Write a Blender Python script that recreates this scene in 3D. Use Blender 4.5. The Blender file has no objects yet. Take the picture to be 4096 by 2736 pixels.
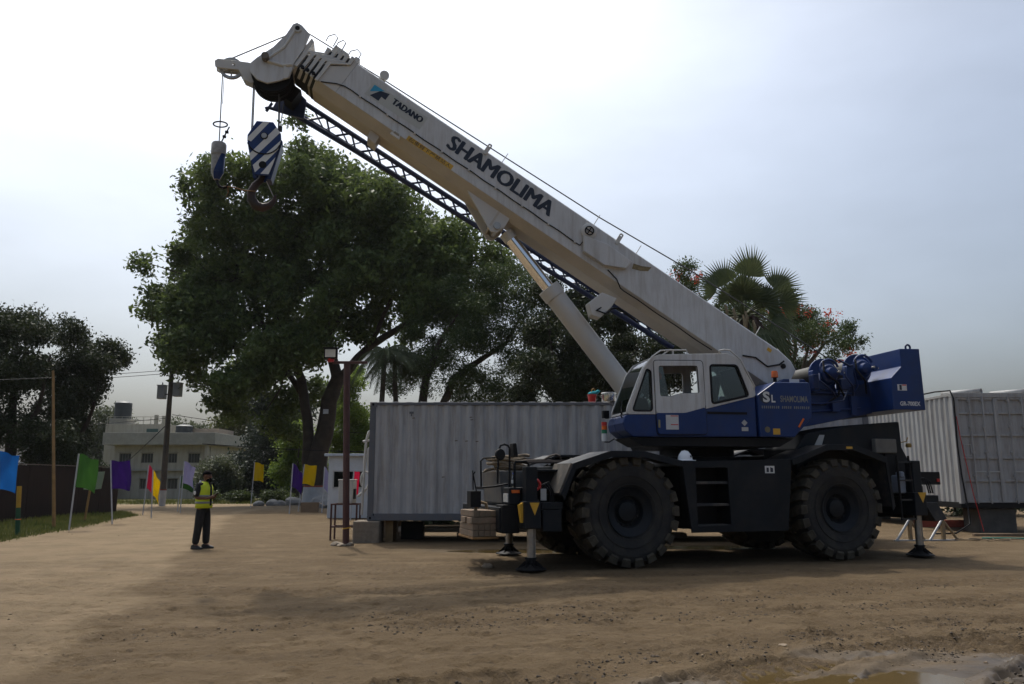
import bpy, bmesh, math, random
import numpy as np
from mathutils import Matrix, Vector

sc = bpy.context.scene
R = math.radians
# ---------------------------------------------------------------- camera
cam_d = bpy.data.cameras.new('camera')
cam_d.sensor_width = 36.0
cam_d.lens = 28.0
cam_d.clip_end = 5000
cam_d.clip_start = 0.1
cam = bpy.data.objects.new('camera', cam_d)
sc.collection.objects.link(cam)
cam.location = (0, 0, 1.5)
cam.rotation_euler = (R(90 + 9.67), 0, 0)
sc.camera = cam
# ---------------------------------------------------------------- sky and sun
SUN_EL, SUN_AZ = 61.0, -24.0          # azimuth from +Y, towards +X positive
world = bpy.data.worlds.new('World')
sc.world = world
world.use_nodes = True
wn, wl = world.node_tree.nodes, world.node_tree.links
wn.clear()
sky = wn.new('ShaderNodeTexSky')
sky.sky_type = 'NISHITA'
sky.sun_disc = False
sky.sun_elevation = R(SUN_EL)
sky.sun_rotation = R(SUN_AZ)
sky.altitude = 0
sky.air_density = 0.95
sky.dust_density = 8.0
sky.ozone_density = 4.5
hs = wn.new('ShaderNodeHueSaturation'); hs.inputs['Saturation'].default_value = 0.76
wl.new(sky.outputs[0], hs.inputs['Color'])
tc = wn.new('ShaderNodeTexCoord')
mp = wn.new('ShaderNodeMapping'); mp.inputs['Scale'].default_value = (1.0, 1.0, 2.6)
wl.new(tc.outputs['Generated'], mp.inputs['Vector'])
nz = wn.new('ShaderNodeTexNoise'); nz.inputs['Scale'].default_value = 2.1
nz.inputs['Detail'].default_value = 6; nz.inputs['Roughness'].default_value = 0.55
wl.new(mp.outputs[0], nz.inputs['Vector'])
rmp = wn.new('ShaderNodeMapRange')
rmp.inputs['From Min'].default_value = 0.35; rmp.inputs['From Max'].default_value = 0.7
rmp.inputs['To Min'].default_value = 0.94; rmp.inputs['To Max'].default_value = 1.12
wl.new(nz.outputs['Fac'], rmp.inputs['Value'])
mulc = wn.new('ShaderNodeVectorMath'); mulc.operation = 'SCALE'
tnt = wn.new('ShaderNodeMix'); tnt.data_type = 'RGBA'; tnt.blend_type = 'MULTIPLY'; tnt.inputs['Factor'].default_value = 1.0
tnt.inputs['B'].default_value = (0.955, 1.0, 1.0, 1)
wl.new(hs.outputs[0], tnt.inputs['A']); wl.new(tnt.outputs['Result'], mulc.inputs[0]); wl.new(rmp.outputs[0], mulc.inputs['Scale'])
bg = wn.new('ShaderNodeBackground'); bg.inputs['Strength'].default_value = 0.15
wl.new(mulc.outputs[0], bg.inputs['Color'])
wo = wn.new('ShaderNodeOutputWorld'); wl.new(bg.outputs[0], wo.inputs['Surface'])

sun_d = bpy.data.lights.new('sun', 'SUN')
sun_d.energy = 2.0
sun_d.angle = R(1.3)
sun_d.color = (1.0, 0.94, 0.84)
sun = bpy.data.objects.new('sun', sun_d)
sc.collection.objects.link(sun)
sdir = Vector((math.sin(R(SUN_AZ)) * math.cos(R(SUN_EL)), math.cos(R(SUN_AZ)) * math.cos(R(SUN_EL)), math.sin(R(SUN_EL))))
sun.rotation_euler = sdir.to_track_quat('Z', 'Y').to_euler()

vs = sc.view_settings
vs.view_transform = 'Standard'; vs.look = 'None'; vs.gamma = 1; vs.use_curve_mapping = False
vs.exposure = 0.18
sc.render.engine = 'CYCLES'
sc.cycles.use_denoising = True
sc.cycles.max_bounces = 6
sc.cycles.diffuse_bounces = 3
sc.cycles.transparent_max_bounces = 12
sc.cycles.caustics_reflective = False
sc.cycles.caustics_refractive = False
sc.render.filter_size = 1.7
COL = sc.collection
random.seed(7)
rng = np.random.default_rng(11)

# ---------------------------------------------------------------- materials
MATS = {}
def mat(name, col, rough=0.6, metal=0.0, var=0.18, scale=3.0, bump=0.0, bscale=30.0, dirt=None, damt=0.0, dscale=2.0, spec=0.4, streak=False, coat=0.0):
    if name in MATS: return MATS[name]
    m = bpy.data.materials.new(name); m.use_nodes = True
    n, l = m.node_tree.nodes, m.node_tree.links
    b = n['Principled BSDF']
    b.inputs['Roughness'].default_value = rough; b.inputs['Metallic'].default_value = metal
    b.inputs['Specular IOR Level'].default_value = spec
    b.inputs['Coat Weight'].default_value = coat
    t = n.new('ShaderNodeTexCoord')
    no = n.new('ShaderNodeTexNoise'); no.inputs['Scale'].default_value = scale; no.inputs['Detail'].default_value = 7
    no.inputs['Roughness'].default_value = 0.62
    l.new(t.outputs['Object'], no.inputs['Vector'])
    mx = n.new('ShaderNodeMix'); mx.data_type = 'RGBA'
    mx.inputs['A'].default_value = tuple(c * (1 - var) for c in col) + (1,)
    mx.inputs['B'].default_value = tuple(min(1, c * (1 + var)) for c in col) + (1,)
    mr = n.new('ShaderNodeMapRange'); mr.inputs['From Min'].default_value = 0.3; mr.inputs['From Max'].default_value = 0.7
    l.new(no.outputs['Fac'], mr.inputs['Value']); l.new(mr.outputs[0], mx.inputs['Factor'])
    out = mx.outputs['Result']
    if dirt:
        n2 = n.new('ShaderNodeTexNoise'); n2.inputs['Scale'].default_value = dscale; n2.inputs['Detail'].default_value = 9
        n2.inputs['Roughness'].default_value = 0.7
        if streak:
            mp2 = n.new('ShaderNodeMapping'); mp2.inputs['Scale'].default_value = (6, 6, 0.6)
            l.new(t.outputs['Object'], mp2.inputs['Vector']); l.new(mp2.outputs[0], n2.inputs['Vector'])
        else:
            l.new(t.outputs['Object'], n2.inputs['Vector'])
        r2 = n.new('ShaderNodeMapRange'); r2.inputs['From Min'].default_value = 0.45; r2.inputs['From Max'].default_value = 0.75
        r2.inputs['To Max'].default_value = damt
        l.new(n2.outputs['Fac'], r2.inputs['Value'])
        m2 = n.new('ShaderNodeMix'); m2.data_type = 'RGBA'
        l.new(out, m2.inputs['A']); m2.inputs['B'].default_value = tuple(dirt) + (1,)
        l.new(r2.outputs[0], m2.inputs['Factor'])
        out = m2.outputs['Result']
    l.new(out, b.inputs['Base Color'])
    rr = n.new('ShaderNodeMapRange'); rr.inputs['To Min'].default_value = max(0.02, rough - 0.1); rr.inputs['To Max'].default_value = min(1, rough + 0.1)
    l.new(no.outputs['Fac'], rr.inputs['Value']); l.new(rr.outputs[0], b.inputs['Roughness'])
    if bump:
        n3 = n.new('ShaderNodeTexNoise'); n3.inputs['Scale'].default_value = bscale; n3.inputs['Detail'].default_value = 5
        l.new(t.outputs['Object'], n3.inputs['Vector'])
        bp = n.new('ShaderNodeBump'); bp.inputs['Strength'].default_value = bump; bp.inputs['Distance'].default_value = 0.02
        l.new(n3.outputs['Fac'], bp.inputs['Height']); l.new(bp.outputs[0], b.inputs['Normal'])
    MATS[name] = m
    return m

def leaf_mat(name, c1, c2, trans=0.3, flower=None):
    if name in MATS: return MATS[name]
    m = bpy.data.materials.new(name); m.use_nodes = True
    n, l = m.node_tree.nodes, m.node_tree.links
    n.clear()
    o = n.new('ShaderNodeOutputMaterial')
    t = n.new('ShaderNodeTexCoord')
    no = n.new('ShaderNodeTexNoise'); no.inputs['Scale'].default_value = 0.8; no.inputs['Detail'].default_value = 7
    no.inputs['Roughness'].default_value = 0.75
    l.new(t.outputs['Object'], no.inputs['Vector'])
    mr = n.new('ShaderNodeMapRange'); mr.inputs['From Min'].default_value = 0.36; mr.inputs['From Max'].default_value = 0.64
    l.new(no.outputs['Fac'], mr.inputs['Value'])
    mx = n.new('ShaderNodeMix'); mx.data_type = 'RGBA'
    mx.inputs['A'].default_value = tuple(c1) + (1,); mx.inputs['B'].default_value = tuple(c2) + (1,)
    l.new(mr.outputs[0], mx.inputs['Factor'])
    d = n.new('ShaderNodeBsdfPrincipled'); d.inputs['Roughness'].default_value = 0.55; d.inputs['Specular IOR Level'].default_value = 0.25
    tr = n.new('ShaderNodeBsdfTranslucent')
    l.new(mx.outputs['Result'], d.inputs['Base Color'])
    hb = n.new('ShaderNodeHueSaturation'); hb.inputs['Value'].default_value = 1.5; hb.inputs['Hue'].default_value = 0.485
    l.new(mx.outputs['Result'], hb.inputs['Color']); l.new(hb.outputs[0], tr.inputs['Color'])
    ms = n.new('ShaderNodeMixShader'); ms.inputs['Fac'].default_value = trans
    l.new(d.outputs[0], ms.inputs[1]); l.new(tr.outputs[0], ms.inputs[2]); l.new(ms.outputs[0], o.inputs['Surface'])
    MATS[name] = m
    return m

def glass_mat(name, tint, glossy=0.12, rough=0.02):
    if name in MATS: return MATS[name]
    m = bpy.data.materials.new(name); m.use_nodes = True
    n, l = m.node_tree.nodes, m.node_tree.links
    n.clear()
    o = n.new('ShaderNodeOutputMaterial')
    a = n.new('ShaderNodeBsdfTransparent'); a.inputs['Color'].default_value = tuple(tint) + (1,)
    g = n.new('ShaderNodeBsdfGlossy'); g.inputs['Roughness'].default_value = rough
    f = n.new('ShaderNodeFresnel'); f.inputs['IOR'].default_value = 1.5
    ad = n.new('ShaderNodeMath'); ad.operation = 'ADD'; ad.inputs[1].default_value = glossy; ad.use_clamp = True
    l.new(f.outputs[0], ad.inputs[0])
    ms = n.new('ShaderNodeMixShader')
    l.new(ad.outputs[0], ms.inputs['Fac']); l.new(a.outputs[0], ms.inputs[1]); l.new(g.outputs[0], ms.inputs[2])
    l.new(ms.outputs[0], o.inputs['Surface'])
    MATS[name] = m
    return m

DUST = (0.24, 0.18, 0.12)
WHITE = mat('white_paint', (0.53, 0.53, 0.52), 0.45, var=0.06, dirt=(0.27, 0.22, 0.17), damt=0.6, dscale=1.7, coat=0.08, streak=True)
WHITE2 = mat('off_white_paint', (0.52, 0.51, 0.48), 0.42, var=0.06, dirt=(0.4, 0.33, 0.25), damt=0.35, dscale=3)
BLUE = mat('blue_paint', (0.008, 0.03, 0.125), 0.38, var=0.15, scale=2, dirt=(0.03, 0.035, 0.05), damt=0.45, dscale=2.5, coat=0.06, spec=0.3)
BLUED = mat('dark_blue_paint', (0.007, 0.018, 0.07), 0.4, var=0.2, scale=3, dirt=(0.05, 0.05, 0.05), damt=0.4)
NAVY = mat('carrier_paint', (0.0075, 0.01, 0.0135), 0.5, var=0.25, scale=2, dirt=(0.05, 0.041, 0.03), damt=0.3, dscale=2.2, spec=0.2)
NAVYD = mat('dusty_carrier_paint', (0.018, 0.02, 0.024), 0.55, var=0.25, scale=3, dirt=(0.15, 0.12, 0.085), damt=0.6, dscale=3)
BLACK = mat('black_steel', (0.007, 0.007, 0.008), 0.6, var=0.3, dirt=(0.035, 0.03, 0.024), damt=0.35, spec=0.2)
RUBBER = mat('tyre_rubber', (0.026, 0.025, 0.024), 0.75, var=0.25, scale=4, dirt=(0.10, 0.084, 0.06), damt=0.5, dscale=2.5, bump=0.25, bscale=22, spec=0.25)
LUGS = mat('dusty_tread', (0.072, 0.061, 0.044), 0.88, var=0.35, scale=5, dirt=(0.022, 0.02, 0.018), damt=0.85, dscale=3.5, bump=0.35, bscale=26, spec=0.2)
CHROME = mat('chrome_rod', (0.75, 0.76, 0.78), 0.14, 1.0, var=0.05)
STEEL = mat('worn_steel', (0.34, 0.32, 0.29), 0.38, 0.8, var=0.2, scale=6)
ROPE = mat('wire_rope', (0.045, 0.043, 0.042), 0.5, 0.4, var=0.2, scale=20)
GREYP = mat('grey_panel', (0.4, 0.4, 0.385), 0.5, var=0.08)
YELLOW = mat('yellow_paint', (0.6, 0.33, 0.03), 0.5, var=0.1)
ORANGE = mat('orange_lens', (0.65, 0.13, 0.02), 0.25, var=0.06)
RED = mat('red_plastic', (0.5, 0.03, 0.025), 0.35, var=0.08)
INK = mat('dark_lettering', (0.014, 0.02, 0.035), 0.5, var=0.1)
INKW = mat('white_lettering', (0.6, 0.6, 0.58), 0.5, var=0.06)
CYAN = mat('cyan_mark', (0.03, 0.29, 0.47), 0.45, var=0.05)
GLASS = glass_mat('window_glass', (0.5, 0.57, 0.55), 0.06)
FABRIC = mat('dark_fabric', (0.018, 0.018, 0.02), 0.9, var=0.3)

# ---------------------------------------------------------------- mesh helpers
def props(o, label=None, cat=None, group=None, kind=None):
    if label: o['label'] = label
    if cat: o['category'] = cat
    if group: o['group'] = group
    if kind: o['kind'] = kind
    return o

def thing(name, label, cat, loc=(0, 0, 0), rz=0.0, group=None):
    o = bpy.data.objects.new(name, None); COL.objects.link(o)
    o.location = loc; o.rotation_euler = (0, 0, rz); o.empty_display_size = 0.2
    return props(o, label, cat, group)

def rnd(poly, r, n=4):
    out = []
    k = len(poly)
    for i in range(k):
        p = Vector(poly[i]); a = Vector(poly[i - 1]); b = Vector(poly[(i + 1) % k])
        d1 = a - p; d2 = b - p
        rr = min(r, d1.length * 0.45, d2.length * 0.45)
        s = p + d1.normalized() * rr; e = p + d2.normalized() * rr
        for j in range(n + 1):
            t = j / n
            q = s * (1 - t) ** 2 + p * 2 * t * (1 - t) + e * t * t
            out.append((q.x, q.y))
    return out

class MB:
    def __init__(s, M=None):
        s.v, s.f, s.M = [], [], (M.copy() if M else Matrix())
    def add(s, vs_, fs_):
        o = len(s.v)
        s.v += [tuple(s.M @ Vector(p)) for p in vs_]
        s.f += [tuple(i + o for i in f) for f in fs_]
        return s
    def box(s, x0, x1, y0, y1, z0, z1):
        return s.add([(x0, y0, z0), (x1, y0, z0), (x1, y1, z0), (x0, y1, z0), (x0, y0, z1), (x1, y0, z1), (x1, y1, z1), (x0, y1, z1)],
                     [(0, 3, 2, 1), (4, 5, 6, 7), (0, 1, 5, 4), (1, 2, 6, 5), (2, 3, 7, 6), (3, 0, 4, 7)])
    def prism(s, poly, a0, a1, axis='y'):
        n = len(poly)
        def P(p, a):
            return (p[0], a, p[1]) if axis == 'y' else ((p[0], p[1], a) if axis == 'z' else (a, p[0], p[1]))
        vs_ = [P(p, a0) for p in poly] + [P(p, a1) for p in poly]
        fs_ = [tuple(range(n)), tuple(range(2 * n - 1, n - 1, -1))] + [(i, (i + 1) % n, n + (i + 1) % n, n + i) for i in range(n)]
        return s.add(vs_, fs_)
    def cyl(s, p0, p1, r0, r1=None, n=16, caps=True):
        p0, p1 = Vector(p0), Vector(p1); r1 = r0 if r1 is None else r1
        d = (p1 - p0).normalized(); a = d.orthogonal().normalized(); b = d.cross(a)
        vs_ = []
        for p, r in ((p0, r0), (p1, r1)):
            for i in range(n):
                t = 2 * math.pi * i / n
                vs_.append(p + a * (r * math.cos(t)) + b * (r * math.sin(t)))
        fs_ = [(i, (i + 1) % n, n + (i + 1) % n, n + i) for i in range(n)]
        if caps: fs_ += [tuple(range(n - 1, -1, -1)), tuple(range(n, 2 * n))]
        return s.add(vs_, fs_)
    def tube(s, pts, r, n=8, closed=False):
        P = [Vector(p) for p in pts]; k = len(P)
        rs = r if isinstance(r, (list, tuple)) else [r] * k
        vs_, fs_ = [], []
        up = None
        for i in range(k):
            t = (P[(i + 1) % k] - P[i - 1]) if closed else (P[min(i + 1, k - 1)] - P[max(i - 1, 0)])
            t.normalize()
            if up is None: up = t.orthogonal().normalized()
            a = (up - t * up.dot(t))
            a = a.normalized() if a.length > 1e-6 else t.orthogonal().normalized()
            up = a; b = t.cross(a)
            for j in range(n):
                w = 2 * math.pi * j / n
                vs_.append(P[i] + a * (rs[i] * math.cos(w)) + b * (rs[i] * math.sin(w)))
        m = k if closed else k - 1
        for i in range(m):
            i2 = (i + 1) % k
            fs_ += [(i * n + j, i * n + (j + 1) % n, i2 * n + (j + 1) % n, i2 * n + j) for j in range(n)]
        if not closed: fs_ += [tuple(range(n - 1, -1, -1)), tuple(range((k - 1) * n, k * n))]
        return s.add(vs_, fs_)
    def lathe(s, prof, c, axis=(0, 0, 1), n=32, closed=False):
        c = Vector(c); d = Vector(axis).normalized(); a = d.orthogonal().normalized(); b = d.cross(a)
        k = len(prof); vs_, fs_ = [], []
        for i in range(n):
            t = 2 * math.pi * i / n; e = a * math.cos(t) + b * math.sin(t)
            vs_ += [c + d * h + e * r for r, h in prof]
        m = k if closed else k - 1
        for i in range(n):
            i2 = (i + 1) % n
            fs_ += [(i * k + j, i2 * k + j, i2 * k + (j + 1) % k, i * k + (j + 1) % k) for j in range(m)]
        return s.add(vs_, fs_)
    def strip(s, prof, y0, y1):
        n = len(prof)
        return s.add([(p[0], y0, p[1]) for p in prof] + [(p[0], y1, p[1]) for p in prof], [(i, i + 1, n + i + 1, n + i) for i in range(n - 1)])
    def plate(s, outer, holes, thick, M2, bev=0.0):
        cu = bpy.data.curves.new('t', 'CURVE'); cu.dimensions = '2D'; cu.fill_mode = 'BOTH'
        cu.extrude = thick / 2; cu.bevel_depth = bev
        for poly in [outer] + list(holes):
            sp = cu.splines.new('POLY'); sp.points.add(len(poly) - 1); sp.use_cyclic_u = True
            for p, q in zip(sp.points, poly): p.co = (q[0], q[1], 0, 1)
        ob = bpy.data.objects.new('t', cu)
        me = bpy.data.meshes.new_from_object(ob)
        s.add([M2 @ v.co for v in me.vertices], [tuple(p.vertices) for p in me.polygons])
        bpy.data.meshes.remove(me); bpy.data.objects.remove(ob); bpy.data.curves.remove(cu)
        return s
    def text(s, body, M2, w, h, bold=0.0, shear=0.0):
        cu = bpy.data.curves.new('t', 'FONT'); cu.body = body; cu.offset = bold; cu.shear = shear; cu.extrude = 0.0; cu.fill_mode = 'FRONT'
        cu.resolution_u = 3
        ob = bpy.data.objects.new('t', cu)
        me = bpy.data.meshes.new_from_object(ob)
        if len(me.vertices):
            co = np.array([v.co for v in me.vertices])
            lo, hi = co.min(0), co.max(0)
            sx, sy = w / max(1e-6, hi[0] - lo[0]), h / max(1e-6, hi[1] - lo[1])
            s.add([M2 @ Vector(((c[0] - lo[0]) * sx, (c[1] - lo[1]) * sy, 0)) for c in co], [tuple(p.vertices) for p in me.polygons])
        bpy.data.meshes.remove(me); bpy.data.objects.remove(ob); bpy.data.curves.remove(cu)
        return s
    def build(s, name, material, parent=None, bevel=0.0, smooth=None, seg=2, solid=0.0, recalc=True):
        me = bpy.data.meshes.new(name); me.from_pydata(s.v, [], s.f)
        if recalc:
            bm = bmesh.new(); bm.from_mesh(me)
            bmesh.ops.remove_doubles(bm, verts=bm.verts, dist=1e-5)
            bmesh.ops.recalc_face_normals(bm, faces=bm.faces); bm.to_mesh(me); bm.free()
        me.materials.append(material)
        if smooth is not None:
            me.shade_smooth(); me.set_sharp_from_angle(angle=R(smooth))
        o = bpy.data.objects.new(name, me); COL.objects.link(o)
        if parent: o.parent = parent
        if solid:
            md = o.modifiers.new('s', 'SOLIDIFY'); md.thickness = solid; md.offset = 0
        if bevel:
            md = o.modifiers.new('b', 'BEVEL'); md.width = bevel; md.segments = seg; md.limit_method = 'ANGLE'; md.angle_limit = R(35)
            md.harden_normals = False
        return o

def XZ(y):                            # a sheet in the x-z plane at depth y, facing -y
    return Matrix(((1, 0, 0, 0), (0, 0, -1, y), (0, 1, 0, 0), (0, 0, 0, 1)))

def arrays_mesh(name, co, quads, material, parent=None, smooth=False):
    me = bpy.data.meshes.new(name)
    co = np.asarray(co, np.float32); quads = np.asarray(quads, np.int32)
    k = quads.shape[1]
    me.vertices.add(len(co)); me.vertices.foreach_set('co', co.ravel())
    me.loops.add(quads.size); me.loops.foreach_set('vertex_index', quads.ravel())
    me.polygons.add(len(quads)); me.polygons.foreach_set('loop_start', np.arange(0, quads.size, k, dtype=np.int32))
    me.polygons.foreach_set('loop_total', np.full(len(quads), k, np.int32))
    me.update(calc_edges=True); me.validate()
    if smooth: me.shade_smooth()
    me.materials.append(material)
    o = bpy.data.objects.new(name, me); COL.objects.link(o)
    if parent: o.parent = parent
    return o

def copy_tree(o, parent=None):
    c = o.copy(); COL.objects.link(c); c.parent = parent
    for ch in list(o.children): copy_tree(ch, c)
    return c

# ---------------------------------------------------------------- noise
_P = np.random.default_rng(3).random((256, 256))
def vnoise(x, y):
    xi, yi = np.floor(x).astype(int), np.floor(y).astype(int)
    fx, fy = x - xi, y - yi
    fx = fx * fx * (3 - 2 * fx); fy = fy * fy * (3 - 2 * fy)
    g = lambda a, b: _P[a & 255, b & 255]
    return (g(xi, yi) * (1 - fx) + g(xi + 1, yi) * fx) * (1 - fy) + (g(xi, yi + 1) * (1 - fx) + g(xi + 1, yi + 1) * fx) * fy
def fbm(x, y, o=4):
    r, a, t = 0, 1, 0
    for i in range(o):
        r = r + a * vnoise(x + 17.3 * i, y + 9.1 * i); t += a; a *= 0.5; x = x * 2.03; y = y * 2.03
    return r / t
def sstep(a, b, x):
    t = np.clip((x - a) / (b - a), 0, 1); return t * t * (3 - 2 * t)

def gz(y):
    return 0.0 if y < 30 else -0.011 * (min(y, 110) - 30)
# ---------------------------------------------------------------- ground
def axis_pts(lo, hi, c0, c1, d, g):
    m = list(np.arange(c0, c1, d)); s = d; p = c1
    while p < hi: m.append(p); s *= g; p += s
    m.append(hi)
    q, s, p = [], d, c0 - d
    while p > lo: q.append(p); s *= g; p -= s
    q.append(lo)
    return np.array(q[::-1] + m)
gx = axis_pts(-900, 900, -5.0, 6.4, 0.035, 1.035)
gy = axis_pts(-60, 1500, 5.4, 10.5, 0.03, 1.022)
GX, GY = np.meshgrid(gx, gy)
base = -0.011 * np.clip(GY - 30, 0, 80)
near = np.exp(-np.clip(GY - 9, 0, None) / 14)
hgt = base + (fbm(GX * 0.22, GY * 0.22, 3) - 0.5) * 0.10 * sstep(3, 10, GY) + (fbm(GX * 1.4 + 3, GY * 1.4, 4) - 0.5) * 0.055 * near + (fbm(GX * 7, GY * 7, 3) - 0.5) * 0.02 * near
# keep it level under the crane and containers
flat = sstep(12.2, 13.6, GY) * (1 - sstep(24, 30, GY)) * sstep(-5.5, -4, GX)
hgt = hgt * (1 - flat) + (base + (fbm(GX * 3, GY * 3, 2) - 0.5) * 0.016) * flat
# tyre tracks, each a polyline over the mud
TRK = [([(-2.2, 5.6), (0.41, 6.55), (1.6, 7.45), (3.3, 8.35), (5.9, 9.3), (9, 10.2)], 0.27, 1.0),
       ([(0.6, 5.6), (1.35, 6.25), (2.0, 6.8), (3.1, 7.45), (5.2, 8.3), (9, 9.2)], 0.25, 1.15),
       ([(2.5, 5.9), (3.3, 6.75), (4.0, 7.25), (5.2, 7.95), (9, 9.0)], 0.30, 1.35),
       ([(3.3, 5.6), (4.0, 6.45), (4.9, 7.0), (8, 8.2)], 0.25, 1.2),
       ([(-1.6, 8.3), (0.2, 8.7), (2.3, 9.3), (4.9, 10.1), (9, 11.2)], 0.22, 0.55),
       ([(-4.0, 8.0), (-1.0, 9.2), (1.3, 9.9), (4.6, 11.2), (9, 12.6)], 0.2, 0.35)]
rt = random.Random(21)
for k in range(13):                   # faint older wheel marks, in pairs
    y0 = 7.6 + k * 0.62 + rt.uniform(-0.3, 0.3); sl = rt.uniform(-0.02, 0.22); cv = rt.uniform(-0.012, 0.02)
    for off in (0, rt.uniform(1.5, 2.1)):
        TRK.append(([(x, y0 + off + sl * x + cv * x * x) for x in (-9, -6, -3, 0, 3, 6, 9)], rt.uniform(0.14, 0.24), rt.uniform(0.14, 0.34)))
for k in range(5):                    # wheel marks along the road
    x0 = -5.2 - k * 0.9
    TRK.append(([(x0 + 1.6, 5), (x0, 9), (x0 - 2.2, 16), (x0 - 4.8, 24), (x0 - 7.5, 34)], 0.2, 0.16))
wetc = np.zeros_like(GX); trk = np.zeros_like(GX)
GX0, GY0, hgt0, wetc0, trk0 = GX, GY, hgt, wetc, trk
j1 = int(np.searchsorted(gy, 42)); i0, i1 = int(np.searchsorted(gx, -18)), int(np.searchsorted(gx, 11)); j0 = int(np.searchsorted(gy, 4.5))
GX, GY, hgt, wetc, trk = (a_[j0:j1, i0:i1] for a_ in (GX0, GY0, hgt0, wetc0, trk0))
NB, NC, NL = fbm(GX * 1.1, GY * 1.1, 3), fbm(GX * 19 + 5, GY * 19, 3) - 0.5, (fbm(GX * 3, GY * 3, 2) - .5) * 3
for pts, hw, amp in TRK:
    bd = np.full(GX.shape, 99.0); bs = np.zeros_like(GX); acc = 0
    for (x0, y0), (x1, y1) in zip(pts[:-1], pts[1:]):
        dx, dy = x1 - x0, y1 - y0; L = math.hypot(dx, dy)
        t = np.clip(((GX - x0) * dx + (GY - y0) * dy) / L ** 2, 0, 1)
        ex, ey = GX - x0 - t * dx, GY - y0 - t * dy
        d = np.hypot(ex, ey); sg = np.sign(dx * ey - dy * ex)
        m = d < np.abs(bd)
        bd = np.where(m, d * sg, bd); bs = np.where(m, acc + t * L, bs); acc += L
    a = np.abs(bd)
    inside = 1 - sstep(hw * 0.85, hw * 1.1, a)
    brk = sstep(0.36, 0.6, (NB + amp * 3.7) % 1.0)
    lug = np.tanh(3.0 * np.sin(2 * math.pi * (bs / 0.14 + a * 3.2) + NL))
    clod = NC
    hgt += amp * inside * (-0.026 + brk * (0.013 * lug + 0.075 * clod))
    edge = np.exp(-((a - hw * 1.12) / 0.055) ** 2)
    hgt += amp * edge * brk * (0.012 + 0.10 * np.clip(clod, 0, 1))
    trk[:] = np.maximum(trk, inside * (0.35 + 0.65 * brk * (lug > 0)) * min(1.0, 0.25 + amp * 0.8) * (0.4 + 0.6 * brk))
    if amp > 0.4: wetc[:] = np.maximum(wetc, np.exp(-(a / (hw * 2.2)) ** 2) * amp)
GX, GY, hgt, wetc, trk = GX0, GY0, hgt0, wetc0, trk0
# slick wet mud and the hollow that holds the foreground puddle
wet = sstep(0.42, 0.75, 1.2 - 0.9 * np.hypot((GX - 3.6) / 3.0, (GY - 6.1) / 1.75) + (fbm(GX * 0.9, GY * 1.6, 4) - 0.5) * 0.9)
pk = fbm(GX * 4.3 + 2, GY * 4.3, 4)
hgt = hgt - (0.028 * sstep(0.58, 0.74, pk) - 0.01 * sstep(0.4, 0.3, pk)) * near * (1 - flat) * (1 - 0.9 * wet)
hol = np.exp(-(np.hypot((GX - 2.72) / 0.95, (GY - 6.25) / 0.52)) ** 4)
hgt = hgt * (1 - 0.8 * wet * (1 - np.clip(wetc * 1.2, 0, 1))) - 0.065 * hol
hol2 = np.maximum(np.exp(-(np.hypot((GX - 0.4) / 1.9, (GY - 17.3) / 0.62)) ** 4), np.exp(-(np.hypot((GX - 4.2) / 1.9, (GY - 18.1) / 0.55)) ** 4))
hgt -= 0.05 * hol2
wet = np.clip(np.maximum(wet, 0.8 * hol2 ** 0.5), 0, 1)
hgt = np.where(GY < 0, 0, hgt)
# dry light road on the left, darker worked soil to its right
edge_x = np.interp(GY, [0, 6.9, 12.2, 18, 25.9, 36, 52, 80], [-3.0, -3.9, -5.4, -7.2, -9.3, -12.2, -14.0, -16])
road = 1 - sstep(-0.15, 0.25, GX - edge_x + (fbm(GX * 0.9, GY * 0.9, 4) - 0.5) * 0.9)
road = np.maximum(road, sstep(36, 46, GY) * (1 - sstep(54, 57, GY)) * 0.8)
grass = sstep(-0.4, 0.5, np.interp(GY, [0, 19.4, 23.4, 33.5, 40, 60], [-12.5, -12.4, -12.9, -15.6, -19.5, -30]) - GX + (fbm(GX * 1.3, GY * 1.3, 3) - 0.5) * 0.9)
grass = np.maximum(grass * (1 - sstep(36, 42, GY)), sstep(54.5, 57, GY + (fbm(GX * .5, GY * .5, 3) - .5) * 3) * 0.9)
ny, nx = GX.shape
co = np.stack([GX, GY, hgt], -1).reshape(-1, 3)
ii = np.arange(ny * nx).reshape(ny, nx)
quads = np.stack([ii[:-1, :-1], ii[:-1, 1:], ii[1:, 1:], ii[1:, :-1]], -1).reshape(-1, 4)

gm = bpy.data.materials.new('packed_earth'); gm.use_nodes = True
n, l = gm.node_tree.nodes, gm.node_tree.links
b = n['Principled BSDF']
tcg = n.new('ShaderNodeTexCoord')
def gnoise(scale, detail=8, rough=0.65, sy=1.0):
    q = n.new('ShaderNodeTexNoise'); q.inputs['Scale'].default_value = scale; q.inputs['Detail'].default_value = detail; q.inputs['Roughness'].default_value = rough
    m_ = n.new('ShaderNodeMapping'); m_.inputs['Scale'].default_value = (1, sy, 1)
    l.new(tcg.outputs['Object'], m_.inputs['Vector']); l.new(m_.outputs[0], q.inputs['Vector']); return q.outputs['Fac']
def gmix(a, b_, fac):
    q = n.new('ShaderNodeMix'); q.data_type = 'RGBA'
    for s_, v_ in (('A', a), ('B', b_)):
        if isinstance(v_, tuple): q.inputs[s_].default_value = v_ + (1,)
        else: l.new(v_, q.inputs[s_])
    if isinstance(fac, float): q.inputs['Factor'].default_value = fac
    else: l.new(fac, q.inputs['Factor'])
    return q.outputs['Result']
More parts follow.
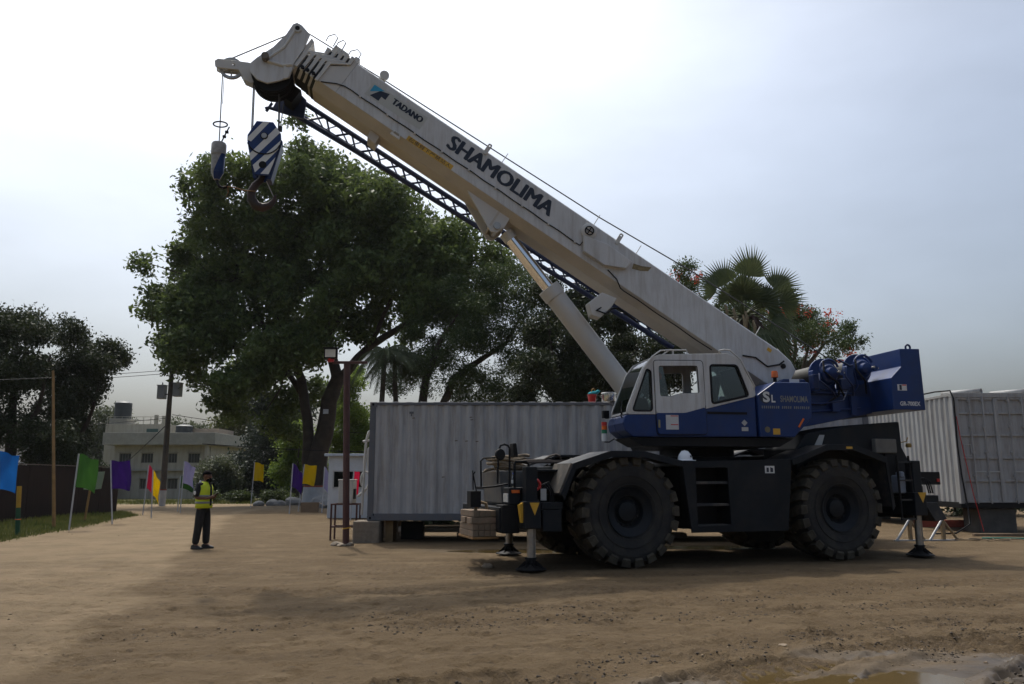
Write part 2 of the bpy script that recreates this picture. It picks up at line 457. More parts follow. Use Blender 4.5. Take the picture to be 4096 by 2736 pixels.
def grange(v_, a, b_, c=0.0, d=1.0):
    q = n.new('ShaderNodeMapRange'); q.interpolation_type = 'SMOOTHSTEP'
    q.inputs['From Min'].default_value = a; q.inputs['From Max'].default_value = b_; q.inputs['To Min'].default_value = c; q.inputs['To Max'].default_value = d
    l.new(v_, q.inputs['Value']); return q.outputs[0]
def gattr(nm):
    q = n.new('ShaderNodeAttribute'); q.attribute_name = nm; return q.outputs['Fac']
soil = gmix((0.128, 0.087, 0.045), (0.155, 0.107, 0.058), grange(gnoise(1.1, 10, 0.7, 1.5), 0.36, 0.66))
soil = gmix(soil, (0.06, 0.042, 0.026), grange(gnoise(5, 10, 0.8), 0.57, 0.7, 0, 0.6))
soil = gmix(soil, (0.05, 0.035, 0.022), grange(gnoise(19, 6, 0.75), 0.6, 0.68, 0, 0.7))
pit_shade = grange(gnoise(7.5, 4, 0.6), 0.62, 0.66, 0, 0.6)  # dark spots put the shade of small pock marks into the soil colour
soil = gmix(soil, (0.062, 0.043, 0.027), pit_shade)
soil = gmix(soil, (0.215, 0.153, 0.088), grange(gnoise(0.8, 11, 0.74, 1.6), 0.5, 0.64, 0, 0.6))
roadc = gmix((0.205, 0.148, 0.085), (0.255, 0.185, 0.11), grange(gnoise(0.9, 11, 0.75), 0.38, 0.62))
soil = gmix(soil, roadc, gattr('road'))
tf = n.new('ShaderNodeMath'); tf.operation = 'MULTIPLY'; tf.inputs[1].default_value = 0.6
l.new(gattr('track'), tf.inputs[0])
soil = gmix(soil, (0.075, 0.052, 0.031), tf.outputs[0])
grc = gmix((0.07, 0.085, 0.025), (0.16, 0.125, 0.06), grange(gnoise(2.2, 8, 0.7), 0.4, 0.62))
soil = gmix(soil, grc, gattr('grass'))
wetcol = gmix((0.05, 0.037, 0.024), (0.08, 0.06, 0.04), grange(gnoise(1.6, 8, 0.6, 1.8), 0.38, 0.6))
soil = gmix(soil, gmix(wetcol, (0.045, 0.033, 0.022), tf.outputs[0]), gattr('wet'))
l.new(soil, b.inputs['Base Color'])
rg = n.new('ShaderNodeMix'); rg.data_type = 'FLOAT'; rg.inputs['A'].default_value = 0.95
l.new(gattr('wet'), rg.inputs['Factor']); l.new(grange(gnoise(2.3, 6, 0.6, 2.0), 0.4, 0.62, 0.42, 0.7), rg.inputs['B'])
l.new(rg.outputs[0], b.inputs['Roughness'])
b.inputs['Specular IOR Level'].default_value = 0.22
hn = n.new('ShaderNodeMath'); hn.operation = 'ADD'
l.new(gnoise(6, 10, 0.72), hn.inputs[0])
h2 = n.new('ShaderNodeMath'); h2.operation = 'MULTIPLY'; h2.inputs[1].default_value = 0.6
l.new(gnoise(34, 6, 0.7), h2.inputs[0]); l.new(h2.outputs[0], hn.inputs[1])
bp = n.new('ShaderNodeBump'); bp.inputs['Distance'].default_value = 0.07
inv = n.new('ShaderNodeMapRange'); inv.inputs['To Min'].default_value = 1.0; inv.inputs['To Max'].default_value = 0.1
l.new(gattr('wet'), inv.inputs['Value']); l.new(inv.outputs[0], bp.inputs['Strength'])
l.new(hn.outputs[0], bp.inputs['Height']); l.new(bp.outputs[0], b.inputs['Normal'])
ground = arrays_mesh('ground', co, quads, gm, smooth=True)
props(ground, 'brown packed earth yard with tyre tracks and wet mud', kind='structure')
for nm, arr in (('wet', wet), ('road', road), ('grass', grass), ('track', trk)):
    at_ = ground.data.attributes.new(nm, 'FLOAT', 'POINT'); at_.data.foreach_set('value', np.asarray(arr, np.float32).ravel())
_gxy = (gx, gy, hgt)
def gh(x, y):
    i = min(max(int(np.searchsorted(gx, x)) - 1, 0), nx - 2); j = min(max(int(np.searchsorted(gy, y)) - 1, 0), ny - 2)
    fx = (x - gx[i]) / (gx[i + 1] - gx[i]); fy = (y - gy[j]) / (gy[j + 1] - gy[j])
    return float((hgt[j, i] * (1 - fx) + hgt[j, i + 1] * fx) * (1 - fy) + (hgt[j + 1, i] * (1 - fx) + hgt[j + 1, i + 1] * fx) * fy)

WATER = mat('muddy_water', (0.088, 0.06, 0.024), 0.1, var=0.15, scale=1.5, spec=0.38)
def puddle(name, label, cx, cy, rx, ry, z):
    pts = []
    for i in range(64):
        t = 2 * math.pi * i / 64
        r_ = 1 + 0.18 * math.sin(3 * t + cx) + 0.1 * math.sin(7 * t + cy)
        pts.append((cx + rx * r_ * math.cos(t), cy + ry * r_ * math.sin(t), z))
    o = MB().add(pts, [tuple(range(64))]).build(name, WATER)
    return props(o, label, kind='structure')
puddle('puddle_water', 'brown muddy puddle in the foreground ruts', 2.72, 6.25, 1.5, 0.8, gh(2.72, 6.25) + 0.034)
puddle('puddle_water', 'brown puddle beneath the front of the crane', 0.4, 17.3, 1.9, 0.62, gh(0.4, 17.3) + 0.032)
puddle('puddle_water', 'brown puddle between the far wheels of the crane', 4.2, 18.1, 1.9, 0.55, gh(4.2, 18.1) + 0.032)

# loose clods and pebbles: nobody could count them
CLOD = mat('clods', (0.17, 0.125, 0.078), 0.95, var=0.5, scale=1.7)
def clods(nn):
    V, F = [], []
    ico = [(0, 0, 1), (0.9, 0, 0.2), (-0.45, 0.8, 0.25), (-0.5, -0.75, 0.2), (0.3, 0.5, -0.6), (0.2, -0.5, -0.6)]
    tri = [(0, 1, 2), (0, 2, 3), (0, 3, 1), (1, 4, 2), (3, 2, 4), (3, 5, 1), (1, 5, 4), (3, 4, 5)]
    for k in range(nn):
        y = 5.6 + 26 * random.random() ** 1.7
        x = random.uniform(-0.7, 0.72) * y
        if 12.5 < y < 19 and -0.5 < x < 8.5: continue
        if fbm(np.array([x * 0.6]), np.array([y * 0.6]), 3)[0] < 0.47: continue
        r_ = 0.006 + 0.02 * random.random() ** 4
        z = gh(x, y); a = random.random() * 6.28
        o = len(V)
        for p in ico:
            sx, sy, sz = (random.uniform(0.6, 1.3) for _ in range(3))
            px, py = p[0] * sx * r_, p[1] * sy * r_
            V.append((x + px * math.cos(a) - py * math.sin(a), y + px * math.sin(a) + py * math.cos(a), z + p[2] * r_ * 0.7 * sz))
        F += [(i + o, j + o, k2 + o) for i, j, k2 in tri]
    return V, F
V, F = clods(6500)
props(arrays_mesh('earth_clods', V, F, CLOD), 'loose clods of earth and small pebbles strewn over the yard', 'earth clods', kind='stuff')

# churned clods thrown up along the fresh tracks
WETCLOD = mat('wet_clods', (0.055, 0.04, 0.026), 0.8, var=0.5, scale=2.0)
V, F = [], []
ico = [(0, 0, 1), (0.9, 0, 0.2), (-0.45, 0.8, 0.25), (-0.5, -0.75, 0.2), (0.3, 0.5, -0.6), (0.2, -0.5, -0.6)]
tri_ = [(0, 1, 2), (0, 2, 3), (0, 3, 1), (1, 4, 2), (3, 2, 4), (3, 5, 1), (1, 5, 4), (3, 4, 5)]
for k in range(8500):
    pts, hw, amp = TRK[min(5, int(random.random() ** 1.25 * 6))]
    i = random.randrange(len(pts) - 1); t = random.random()
    x = pts[i][0] + (pts[i + 1][0] - pts[i][0]) * t; y = pts[i][1] + (pts[i + 1][1] - pts[i][1]) * t
    y += random.choice((-1, 1)) * hw * random.gauss(0.9, 0.35) * (1 if random.random() < 0.75 else 0.3)
    if y < 5.5 or fbm(np.array([x * 1.3]), np.array([y * 1.3]), 3)[0] < 0.46: continue
    r_ = 0.005 + 0.019 * random.random() ** 3; z = gh(x, y); a = random.random() * 6.28; o = len(V)
    for p in ico:
        px, py = p[0] * r_ * random.uniform(0.7, 1.6), p[1] * r_ * random.uniform(0.6, 1.2)
        V.append((x + px * math.cos(a) - py * math.sin(a), y + px * math.sin(a) + py * math.cos(a), z + p[2] * r_ * 0.8 * random.uniform(0.6, 1.2)))
    F += [(i2 + o, j2 + o, k2 + o) for i2, j2, k2 in tri_]
props(arrays_mesh('mud_clods', V, F, WETCLOD), 'dark wet clods churned up along the tyre tracks', 'mud clods', kind='stuff')

# grass on the verge, by the fence and along the far roadside
GRASS = leaf_mat('grass_blades', (0.045, 0.07, 0.016), (0.12, 0.12, 0.035), 0.25)
V, F = [], []
def blade(x, y, h_):
    a = random.random() * 6.28; w = h_ * 0.1 + 0.006; ln = random.uniform(-0.5, 0.5) * h_
    z = gh(x, y); o = len(V)
    ca, sa = math.cos(a) * w, math.sin(a) * w
    V.extend([(x - ca, y - sa, z - 0.02), (x + ca, y + sa, z - 0.02), (x + ln * math.cos(a + 1), y + ln * math.sin(a + 1), z + h_)])
    F.append((o, o + 1, o + 2))
for k in range(22000):
    y = random.uniform(17, 38)
    ex = np.interp(y, [17, 19.4, 23.4, 33.5, 40], [-12.2, -12.2, -12.8, -15.5, -19.4])
    x = ex - random.random() ** 1.3 * 4.2
    blade(x + random.gauss(0, 0.12), y, random.uniform(0.03, 0.16) * (1.4 if ex - x > 1.5 else 0.8))
for k in range(7000):
    y = random.uniform(55.5, 66); x = random.uniform(-34, -9)
    blade(x, y, random.uniform(0.08, 0.3))
props(arrays_mesh('verge_grass', V, F, GRASS), 'low green grass on the roadside verge', 'grass', kind='stuff')
# ================================================================ the crane
crane = thing('mobile_crane', 'blue and white rough terrain crane on four big tyres with its boom raised', 'crane', (3.65, 15.92, 0), R(18))
SUP = Matrix.Rotation(R(-7), 4, 'Z')
_c, _s = math.cos(R(32.1)), math.sin(R(32.1))
BOOM = SUP @ Matrix(((-_c, 0, _s, 1.876), (0, -1, 0, 0), (_s, 0, _c, 3.619), (0, 0, 0, 1)))   # u along, l to the viewer's side, v up
def BT(u, v, l):                      # text sheet on the boom's side: x runs down the boom, y is up
    return Matrix(((-1, 0, 0, u), (0, 0, 1, l), (0, 1, 0, v), (0, 0, 0, 1)))
def part(mb, name, m, bevel=0.0, smooth=None, parent=None, label=None, **k):
    o = mb.build(name, m, parent or crane, bevel=bevel, smooth=smooth, **k)
    if label: o['label'] = label
    return o
C_ = lambda: MB()
S_ = lambda: MB(SUP)
B_ = lambda: MB(BOOM)

# ---- wheels
def wheel_parts(cx, cy, out):         # out = -1: outer face towards -y
    w = C_().cyl((cx, cy - 0.2, 0.93), (cx, cy + 0.2, 0.93), 0.16, n=16)
    wheel = part(w, 'wheel', BLACK)
    prof = [(0.405, -0.28), (0.45, -0.32), (0.56, -0.35), (0.70, -0.37), (0.80, -0.365), (0.845, -0.33), (0.855, -0.2), (0.86, 0), (0.855, 0.2), (0.845, 0.33), (0.80, 0.365), (0.70, 0.37), (0.56, 0.35), (0.45, 0.32), (0.405, 0.28)]
    part(MB().lathe(prof, (cx, cy, 0.93), (0, 1, 0), 64), 'tyre', RUBBER, smooth=40, parent=wheel)
    rings = MB()
    for rr in (0.46, 0.60, 0.735):
        rings.tube([(cx + rr * math.cos(2 * math.pi * i / 48), cy + out * 0.366, 0.93 + rr * math.sin(2 * math.pi * i / 48)) for i in range(48)], 0.008, 6, True)
    part(rings, 'sidewall_ring', RUBBER, smooth=60, parent=wheel)
    lug = MB(); N = 22
    for side in (-1, 1):
        for i in range(N):
            t0 = 2 * math.pi * (i + (0.25 if side > 0 else 0.0)) / N
            def q(rad, y, t): return (cx + rad * math.cos(t), cy + y, 0.93 + rad * math.sin(t))
            wd = 0.094; sw = 0.12                      # half width, sweep of the bar towards the centre
            vs_ = []
            for (y, tt) in ((side * 0.375, t0), (side * 0.22, t0 + 0.02), (side * 0.02, t0 + sw)):
                for s in (-1, 1):
                    for rad in (0.80, 0.932 - (0.02 if abs(y) > 0.3 else 0)):
                        vs_.append(q(rad, y, tt + s * wd * (1.0 if abs(y) > 0.1 else 0.75)))
            fs_ = []
            for k in (0, 4):
                a = k; b2 = k + 4
                fs_ += [(a + 1, b2 + 1, b2 + 3, a + 3), (a, a + 2, b2 + 2, b2), (a, b2, b2 + 1, a + 1), (a + 2, a + 3, b2 + 3, b2 + 2)]
            fs_ += [(0, 1, 3, 2), (8, 10, 11, 9)]
            o = len(lug.v); lug.add(vs_, fs_)
            vs2 = [q(0.80, side * 0.375, t0 - wd), q(0.80, side * 0.375, t0 + wd), q(0.912, side * 0.375, t0 - wd * 0.9), q(0.912, side * 0.375, t0 + wd * 0.9),
                   q(0.765, side * 0.36, t0 - wd * 0.8), q(0.765, side * 0.36, t0 + wd * 0.8), q(0.80, side * 0.40, t0 - wd * 0.9), q(0.80, side * 0.40, t0 + wd * 0.9)]
            lug.add(vs2, [(0, 1, 5, 4), (2, 3, 7, 6), (6, 7, 5, 4), (0, 4, 6, 2), (1, 3, 7, 5)])
    part(lug, 'tread', LUGS, parent=wheel)
    y = out
    rim = [(0.0, y * 0.18), (0.24, y * 0.18), (0.26, y * 0.16), (0.31, y * 0.16), (0.335, y * 0.19), (0.35, y * 0.26), (0.40, y * 0.275), (0.43, y * 0.285), (0.47, y * 0.30), (0.505, y * 0.325), (0.525, y * 0.335), (0.53, y * 0.30)]
    rim = [(r_ * 0.79, h_) for r_, h_ in rim]
    part(MB().lathe(rim, (cx, cy, 0.93), (0, 1, 0), 48), 'rim', NAVY, smooth=35, parent=wheel)
    hb = MB().lathe([(0, y * 0.235), (0.13, y * 0.23), (0.165, y * 0.22), (0.185, y * 0.19), (0.185, y * 0.17)], (cx, cy, 0.93), (0, 1, 0), 32)
    part(hb, 'hub', NAVY, smooth=35, parent=wheel)
    bl = MB()
    for i in range(16):
        t = 2 * math.pi * i / 16
        p = Vector((cx + 0.225 * math.cos(t), cy + y * 0.16, 0.93 + 0.225 * math.sin(t)))
        bl.cyl(p, p + Vector((0, y * 0.03, 0)), 0.016, n=6)
    part(bl, 'wheel_nuts', BLACK, parent=wheel)['kind'] = 'stuff'
for cx in (-2.22, 2.1):
    for cy, out in ((-1.19, -1), (1.19, 1)):
        wheel_parts(cx, cy, out)

# ---- carrier
part(C_().box(-3.95, 4.25, -0.5, 0.5, 0.72, 1.3), 'chassis', BLACK, 0.02)
for cx in (-2.22, 2.1):
    part(C_().cyl((cx, -1.0, 0.93), (cx, 1.0, 0.93), 0.13).lathe([(0, -0.3), (0.2, -0.26), (0.3, 0), (0.2, 0.26), (0, 0.3)], (cx, 0, 0.93), (0, 1, 0), 20), 'axle', BLACK, smooth=40)
part(C_().prism([(-1.3, 1.76), (-1.3, 1.70), (1.0, 1.70), (1.0, 1.82), (-1.25, 1.76)], -1.6, 1.6), 'deck', NAVYD, 0.01)
part(C_().box(-3.3, -1.2, -0.75, 0.75, 1.3, 1.70), 'front_deck', NAVY, 0.015)
lad = [(-1.0, 1.68), (-0.35, 1.68), (-0.32, 0.68), (-0.99, 0.67)]
for y, nm in ((-1.60, 'side_panel'), (1.60, 'side_panel')):
    part(C_().plate([(-1.25, 1.77), (-1.1, 0.57), (0.85, 0.57), (1.0, 1.83)], [rnd(lad, 0.03)] if y < 0 else [], 0.03, XZ(y), 0.004), nm, NAVY)
part(C_().prism([(-1.05, 1.70), (-1.0, 0.6), (0.82, 0.6), (0.95, 1.70)], -1.12, -0.5), 'tank', BLACK, 0.02)
part(C_().box(-0.3, 0.8, -1.58, -1.12, 0.6, 1.7), 'tool_locker', BLACK, 0.01)
ladder = part(C_().box(-1.04, -1.0, -1.575, -1.15, 0.62, 1.7), 'ladder', BLACK)
for z in (1.42, 1.04, 0.68):
    part(C_().box(-1.0, -0.33, -1.585, -1.35, z - 0.03, z + 0.015), 'rung', NAVYD, 0.006, parent=ladder)
part(C_().box(-1.1, 0.9, 0.5, 1.58, 0.6, 1.7), 'battery_box', BLACK, 0.02)
part(C_().box(0.42, 0.62, -1.622, -1.619, 1.58, 1.71), 'sticker', INKW)
part(C_().add([(0.45, -1.624, 1.6), (0.5, -1.624, 1.6), (0.5, -1.624, 1.68), (0.45, -1.624, 1.68), (0.53, -1.624, 1.6), (0.59, -1.624, 1.6), (0.59, -1.624, 1.67), (0.53, -1.624, 1.69)], [(0, 1, 2, 3), (4, 5, 6, 7)]), 'sticker_print', INK)

def fender(prof, nm, flip):
    for s in (-1, 1):
        y0, y1 = s * 1.64, s * 0.78
        f = part(C_().strip(prof, y0, y1), nm, NAVYD, 0, solid=0.035)
        lip = [(p[0], p[1] + 0.02) for p in prof] + [(p[0] + dx, p[1] - 0.09) for p, dx in zip(prof[::-1], flip[::-1])]
        part(C_().prism(lip, s * 1.655, s * 1.625), 'fender_lip', NAVY, 0.006, parent=f)
fender([(-3.52, 1.22), (-3.3, 1.72), (-2.62, 1.93), (-2.0, 1.93), (-1.26, 1.77)], 'fender', [0.05, 0.04, 0.01, 0, -0.01])
fender([(0.98, 1.81), (1.77, 2.09), (2.36, 2.1), (3.12, 1.87), (3.24, 0.96)], 'fender', [0.02, 0.01, 0, -0.03, -0.06])
part(C_().prism([(-3.56, 1.25), (-3.34, 1.74), (-3.26, 1.73), (-3.47, 1.25)], -1.62, -0.85), 'fender_front_plate', mat('dusty_top', (0.075, 0.068, 0.058), 0.8, var=0.3, dirt=DUST, damt=0.7, dscale=4), 0.006)
# engine hood at the rear
part(C_().prism([(1.5, 1.3), (1.52, 2.05), (1.79, 2.34), (2.79, 2.52), (4.04, 2.62), (4.06, 2.1), (4.2, 1.85), (4.2, 1.3)], -1.08, -0.05), 'engine_hood', NAVY, 0.025)
part(C_().box(1.6, 4.18, -0.04, 1.08, 1.3, 1.95), 'radiator_housing', BLACK, 0.02)
part(C_().box(3.3, 3.82, -1.2, -1.085, 1.98, 2.26), 'air_box', mat('dull_grey_box', (0.16, 0.15, 0.13), 0.7, var=0.2), 0.02)
part(C_().box(3.55, 3.85, -1.16, -1.09, 1.3, 1.98), 'radiator_side', BLACK, 0.01)
part(C_().add([(1.95, -1.084, 2.12), (2.12, -1.084, 2.12), (2.2, -1.084, 2.32), (2.08, -1.084, 2.32)], [(0, 1, 2, 3)]), 'hood_mark', GREYP)
part(C_().box(2.2, 2.34, -1.66, -1.657, 2.035, 2.075), 'yellow_sticker', YELLOW)
part(C_().tube([(4.06, -1.05, 2.2), (4.14, -1.12, 2.22), (4.16, -1.14, 2.3)], 0.012).lathe([(0.05, 0), (0.06, 0.03), (0.05, 0.08), (0, 0.09)], (4.16, -1.15, 2.1), (0, 0, 1), 16), 'horn', mat('brass', (0.3, 0.2, 0.07), 0.4, 0.6), smooth=40)
# outriggers
def jack(x, y, zt, zb, nm='outrigger'):
    j = part(C_().box(x - 0.10, x + 0.10, y - 0.10, y + 0.10, zb + 0.4, zt), nm, NAVY, 0.015)
    part(C_().box(x - 0.145, x + 0.145, y - 0.14, y + 0.14, zb, zb + 0.44), 'jack_box', NAVY, 0.015, parent=j)
    part(C_().cyl((x + 0.01, y, 0.15), (x + 0.01, y, zb + 0.02), 0.062, n=20), 'jack_rod', STEEL, smooth=40, parent=j)
    part(C_().tube([(x + 0.075, y - 0.03, 0.2), (x + 0.075, y - 0.03, zb)], 0.012), 'guide_pipe', STEEL, parent=j)
    pad = C_().lathe([(0, 0.03), (0.25, 0.028), (0.255, 0.045), (0.235, 0.055), (0.10, 0.10), (0.085, 0.115), (0.085, 0.19), (0.1, 0.195), (0.1, 0.225), (0, 0.225)], (x + 0.01, y, 0), (0, 0, 1), 28)
    for i in range(8):
        t = 2 * math.pi * i / 8
        pad.add([(x + .01 + 0.085 * math.cos(t), y + 0.085 * math.sin(t), 0.18), (x + .01 + 0.225 * math.cos(t), y + 0.225 * math.sin(t), 0.06), (x + .01 + 0.085 * math.cos(t), y + 0.085 * math.sin(t), 0.08)], [(0, 1, 2)])
    part(pad, 'outrigger_pad', BLACK, smooth=30, parent=j)
    return j
def tri_mark(x, y, z, w, h, parent):
    part(C_().add([(x - w / 2, y, z), (x + w / 2, y, z), (x + 0.005, y, z - h)], [(0, 1, 2)]), 'warning_triangle', YELLOW, parent=parent)
jf = jack(-3.99, -1.42, 1.68, 0.68); tri_mark(-3.96, -1.563, 1.10, 0.17, 0.205, jf)
part(C_().prism([(-4.2, 1.06), (-4.135, 1.10), (-4.10, 0.78), (-4.16, 0.78)], -1.50, -1.40), 'warning_plate', YELLOW, parent=jf)
jr = jack(3.95, -1.42, 1.83, 0.78); tri_mark(3.99, -1.563, 1.22, 0.2, 0.2, jr)
jack(-3.48, 1.34, 1.68, 0.68); jack(3.95, 1.30, 1.83, 0.78)
part(C_().box(-4.12, -3.86, -1.3, 1.2, 0.74, 1.06), 'outrigger_beam', NAVY, 0.015)
part(C_().box(-3.6, -3.36, -1.2, 1.28, 0.74, 1.06), 'outrigger_beam', NAVY, 0.015)
part(C_().box(3.82, 4.1, -1.3, 1.2, 0.8, 1.14), 'outrigger_beam', NAVY, 0.015)
part(C_().box(3.85, 4.34, -1.25, 1.25, 0.72, 1.35), 'rear_frame', BLACK, 0.02)
part(C_().box(-3.80, -3.47, -1.52, -1.2, 0.63, 0.98), 'side_locker', NAVY, 0.015)
part(C_().box(-3.82, -3.45, -1.53, -1.19, 0.985, 1.1), 'locker_lid', NAVY, 0.012)
part(C_().prism([(4.08, 1.03), (4.4, 1.03), (4.62, 0.70), (4.33, 0.66)], -1.5, -1.15), 'mud_flap', NAVYD, 0.01)
part(C_().box(4.02, 4.5, -1.45, -1.2, 1.03, 1.16), 'beam_cover', NAVY, 0.01)
# front frame, lamps, tray
part(C_().box(-4.45, -4.15, -1.2, 1.2, 0.62, 1.02), 'front_bumper', NAVY, 0.02)
part(C_().box(-4.42, -4.12, -1.28, -0.92, 0.6, 1.06), 'step_box', BLACK, 0.015)
hl = part(C_().box(-4.31, -4.1, -1.3, -0.98, 1.065, 1.34), 'lamp_box', NAVY, 0.015)
part(C_().box(-4.27, -4.13, -1.315, -1.297, 1.25, 1.30), 'turn_lamp', ORANGE, 0.005, parent=hl)
part(C_().box(-4.327, -4.312, -1.27, -1.02, 1.1, 1.24), 'headlamp', mat('lamp_glass', (0.5, 0.5, 0.48), 0.15), 0.005, parent=hl)
part(C_().box(-4.86, -4.42, -1.05, -0.1, 0.5, 0.535), 'front_tray', mat('rusty_yellow', (0.22, 0.12, 0.04), 0.8, var=0.4, dirt=(0.1, 0.05, 0.03), damt=0.8), 0.005)
part(C_().box(-4.75, -4.45, -0.9, -0.84, 0.535, 0.62).box(-4.6, -4.5, -0.6, 0.6, 0.56, 0.66), 'tray_bracket', BLACK)
part(C_().box(-4.2, -3.3, -1.2, 1.2, 1.28, 1.34), 'front_platform', BLACK, 0.01)
part(C_().prism([(-4.32, 1.62), (-4.26, 1.06), (-3.86, 1.06), (-3.86, 1.62)], -0.75, 0.35), 'storage_bin', mat('grey_bin', (0.09, 0.088, 0.082), 0.7, var=0.25, dirt=DUST, damt=0.5), 0.02)
part(C_().box(-3.86, -3.3, -1.05, 1.05, 1.34, 1.62), 'winch_housing', BLACK, 0.02)
part(C_().box(-3.9, -3.2, -1.15, -1.05, 1.6, 1.64), 'platform_rail', NAVY, 0.008)
part(C_().tube([(-4.2, -1.25, 1.34), (-4.2, -1.25, 1.72), (-4.18, -1.25, 1.76), (-4.0, -1.25, 1.77), (-3.95, -1.25, 1.73), (-3.95, -1.25, 1.4)], 0.022), 'grab_rail', BLACK, smooth=60)
part(C_().tube([(-4.76, -1.2, 1.35), (-4.77, -1.2, 1.77), (-4.72, -1.2, 1.82), (-4.52, -1.2, 1.83)], 0.016).tube([(-4.74, -1.2, 1.34), (-4.5, -1.2, 1.36), (-4.3, -1.2, 1.4)], 0.016), 'guard_hoop', BLACK, smooth=60)
mir = part(C_().tube([(-4.27, -1.2, 1.34), (-4.27, -1.2, 1.98), (-4.30, -1.2, 2.03), (-4.36, -1.2, 2.05), (-4.43, -1.2, 2.03), (-4.46, -1.2, 1.95), (-4.47, -1.2, 1.84), (-4.48, -1.2, 1.4)], 0.018), 'mirror_arm', BLACK, smooth=60)
part(C_().lathe([(0, -0.03), (0.085, -0.025), (0.1, 0.0), (0.09, 0.03), (0, 0.04)], (-4.45, -1.23, 1.88), (0.35, -1, 0.05), 24), 'mirror', BLACK, smooth=50, parent=mir)
part(C_().prism(rnd([(-4.23, 1.84), (-4.15, 1.84), (-4.18, 2.07), (-4.24, 2.07)], 0.02), -1.3, -1.1), 'mirror', BLACK, 0.01, parent=mir)
part(C_().tube([(-4.7, -0.9, 1.0), (-4.78, -0.92, 1.35), (-4.82, -0.92, 1.55), (-4.79, -0.92, 1.6)], 0.012).tube([(-4.82, -0.92, 1.3), (-4.83, -0.92, 1.62)], 0.01).box(-4.88, -4.7, -0.98, -0.75, 1.02, 1.28), 'front_lamp_bracket', BLACK)
for k in range(3):
    part(C_().tube([(-3.86 + 0.05 * k, -1.3, 1.2), (-3.82 + 0.05 * k, -1.34, 1.36 + .02 * k), (-3.72 + 0.04 * k, -1.36, 1.39 + .02 * k), (-3.63 + 0.03 * k, -1.38, 1.28), (-3.6 + 0.03 * k, -1.38, 1.08)], 0.014), 'hydraulic_hose', BLACK, smooth=60)
for k in range(3):
    part(C_().tube([(4.1 + 0.05 * k, -1.3, 1.4), (4.2 + 0.05 * k, -1.32, 1.5), (4.33 + 0.05 * k, -1.34, 1.42), (4.38 + 0.05 * k, -1.34, 1.2)], 0.014), 'hydraulic_hose', BLACK, smooth=60)
part(C_().box(-3.80, -3.70, -1.42, -1.405, 1.13, 1.32), 'data_plate', GREYP, parent=jf)
part(C_().tube([(-3.9, -1.37, 1.44), (-3.84, -1.38, 1.46), (-3.8, -1.38, 1.41), (-3.8, -1.38, 1.34), (-3.86, -1.37, 1.3)], 0.025), 'red_shackle', RED, smooth=60)
# rear ladder and lamps
rl = part(C_().tube([(3.54, -1.48, 0.7), (3.52, -1.48, 1.92)], 0.022).tube([(3.87, -1.48, 0.7), (3.8, -1.48, 1.92)], 0.022), 'rear_ladder', BLACK, smooth=60)
for z in (0.72, 1.08, 1.45, 1.8):
    part(C_().box(3.53, 3.86, -1.5, -1.46, z - 0.015, z + 0.015), 'rung', NAVYD, parent=rl)
tl = part(C_().box(4.35, 5.1, -0.95, -0.75, 1.36, 1.62).box(4.2, 4.36, -0.9, 0.9, 1.3, 1.5), 'tail_lamp_box', BLACK, 0.01)
part(C_().box(5.0, 5.07, -0.965, -0.945, 1.42, 1.48), 'tail_lamp', RED, 0.004, parent=tl)
part(C_().box(3.6, 3.78, -1.4, -1.2, 1.2, 1.55).box(3.62, 3.72, -1.45, -1.3, 1.5, 1.62), 'filter_canister', mat('pale_can', (0.22, 0.25, 0.3), 0.5), 0.03)

# ---- superstructure
part(S_().lathe([(0, 1.72), (0.85, 1.72), (0.85, 1.88), (0.72, 1.9), (0.72, 2.08), (0, 2.08)], (0, 0, 0), (0, 0, 1), 40), 'slewing_ring', BLACK, smooth=35)
part(S_().prism([(-1.86, 2.2), (-1.6, 2.06), (1.05, 2.06), (1.35, 2.22), (-1.86, 2.21)], -1.34, -0.52), 'cab_floor_pan', BLACK, 0.015)
part(S_().prism([(-1.0, 2.21), (-0.9, 2.05), (1.05, 2.05), (1.4, 2.22), (1.4, 2.23), (-1.0, 2.23)], -0.51, 1.2), 'turntable', BLACK, 0.015)
part(S_().prism([(0.62, 2.235), (1.31, 2.235), (1.69, 2.6), (1.70, 3.1), (1.67, 3.26), (0.97, 3.25), (0.6, 3.0)], -1.44, -0.72), 'side_cover', BLUE, 0.02)
for s in (-1, 1):
    part(S_().prism([(0.3, 2.235), (2.1, 2.5), (3.5, 2.77), (3.5, 3.12), (2.3, 3.12), (2.05, 3.42), (1.6, 3.42), (0.9, 2.9), (0.2, 2.7)], s * 0.66, s * 0.5), 'turntable_frame', BLUE, 0.015)
part(S_().prism([(0.3, 2.24), (1.35, 2.24), (1.65, 2.6), (1.65, 3.2), (0.9, 3.2)], 0.7, 1.3), 'far_side_cover', BLUE, 0.02)
part(S_().box(1.7, 3.48, -0.49, 0.49, 2.72, 2.85), 'frame_floor', BLUED)
